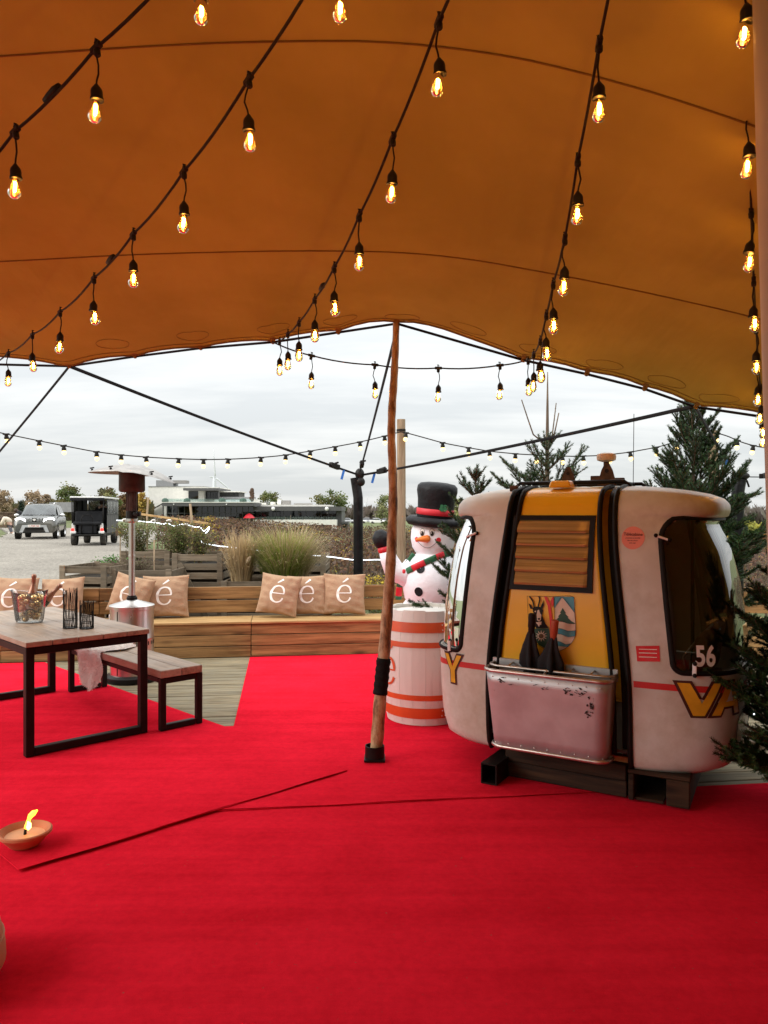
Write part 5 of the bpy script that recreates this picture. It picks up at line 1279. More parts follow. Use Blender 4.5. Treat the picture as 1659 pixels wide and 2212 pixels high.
for i, (a, b, c, d, n_) in enumerate(((.12, .625, .030, .020, 9), (.20, .63, .040, .016, 10), (.262, .575, .022, .040, 12), (.245, .52, .030, .018, 10), (-.25, .655, .05, .014, 9), (.0, .635, .05, .012, 5))): scuff(a, b, c, d, 20 + i, n_)

# roof gear
m_ = MB()
for y in (-.22, .26): m_.tube([(-.40, y, 1.775), (-.36, y, 1.805), (.30, y, 1.805), (.34, y, 1.775)], .012, 8)
for x in (-.3, .25): m_.tube([(x, -.22, 1.805), (x, .26, 1.805)], .010, 8)
m_.build('roof_rails', 'cabin_black', cab, True)
def bracket(x, y, s=1.0):
    pts = [(-.055, 0), (.055, 0), (.03, .09), (.012, .125), (-.012, .125), (-.03, .09)]
    m_ = MB(); m_.prism([(a * s, b * s) for a, b in pts], -.006, .006, lambda a, b, c: Vector((x + a, y + c, 1.782 + b))); o = m_.build('lifting_bracket', 'rust', cab)
    m_ = MB(); m_.lathe([(.012 * s, -.008), (.012 * s, .008)], 12, (x, y, 1.782 + .085 * s), Matrix.Rotation(R(90), 3, 'X')); m_.build('bracket_hole', 'print_black', o)
bracket(-.075, -.12, 1.0); bracket(.17, -.12, 1.12)
MB().box((-.045, -.355, 1.79), (.14, .10, .042), taper=.82).build('hinge_cover', 'cabin_yellow', cab, bevel=.008)
MB().box((-.335, -.40, 1.755), (.05, .03, .06)).build('hinge_plate', 'rust', cab, bevel=.004)
ms = MB().tube([(.12, .06, 1.77), (.12, .06, 1.96)], .019, 10).build('hanger_stub', 'rust', cab, True)
MB().lathe([(.03, 1.945), (.058, 1.955), (.062, 1.975), (.058, 1.995), (.03, 2.003), (0, 2.004)], 24, (.12, .06, 0)).build('hanger_cap', 'print_cream', ms, True, angle=40)
m_ = MB(); m_.box((.06, .05, 1.83), (.07, .05, .05)); m_.box((.19, .06, 1.825), (.09, .03, .03)); m_.build('hanger_clamp', 'rust', ms, bevel=.004)
MB().tube([(.28, .1, 1.77), (.285, .1, 2.25)], .0022, 5).build('whip_aerial', 'black_plastic', cab)

# inside: floor, seats, grab rail
MB().prism([(.80 * sp(math.cos(q)), .56 * sp(math.sin(q))) for q in np.linspace(0, 2 * math.pi, 40, endpoint=False)], .262, .28).build('floor', 'cabin_inside', cab)
for sx in (-1, 1):
    MB().box((sx * .60, .02, .56), (.34, .88, .10)).build('seat', 'seat_cream', cab, bevel=.03, seg=3)
    MB().box((sx * .60, .02, .40), (.30, .86, .22)).build('seat_box', 'cabin_inside', cab)
    MB().box((sx * .735, .04, .78), (.07, .82, .28), (0, R(sx * 10), 0)).build('seat_back', 'seat_orange', cab, bevel=.02, seg=2)
MB().tube([(.70, -.36, .62), (.66, -.36, .80), (.70, -.30, .86), (.76, .05, .94)], .009, 8).build('grab_rail', 'alu_rail', cab, True)
MB().tube([(.60, .35, .28), (.60, .35, 1.72)], .012, 8).build('stanchion', 'cabin_black', cab, True)

# umbrellas in the basket
def umbrella(x, handle_mat, label, lean, hang, bulge, sh):
    p = CC + (Matrix.Rotation(CR, 3, 'Z') @ Vector((x, yb - .062, zbot + .012))); t = thing('folded_umbrella', label, 'umbrella', p, CR); t.rotation_euler = (0, R(lean), CR)
    m_ = MB(); rr = random.Random(int(x * 100)); prof = [(.004, .0), (.014, .10), (.024, .25), (.030, .38), (.034 * bulge, .46 + sh * .3), (.060 * bulge, .55 + sh), (.058 * bulge, .60 + sh), (.034, .66 + sh), (.020, .72 + sh), (.016, .735 + sh)]
    n = 41
    P = [[Vector((r_ * (1 + .38 * math.cos(5 * a + z * 14)) * math.cos(a), r_ * (1 + .38 * math.cos(5 * a + z * 14)) * math.sin(a) * .8, z)) for a in np.linspace(0, 2 * math.pi, n)] for r_, z in prof]
    m_.grid(P); m_.build('cloth', 'jacket_black', t, True)
    m_ = MB(); m_.lathe([(.012, .72 + sh), (.019, .735 + sh), (.019, .78 + hang + sh), (.022, .785 + hang + sh), (.021, .86 + hang + sh), (.012, .865 + hang + sh)], 14); m_.build('handle', handle_mat, t, True, angle=40)
plain('handle_red', (0.36, 0.07, 0.03), 0.4)
umbrella(-.155, 'print_black', 'folded black umbrella with black grip in the ski basket', 3, -.02, .8, -.085)
umbrella(-.055, 'handle_red', 'folded black umbrella with red-brown grip in the ski basket', 6, -.03, 1.0, -.10)

# timber blocks carrying the cabin
bx0, bx1 = G(1093, 1682), G(1350, 1730); d_ = (bx1 - bx0); ang = math.atan2(d_.y, d_.x)
sl = thing('timber_block', 'dark stacked timber baulks under the ski basket side of the cable car', 'timber', (bx0 + d_ / 2) + Vector((-math.sin(ang), math.cos(ang), 0)) * .05 + Vector((0, 0, .016)), ang)
for z in (.047, .139): MB().box((rnd.uniform(-.005, .005), 0, z), (d_.length + .01, .10, .090)).build('baulk', 'sleeper_wood', sl, bevel=.005)
MB().box((.06, .02, .201), (d_.length - .04, .06, .032)).build('shim_board', 'orange_timber', sl, bevel=.003)
s3 = thing('steel_channel', 'black hollow steel channel poking out beside the timber baulks', 'steel beam', CC + Matrix.Rotation(CR, 3, 'Z') @ Vector((-.36, -.30, .016)), CR)
m_ = MB(); m_.box((0, 0, .004), (.10, .9, .008)); m_.box((0, 0, .116), (.10, .9, .008)); m_.box((-.046, 0, .06), (.008, .9, .104)); m_.box((.046, 0, .06), (.008, .9, .104)); m_.build('channel', 'steel_black', s3)
MB().box((0, .2, .19), (.09, .4, .12)).build('packer', 'sleeper_wood', s3)
pc = G(1490, 1757); pr = CR + R(3)
pal = thing('pallet_block', 'hollow wooden pallet block under the window end of the cable car', 'pallet', pc + Vector((0, 0, .016)), pr)
# nearest corner is the origin: runs back (+y) and left (-x)
MB().box((-.06, .45, .075), (.12, .90, .145)).build('side_runner', 'sleeper_wood', pal, bevel=.005)
MB().box((-.305, .45, .075), (.03, .90, .145)).build('side_runner', 'sleeper_wood', pal, bevel=.005)
MB().box((-.16, .45, .162), (.325, .90, .022)).build('top_board', 'sleeper_wood', pal, bevel=.003)
MB().box((-.2125, .45, .010), (.150, .86, .014)).build('bottom_board', 'sleeper_wood', pal)
MB().box((-.17, .47, .205), (.26, .50, .06)).build('packer', 'sleeper_wood', pal, bevel=.003)
lb = thing('loose_board', 'short offcut of timber lying on bare deck beyond the cable car', 'timber', G(1612, 1620) + Vector((.04, .05, 0)), R(118))
MB().box((.10, 0, .034), (.42, .07, .06)).build('board', 'table_wood', lb, bevel=.004)
MB().box((.31, -.14, .028), (.07, .36, .05)).build('board', 'table_wood', lb, bevel=.004)
# ================================================================== firs
def fir(base, height, spread, label, seed, z_lo=.12, bare=0.0, dens=1.0, whorls=9, group='cut fir trees round the cable car', up=38, nlen=.024, stand=True):
    rr = random.Random(seed); t = thing('fir_tree', label, 'fir tree', base, 0, group)
    lean = Vector((rr.uniform(-.03, .03), rr.uniform(-.03, .03), 0))
    def trunk(z): return Vector((lean.x * z, lean.y * z, z))
    m_ = MB(); m_.tube([trunk(height * q) for q in np.linspace(0, 1, 10)], [.032 * (1 - q) ** .8 * height / 2.2 + .004 for q in np.linspace(0, 1, 10)], 8)
    twigs = []                                         # (points, needle density factor)
    zt = height * (1 - bare)
    for w in range(whorls):
        q = w / (whorls - 1); z = height * z_lo + (zt * .96 - height * z_lo) * q ** .92
        ln = spread * (1 - q) ** .75 + .16 * spread * (.4 + q)
        nb = rr.randint(5, 7)
        for b in range(nb):
            a = 2 * math.pi * (b + rr.uniform(-.25, .25)) / nb + w * 1.1; l = ln * rr.uniform(.75, 1.15); el = R(8 + up * q + rr.uniform(-8, 8)); p = trunk(z + rr.uniform(-.03, .03)); pts = [p]
            n = 7
            for i in range(n):
                el2 = el + R(22) * i / n; p = p + Vector((math.cos(a) * math.cos(el2), math.sin(a) * math.cos(el2), math.sin(el2))) * l / n; pts.append(p)
            twigs.append(pts); m_.tube(pts, [.009 * (1 - i / (n + 2)) for i in range(n + 1)], 5)
            k = max(1, int(l / .085))
            for j in range(k):
                f = .22 + .72 * j / k; i0 = min(int(f * n), n - 1); o = pts[i0].lerp(pts[i0 + 1], f * n - i0); tl = l * .45 * (1 - f * .72) * rr.uniform(.7, 1.2)
                for s in (-1, 1):
                    a2 = a + s * R(rr.uniform(38, 58)); e2 = el + R(rr.uniform(-4, 20)); d = Vector((math.cos(a2) * math.cos(e2), math.sin(a2) * math.cos(e2), math.sin(e2)))
                    tp = [o, o + d * tl * .5, o + d * tl + Vector((0, 0, .02 * tl))]; twigs.append(tp); m_.tube(tp, [.004, .0035, .0025], 4)
                    if tl > .16:
                        for s2 in (-1, 1):
                            a3 = a2 + s2 * R(45); d3 = Vector((math.cos(a3) * math.cos(e2), math.sin(a3) * math.cos(e2), math.sin(e2))); o3 = o + d * tl * .45; twigs.append([o3, o3 + d3 * tl * .45]); m_.tube([o3, o3 + d3 * tl * .45], .0025, 4)
    if bare:
        for b in range(3):
            a = 2.1 * b + 1.0; p0 = trunk(zt * .97); l = height * bare * rr.uniform(.45, .75); pts = [p0 + Vector((math.cos(a), math.sin(a), 0)) * l * x + Vector((0, 0, l * zz)) for x, zz in ((0, 0), (.30, .25), (.42, .6), (.55, 1.0))]
            m_.tube(pts, [.008, .007, .006, .005], 5); twigs.append(('sparse', pts))
        twigs.append(('sparse', [trunk(zt), trunk(height)]))
    else: twigs.append([trunk(height * .8), trunk(height)])
    m_.build('trunk', 'bark', t, True)
    V, Fc, Cc = [], [], []
    for tw in twigs:
        sparse = tw[0] == 'sparse'; pts = tw[1] if sparse else tw; step = .009 if sparse else .0019 / dens; nl = nlen * (.55 if sparse else 1)
        for a, b in zip(pts[:-1], pts[1:]):
            d = (b - a); L_ = d.length
            if L_ < 1e-5: continue
            d.normalize(); u = d.orthogonal().normalized(); v = d.cross(u)
            for i in range(max(1, int(L_ / step))):
                p = a + d * rr.uniform(0, L_); an = rr.uniform(0, 6.283); o = u * math.cos(an) + v * math.sin(an)
                if o.z < -.3 and rr.random() < .5: o.z = -o.z
                nd = (o * .85 + d * .6 + Vector((0, 0, .15))).normalized(); s = nd.cross(d).normalized() * .0024; n0 = len(V); tip = p + nd * nl * rr.uniform(.75, 1.15)
                V += [p - s, p + s, tip + s * .5, tip - s * .5]; Fc.append((n0, n0 + 1, n0 + 2, n0 + 3)); g = rr.uniform(.7, 1.3); c = (.020 * g, .048 * g, .013 * g, 1) if rr.random() < .75 else (.05 * g, .095 * g, .024 * g, 1); Cc += [c] * 4
    mm = MB(); mm.v = [tuple(p) for p in V]; mm.f = Fc; mm.c = Cc; mm.usecol = True; mm.build('needles', 'needle', t)['kind'] = 'stuff'
    if stand:
        s_ = MB(); s_.box((0, 0, .02), (.5, .06, .036)); s_.box((0, 0, .056), (.06, .5, .034)); s_.build('cross_stand', 'orange_timber', t)
    return t
fir((W(1180, 0, 7.0).x, 7.0, .0), 2.90, .85, 'light fir with long bare leader and side shoots behind the yellow door', 5, .25, .21, 1.2, 8)
fir((W(1497, 0, 6.7).x, 6.7, .0), 2.58, .80, 'dense dark fir rising behind the window end of the cable car', 9, .22, 0, 1.9, 15, up=50)
fir((W(1040, 0, 6.35).x, 6.35, .0), 1.98, .58, 'low fir squeezed between snowman and cable car', 14, .18, 0, 1.6, 10, up=34)
fir((2.40, 4.12, .012), 1.50, .74, 'broad fir with white fairy lights covering the cabin lettering', 21, .10, 0, 2.0, 13, up=22)
fl = thing('fairy_lights', 'tiny white fairy lights scattered in the broad fir', 'fairy lights', (2.40, 4.12, .012))
rr = random.Random(3); lp = []
for i in range(34):
    z = rr.uniform(.25, 1.05); a = rr.uniform(R(150), R(330)); r_ = (.74 * (1 - z / 1.6)) * rr.uniform(.45, .95); lp.append(Vector((r_ * math.cos(a), r_ * math.sin(a), z)))
lp.sort(key=lambda p: p.z + .15 * math.atan2(p.y, p.x)); led = MB().ball((0, 0, 0), .0045, 8, 6).mesh('lamp', 'led_white', True)
MB().tube(lp, .0014, 4).build('wire', 'cord_black', fl)
for p in lp: put('lamp', led, fl, p)

# ================================================================== crates used as planters
def crate(px0, px1, ptop, Y, label, rz=0.0, depth=.8, n=4, diag=True, zb=None):
    a, b = W(px0, ptop, Y), W(px1, ptop, Y); w = (b - a).length; cx_ = (a.x + b.x) / 2; z0 = zg(cx_, Y) - .02 if zb is None else zb; top = a.z - z0
    t = thing('crate_planter', label, 'crate', (cx_, Y, z0), rz, 'grey slatted crates behind the bench'); H = top
    sl = .088; m = max(3, int(H / .122)); 
    for s in range(m):
        z = H - sl / 2 - s * (H - sl) / (m - 1)
        for y, nm in ((0, 1), (depth, 1)):
            MB().box((rnd.uniform(-.004, .004), y, z + rnd.uniform(-.004, .004)), (w, .018, sl), (0, R(rnd.uniform(-.5, .5)), 0)).build('slat', 'grey_wood', t, bevel=.003)
        for x in (-w / 2 + .01, w / 2 - .01): MB().box((x, depth / 2, z + rnd.uniform(-.004, .004)), (.018, depth - .03, sl)).build('slat', 'grey_wood', t, bevel=.003)
    for x in (-w / 2 + .04, w / 2 - .04):
        for y in (-.020, depth + .020): MB().box((x, y, H / 2 + .005), (.075, .022, H + .02)).build('corner_batten', 'grey_wood', t, bevel=.003)
    if diag:
        l = math.hypot(w - .2, H - .25); an = math.atan2(H - .25, w - .2); MB().box((0, -.021, H / 2), (l, .02, .07), (0, an, 0)).build('brace', 'grey_wood', t, bevel=.003)
    MB().box((0, depth / 2, (H - .14) / 2), (w - .06, depth - .05, H - .16)).build('soil', 'soil', t)
    return t, Vector((cx_, Y, z0)), H, w
k1 = crate(372, 482, 1197, 10.5, 'tall grey slatted crate with a long diagonal brace', n=4)
k2 = crate(486, 704, 1202, 11.3, 'wide grey slatted crate carrying the feathery ornamental grasses', diag=False)
k5 = crate(262, 368, 1192, 10.9, 'grey slatted crate filled with the flowering rose bush', diag=False)
k3 = crate(238, 372, 1232, 9.85, 'low grey slatted crate behind the patio heater')
k4 = crate(126, 236, 1224, 9.75, 'low leaning grey slatted crate at the gravel road edge', rz=R(-9))
k6 = crate(478, 690, 1257, 9.95, 'very low grey crate rim showing just above the bench back', diag=False)
# zinc tub edge behind the cushions
zt_ = thing('zinc_tub', 'shallow zinc tub behind the tipped cushion', 'tub', (W(330, 1240, 9.62).x, 9.62, zg(-3, 9.6)))
MB().lathe([(.30, 0), (.36, .92), (.375, .93), (.375, .945), (.355, .945), (.34, .90), (.0, .88)], 32).build('tub', 'steel_dull', zt_, True, angle=40)

# ================================================================== grasses and bushes
def blades(name, label, base, n, h, spread, cols, seed, cat='grass', wid=.006, curve=.6, plumes=0, r0=.06, pcol=(.55, .42, .28)):
    rr = random.Random(seed); t = thing(name, label, cat, base); mb = MB(); V, Fc, Cc = [], [], []
    def blade(a, hh, out, wd, cv, droop, r_):
        p0 = Vector((math.cos(a) * r_, math.sin(a) * r_, 0)); d = Vector((math.cos(a), math.sin(a), 0)); sd = Vector((-d.y, d.x, 0)); N = 6; pp = []
        for i in range(N + 1):
            q = i / N; pp.append(p0 + d * out * q ** 1.6 + Vector((0, 0, hh * (q - droop * q ** 3))))
        n0 = len(V)
        for i, p in enumerate(pp):
            q = i / N; w = wd * (1 - q) ** .6 + .0006; V.extend((p - sd * w, p + sd * w)); c = cv(q); Cc.extend((c, c))
            if i < N: Fc.append((n0 + 2 * i, n0 + 2 * i + 1, n0 + 2 * i + 3, n0 + 2 * i + 2))
        return pp
    tips = []
    for i in range(n):
        a = rr.uniform(0, 6.283); hh = h * rr.uniform(.55, 1.0); out = spread * rr.uniform(.1, 1.0); g = rr.uniform(.75, 1.25); lo, hi = rr.choice(cols)
        cv = lambda q, lo=lo, hi=hi, g=g: tuple((lo[k] + (hi[k] - lo[k]) * min(1, q * 1.25)) * g for k in range(3)) + (1,)
        tips.append(blade(a, hh, out, wid * rr.uniform(.6, 1.2), cv, rr.uniform(.1, curve), r0 * rr.random() ** .5))
    mb.v = [tuple(p) for p in V]; mb.f = Fc; mb.c = Cc; mb.usecol = True; mb.build('blades', 'grass_blade', t)['kind'] = 'stuff'
    if plumes:
        for k in range(plumes):
            pp = rr.choice(tips); p, d = pp[-1], (pp[-1] - pp[-3]).normalized(); mb = MB(); V, Fc, Cc = [], [], []; ln = rr.uniform(.14, .24)
            for _ in range(240):
                q = rr.random(); o = p + d * (q * ln - .05); r_ = .030 * math.sin(math.pi * min(1, q * .9 + .08)); dv = Vector((rr.uniform(-1, 1), rr.uniform(-1, 1), rr.uniform(-.2, 1))).normalized(); e_ = o + dv * r_ * 1.2; s = dv.orthogonal().normalized() * .0024; n0 = len(V)
                V += [o - s, o + s, e_]; Fc.append((n0, n0 + 1, n0 + 2)); g = rr.uniform(.8, 1.2); Cc += [tuple(x * g for x in pcol) + (1,)] * 3
            mb.v = [tuple(x) for x in V]; mb.f = Fc; mb.c = Cc; mb.usecol = True; mb.build('plume', 'grass_blade', t)
    return t
GRN, TAN, DRY = (.11, .22, .02), (.46, .36, .19), (.52, .39, .22)
tp = k6[1] + Vector((0, .30, k6[2] - .16))
blades('fountain_grass', 'big fountain grass clump, green at the base and straw-coloured on top', (W(612, 0, 10.35).x, 10.35, tp.z), 4200, 1.02, .48, [(GRN, (.30, .36, .07)), (GRN, (.24, .32, .06)), (GRN, TAN), ((.16, .26, .04), TAN)], 4, wid=.005, curve=.45, r0=.20)
blades('seed_grass', 'fine straw seed stalks arching above the fountain grass clump', (W(632, 0, 10.45).x, 10.45, tp.z), 1300, 1.14, .62, [(TAN, DRY), ((.3, .24, .12), (.5, .4, .27))], 8, wid=.003, curve=.5, r0=.18)
blades('silver_grass', 'dry tan silver grass with feathery plumes beside the fountain grass', (W(522, 0, 10.35).x, 10.35, tp.z), 800, 1.02, .26, [(DRY, DRY), ((.42, .30, .15), DRY)], 6, wid=.010, curve=.5, plumes=9, r0=.12)
blades('dry_grass', 'sparse dry stalks standing before the gravel road', (W(100, 0, 9.7).x, 9.75, zg(-4, 9.7)), 60, 1.15, .45, [((.2, .15, .08), (.42, .33, .2))], 11, wid=.0035, curve=.25, r0=.25)
blades('dry_grass', 'thin arching dry stalks beside the leaning crate', (W(185, 0, 10.1).x, 10.6, zg(-4, 10)), 70, 1.05, .5, [((.2, .15, .08), (.40, .31, .2)), ((.1, .13, .04), (.2, .2, .08))], 17, wid=.0035, curve=.4, r0=.25)
def bush(px, Y, zb, h, r, n, cols, label, seed, name='shrub', cat='shrub', flowers=0, leaf=.03, stems=26):
    rr = random.Random(seed); b = Vector((W(px, 0, Y).x, Y, zb)); t = thing(name, label, cat, b); m_ = MB(); V, Fc, Cc = [], [], []; pts = []
    for s in range(stems):
        a = rr.uniform(0, 6.28); o = r * rr.uniform(.2, 1); pp = [Vector((math.cos(a) * o * q ** 1.3 * .95 + .03 * math.sin(5 * q + s), math.sin(a) * o * q ** 1.3 * .6, h * rr.uniform(.92, 1.0) * q * (1 - .15 * o / r))) for q in np.linspace(0, 1, 6)]
        m_.tube(pp, [.006 * (1 - .6 * i / 5) for i in range(6)], 4); pts.append(pp)
    m_.build('stems', 'bark', t)
    for _ in range(n):
        pp = rr.choice(pts); q = rr.uniform(.18, 1) * 5; i = min(int(q), 4); p = pp[i].lerp(pp[i + 1], q - i) + Vector((rr.gauss(0, .045), rr.gauss(0, .045), rr.gauss(0, .03))); d = Vector((rr.uniform(-1, 1), rr.uniform(-1, 1), rr.uniform(-.4, .8))).normalized(); s = d.cross(Vector((rr.uniform(-1, 1), rr.uniform(-1, 1), 1))).normalized(); l = leaf * rr.uniform(.6, 1.3); n0 = len(V)
        V += [p, p + d * l * .5 + s * l * .3, p + d * l, p + d * l * .5 - s * l * .3]; Fc.append((n0, n0 + 1, n0 + 2, n0 + 3)); c = rr.choice(cols); g = rr.uniform(.7, 1.3); Cc += [tuple(x * g for x in c) + (1,)] * 4
    mb = MB(); mb.v = [tuple(p) for p in V]; mb.f = Fc; mb.c = Cc; mb.usecol = True; mb.build('foliage', 'leaf', t)['kind'] = 'stuff'
    for k in range(flowers):
        pp = rr.choice(pts); p = pp[-1] * rr.uniform(.8, 1.02) + Vector((0, -.08, .02)); mb = MB()
        for j in range(7):
            a = j * 2.4; mb.ball(p + Vector((.02 * math.cos(a), .02 * math.sin(a) - .005, .008 * (j % 3))), .020, 8, 6, (1, 1, .7))
        mb.build('blossom', 'print_white', t, True)
    return t
OL = [(.13, .15, .045), (.09, .12, .03), (.18, .18, .07), (.22, .17, .08)]
zb = k5[1].z + k5[2] - .15
bush(300, 11.2, zb, .62, .42, 3200, OL, 'olive green rose bush with a few white blooms behind the heater', 31, 'rose_bush', 'rose bush', 4)
bush(385, 11.0, k1[1].z + k1[2] - .15, .62, .46, 3600, OL + [(.14, .2, .05)], 'dense green bush growing out of the braced crate', 32, 'rose_bush', 'rose bush', 2)
bush(432, 10.9, k1[1].z + k1[2] - .15, .50, .30, 1500, OL + [(.3, .26, .06)], 'thin leafy sapling at the end of the braced crate', 33)
bush(225, 10.4, zg(-3.5, 10.4), .95, .40, 1500, [(.16, .13, .06), (.10, .12, .03), (.24, .19, .1)], 'scruffy low weeds beside the leaning crate', 34, leaf=.026)
bush(290, 10.35, k3[1].z + k3[2] - .15, .30, .42, 1200, [(.16, .13, .08), (.12, .09, .05), (.1, .11, .03)], 'brown withered herbs in the low crate', 35, leaf=.02, stems=60)
bush(262, 16.5, zg(-5.6, 16.5), .75, .7, 2600, [(.06, .16, .03), (.09, .2, .04)], 'bright green weeds at the foot of the vines by the road', 36, leaf=.05)
bush(500, 12.2, zg(-2.4, 12.2), 1.2, .5, 1800, [(.42, .28, .03), (.5, .36, .05), (.2, .17, .05)], 'yellow-leaved bush behind the dry silver grass', 37, leaf=.05)
bush(815, 12.5, zg(0, 12.5), .85, .5, 1300, [(.5, .36, .04), (.55, .42, .06), (.16, .1, .05)], 'yellow-leaved vine shoot left of the snowman', 38, leaf=.05)
bush(845, 11.2, zg(0, 11.2), .6, .9, 2400, [(.10, .14, .04), (.07, .1, .03), (.2, .2, .08)], 'low green growth behind the bench by the anchor post', 39, leaf=.04)

# ================================================================== vineyard (stuff)
rr = random.Random(77); V, Fc, Cc = [], [], []; st = MB()
Y = 13.0; PAL = [(.13, .055, .032), (.16, .075, .04), (.07, .038, .026), (.11, .085, .04), (.21, .12, .06), (.10, .062, .045), (.08, .05, .04)]
while Y < 72:
    x0 = road_right(Y) + .5; x1 = .56 * Y + 3; dn = 300 * min(1, 20 / Y) ; n = int((x1 - x0) * dn)
    for _ in range(n):
        x = rr.uniform(x0, x1); y = Y + rr.gauss(0, .16); g0 = zg(x, y); hv = 1.22 + .10 * math.sin(x * 1.7 + Y) + .08 * math.sin(x * 4.1 + Y * 3); z = g0 + hv * (1 - rr.random() ** 1.5 * .85); 
        yel = math.sin(x * .9 + Y * 2.3) + math.sin(x * .37 + Y * .7) * .8 > 1.38
        c = rr.choice(((.5, .36, .04), (.42, .27, .03), (.3, .2, .04))) if yel and rr.random() < .55 else rr.choice(PAL); s = rr.uniform(.025, .06) * (1 + Y / 60)
        d = Vector((rr.uniform(-1, 1), rr.uniform(-1, 1), rr.uniform(-1, 1))).normalized(); e_ = d.orthogonal().normalized(); p = Vector((x, y, z)); n0 = len(V)
        V += [p - d * s * .6, p + e_ * s * .5, p + d * s * .6, p - e_ * s * .5]; Fc.append((n0, n0 + 1, n0 + 2, n0 + 3)); g = rr.uniform(.65, 1.3); Cc += [tuple(q * g for q in c) + (1,)] * 4
    if Y < 30:
        x = x0
        while x < x1:
            g0 = zg(x, Y); h = 1.1 * rr.uniform(.8, 1.15); st.tube([(x, Y, g0 - .05), (x + rr.uniform(-.1, .1), Y, g0 + h * .5), (x + rr.uniform(-.25, .25), Y + rr.uniform(-.1, .1), g0 + h)], [.022, .014, .008], 5)
            for _ in range(3): st.tube([(x, Y, g0 + h * .45), (x + rr.uniform(-.35, .35), Y + rr.uniform(-.15, .15), g0 + h * rr.uniform(.7, 1.1))], [.008, .004], 4)
            x += rr.uniform(.4, .75)
    Y += 1.5 if Y < 30 else 3.0
mb = MB(); mb.v = [tuple(p) for p in V]; mb.f = Fc; mb.c = Cc; mb.usecol = True
vy = thing('vineyard', None, None, (0, 13, 0)); vy['kind'] = 'stuff'; vy['label'] = 'brown autumn vine rows filling the field behind the crates'; vy['category'] = 'vineyard'
mb.build('vine_leaves', 'leaf', vy, world=True)['kind'] = 'stuff'; st.build('vine_stems', 'bark', vy, world=True)['kind'] = 'stuff'

# stakes, rail, sign and light rope among the vines
def stake(px, p0, p1, Y, label, lean=0, r=.022):
    a, b = W(px, p1, Y), W(px + lean, p0, Y); g0 = zg(a.x, Y); t = thing('wooden_stake', label, 'stake', (a.x, Y, g0)); MB().tube([(a.x, Y, g0), a, b], r, 8).build('stick', 'post_wood', t, True, world=True); return t
stake(415, 1088, 1136, 14.0, 'pale square-topped stake in front of the glass-fronted building', -4)
stake(318, 1076, 1112, 17.0, 'thin grey stake at the corner of the white building', 2)
stake(333, 1166, 1230, 10.3, 'thin bare stick rising from the low crate behind the heater', 0, .009)
rl = thing('wooden_rail', 'slim sloping wooden rail running in front of the vines', 'rail', W(310, 1111, 14.6)); MB().bar(W(300, 1110, 14.8), W(450, 1131, 14.0), .035, .035).build('rail', 'seat_wood', rl, world=True)
sg = thing('garden_sign', 'small brown garden sign with a pale flower on a stick', 'sign', (W(259, 0, 13.2).x, 13.2, zg(-4.5, 13.2)))
c = W(259, 1149, 13.2); MB().box(c, (.13, .02, .13)).build('panel', 'rust', sg, world=True); MB().tube([(c.x - .01, 13.22, zg(-4.5, 13.2)), (c.x, 13.22, c.z)], .01, 6).build('stick', 'post_wood', sg, world=True)
m_ = MB(); m_.poly([c + Vector((.035 * (1 if i % 2 else .5) * math.cos(i * .628), -.014, .03 * (1 if i % 2 else .5) * math.sin(i * .628))) for i in range(10)]); m_.build('flower_motif', 'letter_yellow', sg, world=True)
def light_rope(pl, Y0, Y1, label):
    q = []
    for i, (px, py) in enumerate(pl): q.append(W(px, py, Y0 + (Y1 - Y0) * i / (len(pl) - 1)))
    pp = []
    for i in range(len(q) - 1):
        for j in range(5): pp.append(cr(q[max(i - 1, 0)], q[i], q[i + 1], q[min(i + 2, len(q) - 1)], j / 5))
    pp.append(q[-1]); t = thing('light_rope', label, 'light rope', q[0], 0, 'white light ropes in the vines')
    MB().tube(pp, .007, 6).build('tube', 'led_white', t, True, world=True)
light_rope([(252, 1124), (262, 1124.5), (280, 1125), (307, 1126.6), (336, 1129), (352, 1132), (362, 1130), (376, 1136.5), (390, 1133), (402, 1133), (412, 1136), (422, 1138.5), (431, 1138)], 14, 12, 'wavy white light rope looped along the vines beside the heater pole')
light_rope([(434, 1140), (440, 1147), (447, 1143), (452, 1138), (450, 1146), (444, 1152)], 11.9, 11.8, 'curled end of white light rope behind the braced crate')
light_rope([(434.7, 1167), (438, 1173), (447.6, 1175), (470, 1179), (497, 1182), (560, 1189), (610, 1195), (661.8, 1199), (714.7, 1203), (767.6, 1209.7), (818, 1209), (862, 1212)], 11.7, 11.4, 'lower white light rope running behind the grasses to the anchor post')
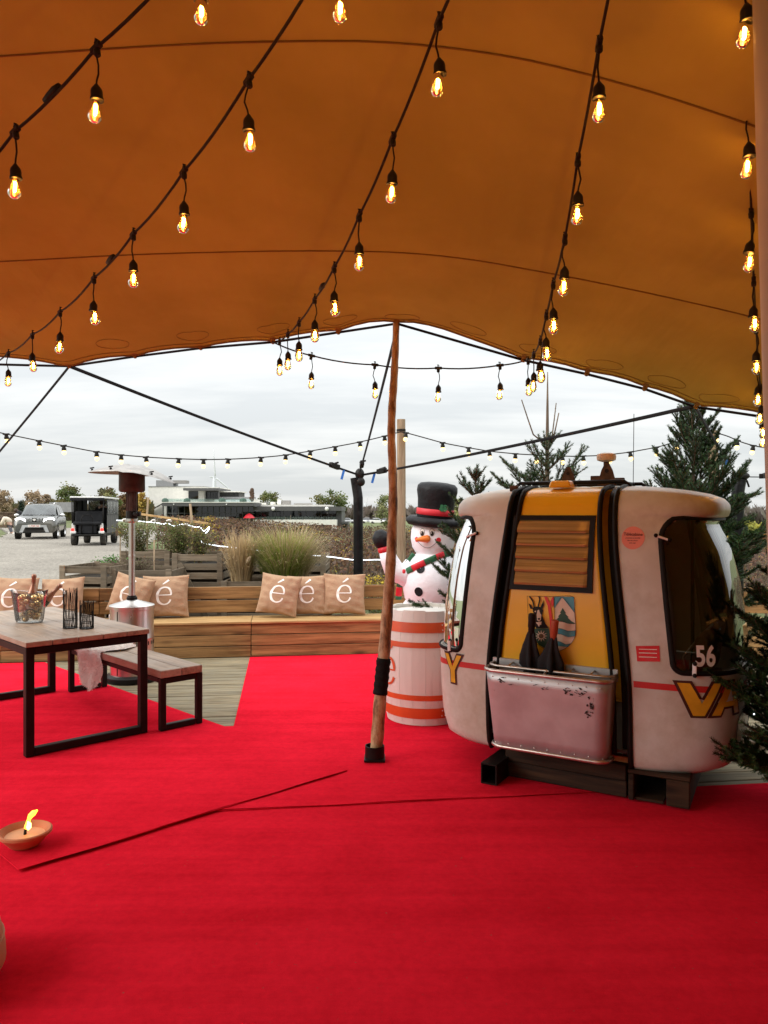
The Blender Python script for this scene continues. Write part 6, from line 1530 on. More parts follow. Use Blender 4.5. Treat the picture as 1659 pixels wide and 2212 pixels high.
# ================================================================== deciduous trees
def tree(px, pbase, ptop, Y, wpx, cols, label, seed, n=2200, leaf=.30, trunk_frac=.28, group=None, name='tree', squash=.8):
    rr = random.Random(seed); b = W(px, pbase, Y); zb = min(b.z, zg(b.x, Y)); top = W(px, ptop, Y).z; h = top - zb; w = wpx / F * Y / 2
    t = thing(name, label, 'tree', (b.x, Y, zb), 0, group); m_ = MB(); r0 = .022 * h
    m_.tube([(0, 0, 0), (.02 * h, 0, h * .3), (0, .01 * h, h * .6)], [r0, r0 * .8, r0 * .4], 8); ends = []
    zc_ = h * (trunk_frac + 1) / 2; hr = h * (1 - trunk_frac) / 2
    for k in range(16):
        a = rr.uniform(0, 6.28); q = rr.uniform(.3, 1); e_ = Vector((math.cos(a) * w * q * .8, math.sin(a) * w * q * .8, zc_ + hr * rr.uniform(-.7, .8))); s = Vector((0, 0, h * rr.uniform(.2, .5))); m_.tube([s, s.lerp(e_, .5) + Vector((0, 0, .03 * h)), e_], [r0 * .45, r0 * .3, r0 * .12], 5); ends.append(e_)
    m_.build('trunk', 'bark', t, True)
    V, Fc, Cc = [], [], []; clumps = []
    for _ in range(34):
        a = rr.uniform(0, 6.28); z = rr.uniform(-1, 1); q = math.sqrt(1 - z * z) * rr.uniform(.45, .95); clumps.append((Vector((math.cos(a) * w * q, math.sin(a) * w * q, zc_ + hr * z * .92)), rr.uniform(.16, .34), rr.uniform(.65, 1.25), rr.choice(cols)))
    for _ in range(n):
        c, r_, g0, cc = rr.choice(clumps); o = Vector((rr.gauss(0, 1), rr.gauss(0, 1), rr.gauss(0, 1) * squash)) * r_ * w * .62; p = c + o; d = Vector((rr.uniform(-1, 1), rr.uniform(-1, 1), rr.uniform(-1, 1))).normalized(); e_ = d.orthogonal().normalized(); l = leaf * rr.uniform(.5, 1.2); n0 = len(V)
        V += [p - d * l * .5, p + e_ * l * .35, p + d * l * .5, p - e_ * l * .35]; Fc.append((n0, n0 + 1, n0 + 2, n0 + 3)); g = g0 * rr.uniform(.75, 1.25); Cc += [tuple(x * g for x in cc) + (1,)] * 4
    mb = MB(); mb.v = [tuple(p) for p in V]; mb.f = Fc; mb.c = Cc; mb.usecol = True; mb.build('crown', 'leaf', t)
    return t
GR = [(.10, .13, .04), (.14, .16, .05), (.18, .17, .06)]; PINK = [(.36, .26, .17), (.42, .32, .22), (.28, .2, .12)]; BR = [(.15, .11, .06), (.2, .14, .07), (.12, .11, .05)]
tree(8, 1118, 1062, 95, 42, PINK, 'small pinkish leafless-looking tree above the two bending people', 1, 1300, .30, .35)
tree(75, 1112, 1062, 100, 46, PINK, 'airy pinkish tree behind the dark car roof', 2, 1500, .32, .3)
tree(101, 1112, 1068, 102, 30, PINK + BR, 'thin brownish tree between the pinkish tree and the buggy', 3, 1000, .3, .3)
tree(148, 1114, 1053, 110, 62, GR, 'broad green tree above the buggy roof', 4, 2600, .36, .2)
tree(128, 1116, 1082, 90, 60, [(.10, .09, .035), (.13, .11, .04), (.16, .12, .05)], 'dark olive hedge tree left of the buggy', 41, 2200, .32, .1)
tree(232, 1114, 1058, 108, 56, GR + BR, 'mixed green and brown tree right of the buggy', 5, 2400, .36, .2)
tree(272, 1114, 1068, 112, 46, [(.2, .11, .05), (.26, .15, .06), (.16, .1, .05)], 'russet tree half behind the heater burner', 6, 2000, .34, .2)
tree(306, 1114, 1066, 105, 36, [(.42, .26, .05), (.36, .2, .05), (.46, .33, .08)], 'orange autumn tree beside the white building', 7, 1700, .32, .25)
tree(585, 1098, 1064, 170, 52, GR + [(.22, .22, .09)], 'rounded green tree behind the glass-fronted building', 8, 2200, .5, .2)
tree(712, 1120, 1058, 165, 68, GR, 'large full green tree at the far end of the long building', 9, 3600, .5, .12)
tree(840, 1128, 1070, 110, 62, [(.19, .21, .08), (.15, .18, .06), (.24, .24, .11)], 'pale green willow-like tree between black post and log pole', 10, 2400, .34, .15)
tree(992, 1132, 1078, 90, 62, [(.19, .20, .07), (.24, .24, .09), (.15, .16, .05)], 'yellowish green tree showing beside the snowman hat', 11, 2600, .28, .15)
tree(1618, 1190, 1128, 62, 62, [(.42, .38, .05), (.5, .44, .08), (.3, .3, .06)], 'bright yellow autumn tree beyond the grey anchor post', 12, 2400, .22, .12)
tree(1652, 1192, 1150, 55, 46, [(.5, .22, .05), (.55, .26, .06), (.42, .16, .05)], 'orange autumn tree at the edge of the far field', 13, 2200, .2, .12)
tree(1622, 1192, 1160, 52, 34, [(.48, .2, .07), (.4, .15, .06)], 'low orange-red bush below the yellow autumn tree', 14, 1200, .18, .1)
def conifer(px, pb, pt, Y, wpx, label, seed):
    rr = random.Random(seed); b = W(px, pb, Y); h = W(px, pt, Y).z - min(b.z, zg(b.x, Y)); w = wpx / F * Y / 2; t = thing('conifer', label, 'tree', (b.x, Y, min(b.z, zg(b.x, Y)))); MB().tube([(0, 0, 0), (0, 0, h)], [.02 * h, .004 * h], 6).build('trunk', 'bark', t); V, Fc, Cc = [], [], []
    for _ in range(1600):
        q = rr.random() ** .7; z = h * (1 - q) ; a = rr.uniform(0, 6.28); r_ = w * q * rr.uniform(.3, 1.05); p = Vector((math.cos(a) * r_, math.sin(a) * r_, z + .05 * h)); d = Vector((math.cos(a), math.sin(a), -.4)); s = Vector((-d.y, d.x, .2)).normalized(); l = .11 * h * rr.uniform(.5, 1.1); n0 = len(V); V += [p, p + d * l * .5 + s * l * .16, p + d * l, p + d * l * .5 - s * l * .16]; Fc.append((n0, n0 + 1, n0 + 2, n0 + 3)); g = rr.uniform(.7, 1.3); Cc += [(.022 * g, .045 * g, .028 * g, 1)] * 4
    mb = MB(); mb.v = [tuple(p) for p in V]; mb.f = Fc; mb.c = Cc; mb.usecol = True; mb.build('crown', 'leaf', t)
conifer(1610, 1190, 1136, 50, 24, 'dark bluish spruce in front of the yellow autumn tree', 3)
conifer(46, 1124, 1083, 48, 24, 'small dark spruce behind the bending people', 4)

# far woodland and hedge, one mass
rr = random.Random(55); V, Fc, Cc = [], [], []
def mass(px0, px1, ptop, pbot, Y, n, cols, size, spread=10):
    for _ in range(n):
        px = rr.uniform(px0, px1); tp = ptop(px) + 2.5 * math.sin(px * .21) + 1.5 * math.sin(px * .67 + 1); py = tp + (pbot - tp) * rr.random() ** 1.3; p = W(px, py, Y + rr.uniform(-spread, spread)); d = Vector((rr.uniform(-.6, .6), rr.uniform(-1, 1), 1)).normalized(); e_ = d.orthogonal().normalized(); l = size * rr.uniform(.5, 1.2); n0 = len(V); V.extend((p - d * l * .7, p + e_ * l * .3, p + d * l * .7, p - e_ * l * .3)); Fc.append((n0, n0 + 1, n0 + 2, n0 + 3)); c = rr.choice(cols); g = rr.uniform(.75, 1.2); Cc.extend([tuple(x * g for x in c) + (1,)] * 4)
BARE = [(.20, .165, .135), (.16, .125, .10), (.23, .19, .16)]
mass(735, 1120, lambda p: 1104, 1136, 300, 6000, BARE, 3.2, 30)
mass(1560, 1800, lambda p: 1104, 1200, 130, 7000, BARE + [(.19, .17, .12)], 1.6, 20)
mass(-250, 330, lambda p: 1094, 1120, 125, 5000, [(.12, .10, .05), (.16, .12, .06), (.10, .1, .045)], 1.3, 12)
mb = MB(); mb.v = [tuple(p) for p in V]; mb.f = Fc; mb.c = Cc; mb.usecol = True; o = mb.build('far_woodland', 'leaf'); o['kind'] = 'stuff'; tag(o, 'brown leafless woodland along the horizon', 'woodland')
# low field wall / hedge behind the car
o = thing('stone_wall', 'low brownish stone wall behind the dark car', 'wall', W(30, 1116, 62)); rr = random.Random(2)
for r_ in range(3):
    px = -40
    while px < 112:
        w = rr.uniform(7, 13); a, b = W(px, 1116 - r_ * 3.6, 62), W(px + w - .6, 1112.6 - r_ * 3.6, 62); MB().box(((a.x + b.x) / 2, 62 + rr.uniform(-.05, .05), (a.z + b.z) / 2), (b.x - a.x, .4, b.z - a.z)).build('stone', 'rust' if rr.random() < .3 else 'bark', o, world=True); px += w
a, b = W(-60, 1126, 62), W(114, 1116.2, 62); MB().box(((a.x + b.x) / 2, 62.05, a.z / 2 + b.z / 2 - .3), (b.x - a.x, .35, b.z - a.z + .6)).build('wall_base', 'bark', o, world=True)
# screen / noticeboard behind the car
o = thing('notice_screen', 'grey framed screen standing behind the dark car', 'screen', W(120, 1113, 60)); a, b = W(107, 1085, 60), W(160, 1106, 60)
MB().box(((a.x + b.x) / 2, 60, (a.z + b.z) / 2), (b.x - a.x, .1, a.z - b.z)).build('panel', 'mid_grey', o, world=True)
for px in (110, 157): MB().box((W(px, 0, 60).x, 60.1, .8), (.1, .1, 2.2)).build('leg', 'steel_black', o, world=True)

# ================================================================== white building with terraces
YB = 120.0
bd = thing('terrace_building', 'long white and dark grey building with glass front and roof terraces', 'building', (W(530, 1120, YB).x, YB, -1.2))
def bb_(name, mat, x0, y0, x1, y1, d0=0.0, d1=8.0, parent=None, bevel=0):
    a, b = W(x0, y0, YB + d0), W(x1, y1, YB + d0); m_ = MB(); m_.box(((a.x + b.x) / 2, YB + (d0 + d1) / 2, (a.z + b.z) / 2), (abs(b.x - a.x), d1 - d0, abs(a.z - b.z))); return m_.build(name, mat, parent or bd, world=True)
bb_('upper_block', 'render_white', 320.4, 1051, 441, 1132, 0, 12)
bb_('parapet_cap', 'mid_grey', 320, 1050.2, 441.5, 1051.3, -.1, 12.1)
u = bb_('roof_unit', 'mid_grey', 337, 1037.5, 374, 1050.5, 2, 5); 
for i in range(4): bb_('unit_panel', 'render_white', 338 + i * 9, 1038.5, 345.8 + i * 9, 1048, 1.95, 2.02, u)
u = bb_('roof_duct', 'steel_dull', 375, 1037.5, 402, 1044, 2, 4); bb_('duct_leg', 'steel_dull', 398, 1044, 400, 1051, 2.4, 2.8, u); bb_('duct_leg', 'steel_dull', 378, 1044, 380, 1051, 2.4, 2.8, u)
bb_('canopy_roof', 'dark_cladding', 395.5, 1054.5, 472.5, 1059.3, -3.0, 6); bb_('canopy_edge', 'render_white', 395.5, 1052.6, 472.5, 1054.3, -2.9, 6)
w_ = bb_('window', 'build_glass', 407, 1061.3, 428, 1078.7, -.08, .1); bb_('window_mullion', 'dark_cladding', 417.1, 1061.3, 418.3, 1078.7, -.14, -.09, w_)
for a in ((406.2, 1060.4, 428.8, 1061.4), (406.2, 1078.6, 428.8, 1079.6)): bb_('window_frame', 'dark_cladding', *a, -.16, -.085, w_)
bb_('terrace_room', 'dark_cladding', 441.3, 1059.4, 474, 1078, 1, 7)
bb_('canopy_post', 'dark_cladding', 471.8, 1052.8, 473.2, 1078, -2.8, -2.5)
for i in range(5): bb_('terrace_door', 'build_glass', 443 + i * 6, 1063, 448.2 + i * 6, 1077.5, .9, .98)
bb_('side_pavilion', 'dark_cladding', 474.2, 1063, 516, 1078, 2, 7); bb_('pavilion_roof', 'render_white', 474, 1060.8, 518, 1063, 1, 7.2)
bb_('rear_parapet', 'mid_grey', 474, 1073.4, 552, 1077.6, .4, .9)
# terrace slab, glass balustrade, glazed ground floor
bb_('terrace_slab', 'dark_cladding', 349.5, 1086, 549, 1093.3, -7, -.05); bb_('slab_edge', 'render_white', 349.5, 1084.2, 549, 1085.8, -7.05, -.05)
for i in range(16): bb_('balustrade_pane', 'rail_glass', 351 + i * 12.3, 1077.3, 362.6 + i * 12.3, 1084, -6.9, -6.85)
for i, (px, kind) in enumerate(((357, 1), (384, 0), (404, 1), (433, 0), (456, 0), (480, 1), (502, 0), (525, 1))):
    if kind: 
        m_ = MB(); c = W(px, 1082, YB - 5.5); m_.ball(c, .55, 8, 6, (1, 1, .8)); m_.build('potted_shrub', 'print_green', bd, world=True)
    else: bb_('terrace_table', 'mid_grey', px - 5, 1081.3, px + 5, 1082.2, -5.6, -4.6)
m_ = MB(); m_.tube([W(544, 1084, YB - 5), W(544, 1060, YB - 5)], .12, 6); m_.build('terrace_stalk', 'bark', bd, world=True)
m_ = MB()
for z in range(9): m_.ball(W(543.5 + rnd.uniform(-2, 2), 1058 + z * 2.6, YB - 5), .30, 7, 5)
m_.build('climbing_plant', 'rust', bd, world=True)
xg = np.linspace(360.5, 549, 16)
for i in range(15):
    g = bb_('glass_pane', 'build_glass', xg[i] + .5, 1093.6, xg[i + 1] - .5, 1108.2, -.9, -.8); bb_('glass_pane', 'build_glass', xg[i] + .5, 1108.9, xg[i + 1] - .5, 1126, -.9, -.8); bb_('mullion', 'mid_grey', xg[i] - .5, 1093.4, xg[i] + .5, 1126, -1.0, -.78)
bb_('transom', 'mid_grey', 360.5, 1108.1, 549, 1109, -1.02, -.79); bb_('room_back', 'dark_cladding', 360, 1093.4, 549, 1132, 3, 3.4); bb_('corner_column', 'render_white', 352.5, 1093.4, 359.5, 1130, -1.2, -.3); bb_('slab_column', 'dark_cladding', 351.0, 1093.4, 352.3, 1130, -6.7, -6.3)
for i in range(11): bb_('terrace_chair', 'white_paint', 437 + i * 5.2, 1116.5, 440.6 + i * 5.2, 1121, -4.2, -3.6)
# stair up the gable
m_ = MB(); m_.bar(W(320.5, 1103.5, YB - 1.0), W(350, 1086.5, YB - 1.0), 1.4, .22); m_.build('stair_flight', 'dark_cladding', bd, world=True); m_ = MB(); m_.bar(W(321, 1100.5, YB - 1.75), W(350, 1083.5, YB - 1.75), .06, .42); m_.build('stair_string', 'render_white', bd, world=True)
bb_('low_wall', 'render_white', 312, 1101.5, 321, 1106, -1.5, 2)
# right wing
bb_('wing_fascia', 'dark_cladding', 547, 1094.2, 738, 1103.4, -4, 8); bb_('wing_parapet', 'render_white', 552.5, 1090.4, 713, 1094.0, -1, 8); bb_('wing_fin', 'render_white', 548.3, 1078.5, 551.6, 1093.8, -4.2, 0)
for x0, y0, x1, y1 in ((599, 1079, 607.5, 1090), (609.5, 1081, 625.5, 1093), (635, 1087.2, 673, 1090.2), (563, 1086, 571, 1090), (584, 1084.3, 591, 1090)): bb_('roof_plant_unit', 'steel_dull' if x0 in (609.5, 635) else 'render_white', x0, y0, x1, y1, 1, 3)
xg = np.linspace(548, 726, 12)
for i in range(11): bb_('glass_pane', 'build_glass', xg[i] + .5, 1103.7, xg[i + 1] - .5, 1122, 0, .1); bb_('mullion', 'mid_grey', xg[i] - .5, 1103.6, xg[i] + .5, 1122, -.06, .12)
bb_('wing_room_back', 'dark_cladding', 547, 1103.6, 738, 1136, 3.5, 4); bb_('wing_end_wall', 'dark_cladding', 726.2, 1103.6, 738, 1140, -2, 7.9)
for i in range(15): bb_('balcony_pane', 'rail_glass', 547 + i * 12, 1116.3, 558.4 + i * 12, 1122.2, -4.2, -4.15)
bb_('balcony_wall', 'render_white', 547, 1122.6, 646, 1146, -4.4, -.1); bb_('balcony_lintel', 'render_white', 646.1, 1122.6, 715, 1133.6, -4.4, -.1); bb_('balcony_pier', 'render_white', 715.1, 1122.6, 727, 1146, -4.4, -.1); bb_('garage_opening', 'dark_cladding', 646.2, 1133.7, 715, 1146, -2, -.1)
for px in (590, 706): 
    m_ = MB(); m_.ball(W(px, 1099, YB - 4.1), .3, 8, 6); m_.build('wall_lamp', 'white_paint', bd, world=True)
for px in (375, 489): bb_('wall_lamp', 'white_paint', px - 1, 1088, px + 1, 1090.4, -7.2, -7.05)
bb_('end_pavilion', 'dark_cladding', 738.2, 1127, 751.5, 1146, -3, 3); bb_('pavilion_glass', 'build_glass', 740, 1131, 750.5, 1144, -3.1, -3.03)
rp = thing('red_parasol', 'tiny red parasol on the terrace of the glass-fronted building', 'parasol', W(538, 1122, YB - 6)); MB().lathe([(.9, -.35), (.5, .1), (0, .4)], 10, W(538, 1114, YB - 6)).build('canopy', 'nylon_red', rp, world=True); MB().tube([W(538, 1122, YB - 6) + Vector((0, 0, -.6)), W(538, 1113, YB - 6)], .05, 5).build('pole', 'white_paint', rp, world=True)

# ================================================================== wind turbines
def turbine(px, hub, Y, blade_px, angs, label, base=1112):
    h = W(px, hub, Y); s = Y / F; t = thing('wind_turbine', label, 'wind turbine', (h.x - 1.5 * s, Y, -6)); r_ = 1.9 * s
    MB().tube([(h.x - 1.5 * s, Y, -6), (h.x - 1.5 * s, Y, h.z)], [r_ * 1.25, r_], 12).build('tower', 'turbine_white', t, True, world=True)
    a, b = W(px - 13 * blade_px / 85, hub, Y), W(px + 2, hub, Y); MB().box(((a.x + b.x) / 2, Y, h.z + .3 * s), (b.x - a.x, 3 * s, 4.2 * s * blade_px / 85)).build('nacelle', 'turbine_white', t, world=True, bevel=.5 * s * blade_px / 85)
    for g in angs:
        d = Vector((math.cos(R(g)), 0, math.sin(R(g)))); L_ = blade_px * s; c0 = Vector((h.x + 2 * s, Y - 1.5 * s, h.z)); m_ = MB(); k = blade_px / 85
        m_.tube([c0, c0 + d * L_ * .12, c0 + d * L_ * .3, c0 + d * L_ * .7, c0 + d * L_], [1.5 * s * k, 2.6 * s * k, 2.2 * s * k, 1.4 * s * k, .4 * s * k], 8, flat=.5); m_.build('blade', 'turbine_white', t, True, world=True)
    MB().ball((h.x + 2 * s, Y - 1.5 * s, h.z), 2.2 * s * blade_px / 85, 10, 8).build('hub', 'turbine_white', t, True, world=True)
turbine(463, 1031, 1100, 62, (93, -40, -88), 'big grey wind turbine rising behind the white building')
turbine(742, 1082, 2600, 20, (90, 210, 330), 'small far wind turbine right of the building tree')
turbine(790, 1088, 3000, 18, (80, 200, 320), 'tiny far wind turbine beside the black anchor post')
turbine(876, 1085, 3000, 20, (95, 215, 335), 'tiny far wind turbine beside the timber post')

# ================================================================== dark car
def loft(secs, mirror=True):
    """sections: list of (y, [(x,z),...]) half profiles from bottom to top"""
    rows = []
    for y, pr in secs:
        r_ = [Vector((x, y, z)) for x, z in pr]; l = [Vector((-x, y, z)) for x, z in pr][::-1]; rows.append(r_ + l)
    m_ = MB(); m_.grid(rows, flip=True); n = len(rows[0])
    m_.add(rows[0], [tuple(range(n))]); m_.add(rows[-1], [tuple(range(n))[::-1]]); return m_
cx0 = W(90, 0, 37.0); hz = math.atan2(-cx0.y, -cx0.x) + R(90) - R(8); car = thing('parked_car', 'dark muddy car with bright headlights facing us on the gravel', 'car', (cx0.x, 37.0, zg(cx0.x, 37) + .02), hz)
def pr(wb, ws, zs, zt, wt): return [(wb, .30), (ws, .42), (ws + .01, .62), (ws, zs), (wt, zt), (wt * .6, zt + .025), (0, zt + .03)]
S_ = [(-2.17, pr(.66, .76, .62, .72, .70)), (-2.10, pr(.74, .84, .72, .90, .74)), (-1.95, pr(.78, .88, .82, .97, .78)), (-1.4, pr(.80, .89, .92, 1.04, .80)), (-.95, pr(.80, .89, .95, 1.08, .80)), (.3, pr(.80, .89, .97, 1.06, .82)), (1.6, pr(.80, .89, .98, 1.06, .82)), (2.0, pr(.78, .87, .95, 1.04, .78)), (2.15, pr(.72, .80, .80, .95, .7))]
body = loft(S_).build('body', 'car_paint', car, True, angle=40)
CBN = [(-.95, .80, 1.06, .74, 1.07), (-.15, .80, 1.06, .66, 1.58), (.3, .81, 1.06, .64, 1.61), (1.3, .81, 1.06, .63, 1.58), (1.75, .80, 1.05, .60, 1.50), (2.05, .78, 1.04, .68, 1.08)]
m_ = loft([(y, [(w0, z0), (w0 * .5 + w1 * .5, (z0 + z1) / 2), (w1, z1), (w1 * .6, z1 + .03), (0, z1 + .035)]) for y, w0, z0, w1, z1 in CBN]); m_.build('roof_cabin', 'car_paint', car, True, angle=35)
def car_quad(nm, mat, pts, off=.012): m_ = MB(); c = sum((Vector(p) for p in pts), Vector()) / len(pts); m_.poly([Vector(p) for p in pts]); return m_.build(nm, mat, car)
car_quad('windscreen', 'car_glass', [(-.74, -.93, 1.105), (.74, -.93, 1.105), (.60, -.22, 1.55), (.0, -.24, 1.575), (-.60, -.22, 1.55)])
for p in car.children:
    if p.name.startswith('windscreen'): p.location = (0, -.035, .02)
for s in (1, -1):
    for y0, y1, b0_, b1_ in ((-.62, .28, -.18, .26), (.36, 1.12, .36, 1.10), (1.2, 1.72, 1.2, 1.5)):
        m_ = MB(); m_.add([(s * .822, y0, 1.10), (s * .822, y1, 1.10), (s * .668, b1_, 1.53), (s * .672, b0_, 1.53)], [(0, 1, 2, 3)]); m_.build('side_window', 'car_glass', car)
    m_ = MB(); m_.tube([(s * .56, -.1, 1.63), (s * .57, .1, 1.70), (s * .57, 1.2, 1.69), (s * .55, 1.45, 1.60)], .022, 8); m_.build('roof_rail', 'chrome', car, True)
    m_ = MB(); m_.ball((s * 1.0, -.62, 1.10), .1, 10, 8, (1.15, .7, .75)); mi = m_.build('mirror', 'chrome', car, True); m_ = MB(); m_.bar((s * .84, -.60, 1.05), (s * .95, -.62, 1.07), .05, .04); m_.build('mirror_arm', 'black_plastic', mi)
    m_ = MB(); m_.prism([(.36, .79), (.80, .84), (.83, .95), (.70, .99), (.40, .93)], -.03, .03, lambda a, b, c: Vector((s * a, -2.12 + (a - .36) * .28 + c, b))); hl = m_.build('headlight', 'headlight', car)
    m_ = MB(); m_.ball((s * .68, -2.09, .52), .055, 10, 8); m_.build('fog_lamp', 'chrome', car, True)
    for y in (-1.36, 1.33):
        mm = Matrix.Rotation(R(90), 3, 'Y'); m_ = MB(); m_.lathe([(.22, -.10), (.33, -.105), (.35, -.08), (.35, .08), (.33, .105), (.22, .10)], 26, (s * .80, y, .35), mm, cap=False); wh = m_.build('wheel', 'tyre', car, True, angle=40); m_ = MB(); m_.lathe([(0, -.07), (.05, -.075), (.22, -.06), (.235, -.10), (.235, .10), (.22, .06), (.05, .075), (0, .07)], 20, (s * .80, y, .35), mm); m_.build('rim', 'chrome', wh, True, angle=40)
        m_ = MB(); m_.lathe([(.36, -.09), (.40, -.09), (.40, .09), (.36, .09)], 26, (s * .81, y, .36), mm, cap=False); m_.build('wheel_arch', 'black_plastic', car)
m_ = MB(); m_.box((0, -2.15, .885), (.74, .06, .17)); gr_ = m_.build('grille', 'black_plastic', car)
for x in (-.28, -.15, .15, .28):
    for z in (.925, .85): m_ = MB(); m_.box((x, -2.185, z), (.115, .02, .05)); cell = m_.build('grille_bar', 'chrome', gr_, bevel=.008); m_ = MB(); m_.box((x, -2.197, z), (.07, .01, .022)); m_.build('grille_slot', 'print_black', gr_)
m_ = MB(); m_.prism([(-.06, .94), (.06, .94), (.06, .89), (.02, .845), (-.02, .845), (-.06, .89)], -.01, .01, lambda a, b, c: Vector((a, -2.20 + c, b))); m_.build('badge', 'print_white', gr_)
m_ = MB(); m_.prism([(-.62, .33), (-.50, .66), (.50, .66), (.62, .33), (.48, .33), (.38, .56), (-.38, .56), (-.48, .33)], -.03, .03, lambda a, b, c: Vector((a, -2.20 + c, b))); m_.build('skid_guard', 'alu', car)
m_ = MB(); m_.box((0, -2.17, .48), (.76, .05, .16)); m_.build('lower_intake', 'print_black', car); m_ = MB(); m_.box((0, -2.17, .34), (1.2, .06, .08)); m_.build('lower_lip', 'black_plastic', car)
m_ = MB(); m_.box((0, -2.245, .62), (.52, .015, .115)); np_ = m_.build('number_plate', 'print_white', car); m_ = MB(); text_on(m_, '1-YUK-162', .10, lambda x, y: Vector((x, -2.256, .587 + y)), .01, .9); m_.build('plate_text', 'stripe_red', np_)

# ================================================================== golf buggy
gx = W(193, 0, 29.0); gh = math.atan2(-gx.y, -gx.x) + R(90) - R(11)
bg = thing('golf_buggy', 'black golf buggy with white roof and rear-facing seat on the gravel', 'buggy', (gx.x, 29.0, zg(gx.x, 29) + .02), gh)
# rear of the buggy is at -y
MB().box((0, 1.3, .42), (1.16, 3.0, .16)).build('chassis', 'black_plastic', bg, bevel=.03)
m_ = MB(); m_.box((0, 1.25, 1.80), (1.24, 3.3, .07)); m_.build('roof', 'white_paint', bg, bevel=.03, seg=2); MB().box((0, -.37, 1.735), (1.22, .10, .11)).build('rolled_curtain', 'jacket_black', bg, bevel=.03, seg=2)
for s in (-1, 1):
    for y in (-.30, .55, 1.5, 2.7): MB().tube([(s * .54, y, .45), (s * .56, y + (.10 if y > 2 else 0), 1.77)], .022, 8).build('roof_post', 'steel_black', bg, True)
    m_ = MB(); m_.grid([[Vector((s * (.60 + .012 * math.sin(y * 14)), y, z)) for y in np.linspace(.15, 2.75, 40)] for z in (.45, 1.0, 1.2, 1.74)]); m_.build('side_curtain', 'dark_cladding', bg, True)
    for y0, y1 in ((.22, .62), (.72, 1.3), (1.4, 2.0), (2.1, 2.65)): m_ = MB(); m_.box((s * .622, (y0 + y1) / 2, 1.42), (.006, y1 - y0, .5)); m_.build('curtain_window', 'pvc_window', bg)
    MB().box((s * .50, -.30, .66), (.12, .12, .34)).build('rear_pillar', 'white_paint', bg, bevel=.02); MB().box((s * .52, -.37, .60), (.10, .03, .10)).build('tail_light', 'tail_red', bg, bevel=.01)
    MB().box((s * .50, -.34, .50), (.2, .10, .10)).build('rear_bumper', 'white_paint', bg, bevel=.02)
    for y in (-.02, 2.25):
        mm = Matrix.Rotation(R(90), 3, 'Y'); m_ = MB(); m_.lathe([(.14, -.09), (.22, -.10), (.245, -.07), (.245, .07), (.22, .10), (.14, .09)], 22, (s * .52, y, .245), mm, cap=False); wh = m_.build('wheel', 'tyre', bg, True, angle=40); m_ = MB(); m_.lathe([(0, -.05), (.14, -.06), (.14, .06), (0, .05)], 16, (s * .52, y, .245), mm); m_.build('rim', 'steel_dull', wh)
MB().box((0, -.42, .40), (1.05, .34, .05)).build('foot_platform', 'black_plastic', bg, bevel=.01); MB().box((0, -.30, .62), (.62, .16, .36)).build('seat_base', 'jacket_black', bg, bevel=.03)
MB().box((0, -.22, .84), (1.02, .46, .12)).build('rear_seat', 'jacket_black', bg, bevel=.05, seg=2); MB().box((0, .06, 1.08), (1.02, .12, .42), (R(-8), 0, 0)).build('rear_backrest', 'jacket_black', bg, bevel=.06, seg=3)
MB().tube([(-.20, -.40, .45), (-.20, -.42, 1.02), (-.14, -.40, 1.13), (.0, -.40, 1.15), (.14, -.40, 1.13), (.20, -.42, 1.02), (.20, -.40, .45)], .016, 8).build('grab_bar', 'steel_black', bg, True)
MB().box((0, 1.25, .86), (1.02, .46, .12)).build('front_seat', 'jacket_black', bg, bevel=.05, seg=2); MB().box((0, 1.02, 1.12), (1.02, .10, .42)).build('front_backrest', 'jacket_black', bg, bevel=.05, seg=2)
MB().box((0, 2.72, .80), (1.1, .3, .7)).build('front_cowl', 'white_paint', bg, bevel=.08, seg=3); m_ = MB(); m_.box((0, 2.72, 1.42), (1.06, .02, .62)); m_.build('windscreen', 'pvc_window', bg)
MB().tube([(.05, 2.3, 1.05), (.05, 2.1, 1.12)], .02, 6).build('steering_column', 'steel_black', bg)

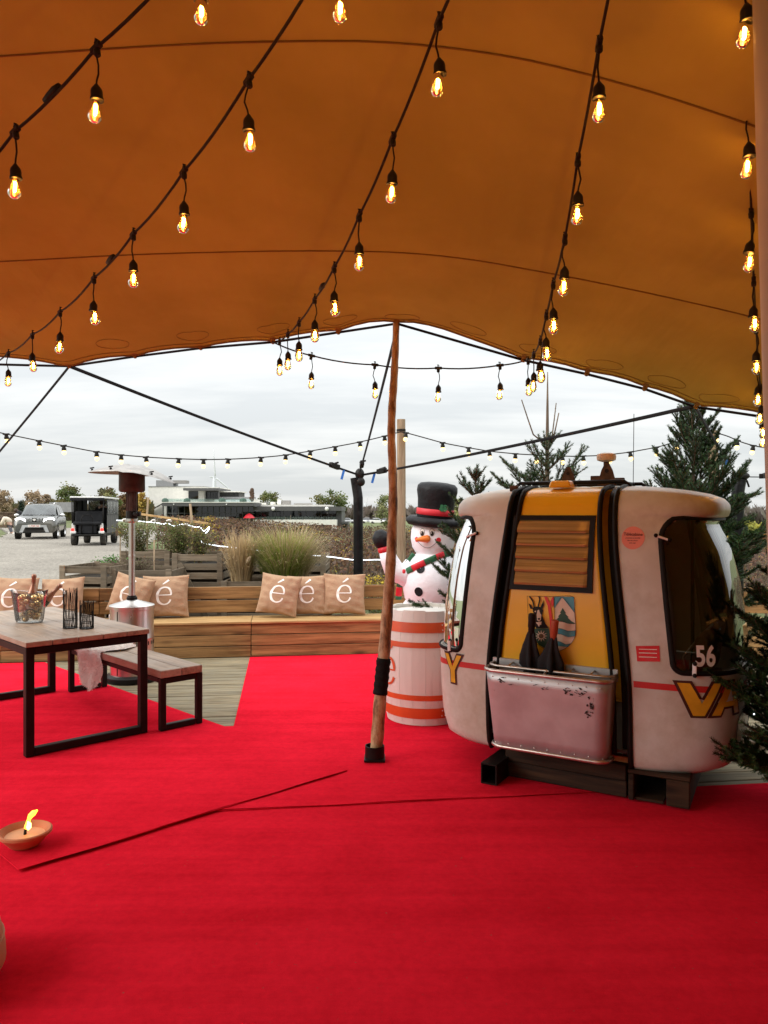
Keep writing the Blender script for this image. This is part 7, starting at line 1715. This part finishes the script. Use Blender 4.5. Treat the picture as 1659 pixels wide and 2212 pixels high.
# ================================================================== people
def skinned(name, joints, edges, mat, parent, grow=0.0):
    me = bpy.data.meshes.new(name); keys = list(joints); me.from_pydata([joints[k][0] for k in keys], [(keys.index(a), keys.index(b)) for a, b in edges], [])
    o = put(name, me, parent); me.materials.append(MAT[mat]); md = o.modifiers.new('skin', 'SKIN'); md.use_smooth_shade = True
    sv = me.skin_vertices[0].data if me.skin_vertices else None
    if sv is None:
        bm = bmesh.new(); bm.from_mesh(me); bm.verts.layers.skin.verify(); bm.to_mesh(me); bm.free(); sv = me.skin_vertices[0].data
    for i, k in enumerate(keys): r_ = joints[k][1] + grow; sv[i].radius = (r_, r_); sv[i].use_root = (i == 0)
    sd = o.modifiers.new('sub', 'SUBSURF'); sd.levels = 1; sd.render_levels = 1
    return o
def person(label, loc, J, torso, trousers, hair=True, rz=0, group=None):
    t = thing('person', label, 'person', loc, rz, group)
    E = [('hip', 'waist'), ('waist', 'chest'), ('chest', 'neck'), ('neck', 'head'), ('head', 'crown'), ('chest', 'shL'), ('shL', 'elL'), ('elL', 'haL'), ('chest', 'shR'), ('shR', 'elR'), ('elR', 'haR'), ('hip', 'knL'), ('knL', 'anL'), ('anL', 'toL'), ('hip', 'knR'), ('knR', 'anR'), ('anR', 'toR')]
    skinned('body', J, E, 'skin', t)
    up = {k: J[k] for k in ('chest', 'waist', 'hip', 'shL', 'elL', 'shR', 'elR', 'neck')}
    for s in 'LR': up['ha' + s] = (J['el' + s][0].lerp(J['ha' + s][0], .85), J['ha' + s][1])
    skinned('coat', up, [e_ for e_ in E if e_[0] in up and e_[1] in up], torso, t, .035)
    lo = {k: J[k] for k in ('hip', 'knL', 'anL', 'knR', 'anR')}; skinned('trousers', lo, [e_ for e_ in E if e_[0] in lo and e_[1] in lo], trousers, t, .02)
    for s in 'LR': MB().ball(J['to' + s][0] + Vector((0, 0, -.01)), .07, 10, 6, (1.5, 1, .75)).build('shoe', 'print_white' if torso == 'coat_cream' else 'jacket_black', t, True)
    c, n = J['crown'][0], J['head'][0]; d = (c - n).normalized(); MB().ball(n + d * .045, .125, 12, 8, (1, 1, 1)).build('hair', 'hair_brown', t, True)
    return t
Vv = Vector
# bends forward to the picture's left
JA = {'hip': (Vv((.05, 0, .86)), .14), 'waist': (Vv((-.03, 0, 1.02)), .135), 'chest': (Vv((-.22, 0, 1.22)), .15), 'neck': (Vv((-.36, 0, 1.30)), .06), 'head': (Vv((-.43, 0, 1.33)), .10), 'crown': (Vv((-.52, -.02, 1.38)), .08), 'shL': (Vv((-.26, .17, 1.22)), .075), 'elL': (Vv((-.20, .2, .98)), .06), 'haL': (Vv((-.08, .12, .84)), .045), 'shR': (Vv((-.26, -.17, 1.22)), .075), 'elR': (Vv((-.16, -.24, .98)), .06), 'haR': (Vv((-.05, -.22, .82)), .045), 'knL': (Vv((.06, .1, .46)), .085), 'anL': (Vv((.07, .1, .08)), .055), 'toL': (Vv((-.08, .1, .05)), .05), 'knR': (Vv((.05, -.1, .46)), .085), 'anR': (Vv((.04, -.1, .08)), .055), 'toR': (Vv((-.10, -.1, .05)), .05)}
pa = W(52, 0, 45); person('person in a black jacket bending forward on the grass beside the dark car', (pa.x, 45, zg(pa.x, 45)), JA, 'jacket_black', 'jacket_black')
JB = {'hip': (Vv((.08, 0, .62)), .15), 'waist': (Vv((.0, 0, .78)), .15), 'chest': (Vv((-.14, 0, .92)), .16), 'neck': (Vv((-.28, 0, .92)), .06), 'head': (Vv((-.36, -.02, .90)), .10), 'crown': (Vv((-.44, -.03, .86)), .09), 'shL': (Vv((-.16, .17, .90)), .08), 'elL': (Vv((-.24, .22, .66)), .07), 'haL': (Vv((-.34, .16, .50)), .045), 'shR': (Vv((-.16, -.17, .90)), .08), 'elR': (Vv((-.26, -.24, .66)), .07), 'haR': (Vv((-.36, -.18, .48)), .045), 'knL': (Vv((.02, .1, .36)), .085), 'anL': (Vv((.12, .1, .08)), .055), 'toL': (Vv((.0, .1, .05)), .05), 'knR': (Vv((.10, -.1, .36)), .085), 'anR': (Vv((.24, -.1, .08)), .055), 'toR': (Vv((.34, -.1, .05)), .05)}
pb_ = W(19, 0, 44); person('person in a cream fluffy coat crouching on the grass', (pb_.x, 44, zg(pb_.x, 44)), JB, 'coat_cream', 'jeans_grey')
JD = {'hip': (Vv((0, 0, .10)), .15), 'waist': (Vv((0, .0, .28)), .14), 'chest': (Vv((0, 0, .50)), .16), 'neck': (Vv((0, .02, .64)), .06), 'head': (Vv((0, .03, .73)), .10), 'crown': (Vv((0, .03, .84)), .09), 'shL': (Vv((-.19, .02, .54)), .075), 'elL': (Vv((-.24, .18, .34)), .06), 'haL': (Vv((-.12, .42, .30)), .045), 'shR': (Vv((.19, .02, .54)), .075), 'elR': (Vv((.24, .18, .34)), .06), 'haR': (Vv((.12, .42, .30)), .045), 'knL': (Vv((-.12, .44, .12)), .085), 'anL': (Vv((-.12, .5, -.32)), .055), 'toL': (Vv((-.12, .6, -.35)), .05), 'knR': (Vv((.12, .44, .12)), .085), 'anR': (Vv((.12, .5, -.32)), .055), 'toR': (Vv((.12, .6, -.35)), .05)}
pd_ = Matrix.Rotation(gh, 3, 'Z') @ Vector((.25, 1.25, .86)); person('dark-haired driver in dark coat seated in the golf buggy', (gx.x + pd_.x, 29 + pd_.y, zg(gx.x, 29) + .02 + pd_.z), JD, 'jacket_black', 'jacket_black', rz=gh)

# ================================================================== far parked cars
def small_car(px, Y, mat, label, rz):
    b = W(px, 1120, Y); t = thing('parked_car', label, 'car', (b.x, Y, zg(b.x, Y) + .0), rz, 'cars parked far beyond the vines')
    loft([(-2.1, [(.7, .3), (.8, .6), (.7, .7), (0, .72)]), (-1.2, [(.8, .25), (.88, .7), (.8, .9), (0, .92)]), (1.5, [(.8, .25), (.88, .7), (.8, .95), (0, .97)]), (2.1, [(.7, .3), (.8, .7), (.7, .9), (0, .92)])]).build('body', mat, t, True, angle=40)
    loft([(-.9, [(.75, .9), (.7, .92), (0, .93)]), (-.2, [(.78, .9), (.62, 1.42), (0, 1.46)]), (1.2, [(.78, .92), (.62, 1.42), (0, 1.46)]), (1.9, [(.72, .92), (.66, .96), (0, .98)])]).build('glasshouse', 'car_glass', t, True, angle=40)
    loft([(-.2, [(.64, 1.41), (.5, 1.46), (0, 1.47)]), (1.2, [(.64, 1.41), (.5, 1.46), (0, 1.47)])]).build('roof', mat, t)
    for s in (-1, 1):
        for y in (-1.3, 1.3): m_ = MB(); m_.lathe([(.3, -.1), (.3, .1)], 14, (s * .8, y, .3), Matrix.Rotation(R(90), 3, 'Y')); m_.build('wheel', 'tyre', t)
for i, px in enumerate((752, 776, 796, 816, 838, 858)): small_car(px, 205 + (i % 3) * 4, 'white_paint' if i % 2 else 'slate_car', 'white car parked far beyond the vines' if i % 2 else 'silver car parked far beyond the vines', R(80 + 7 * (i % 3)))
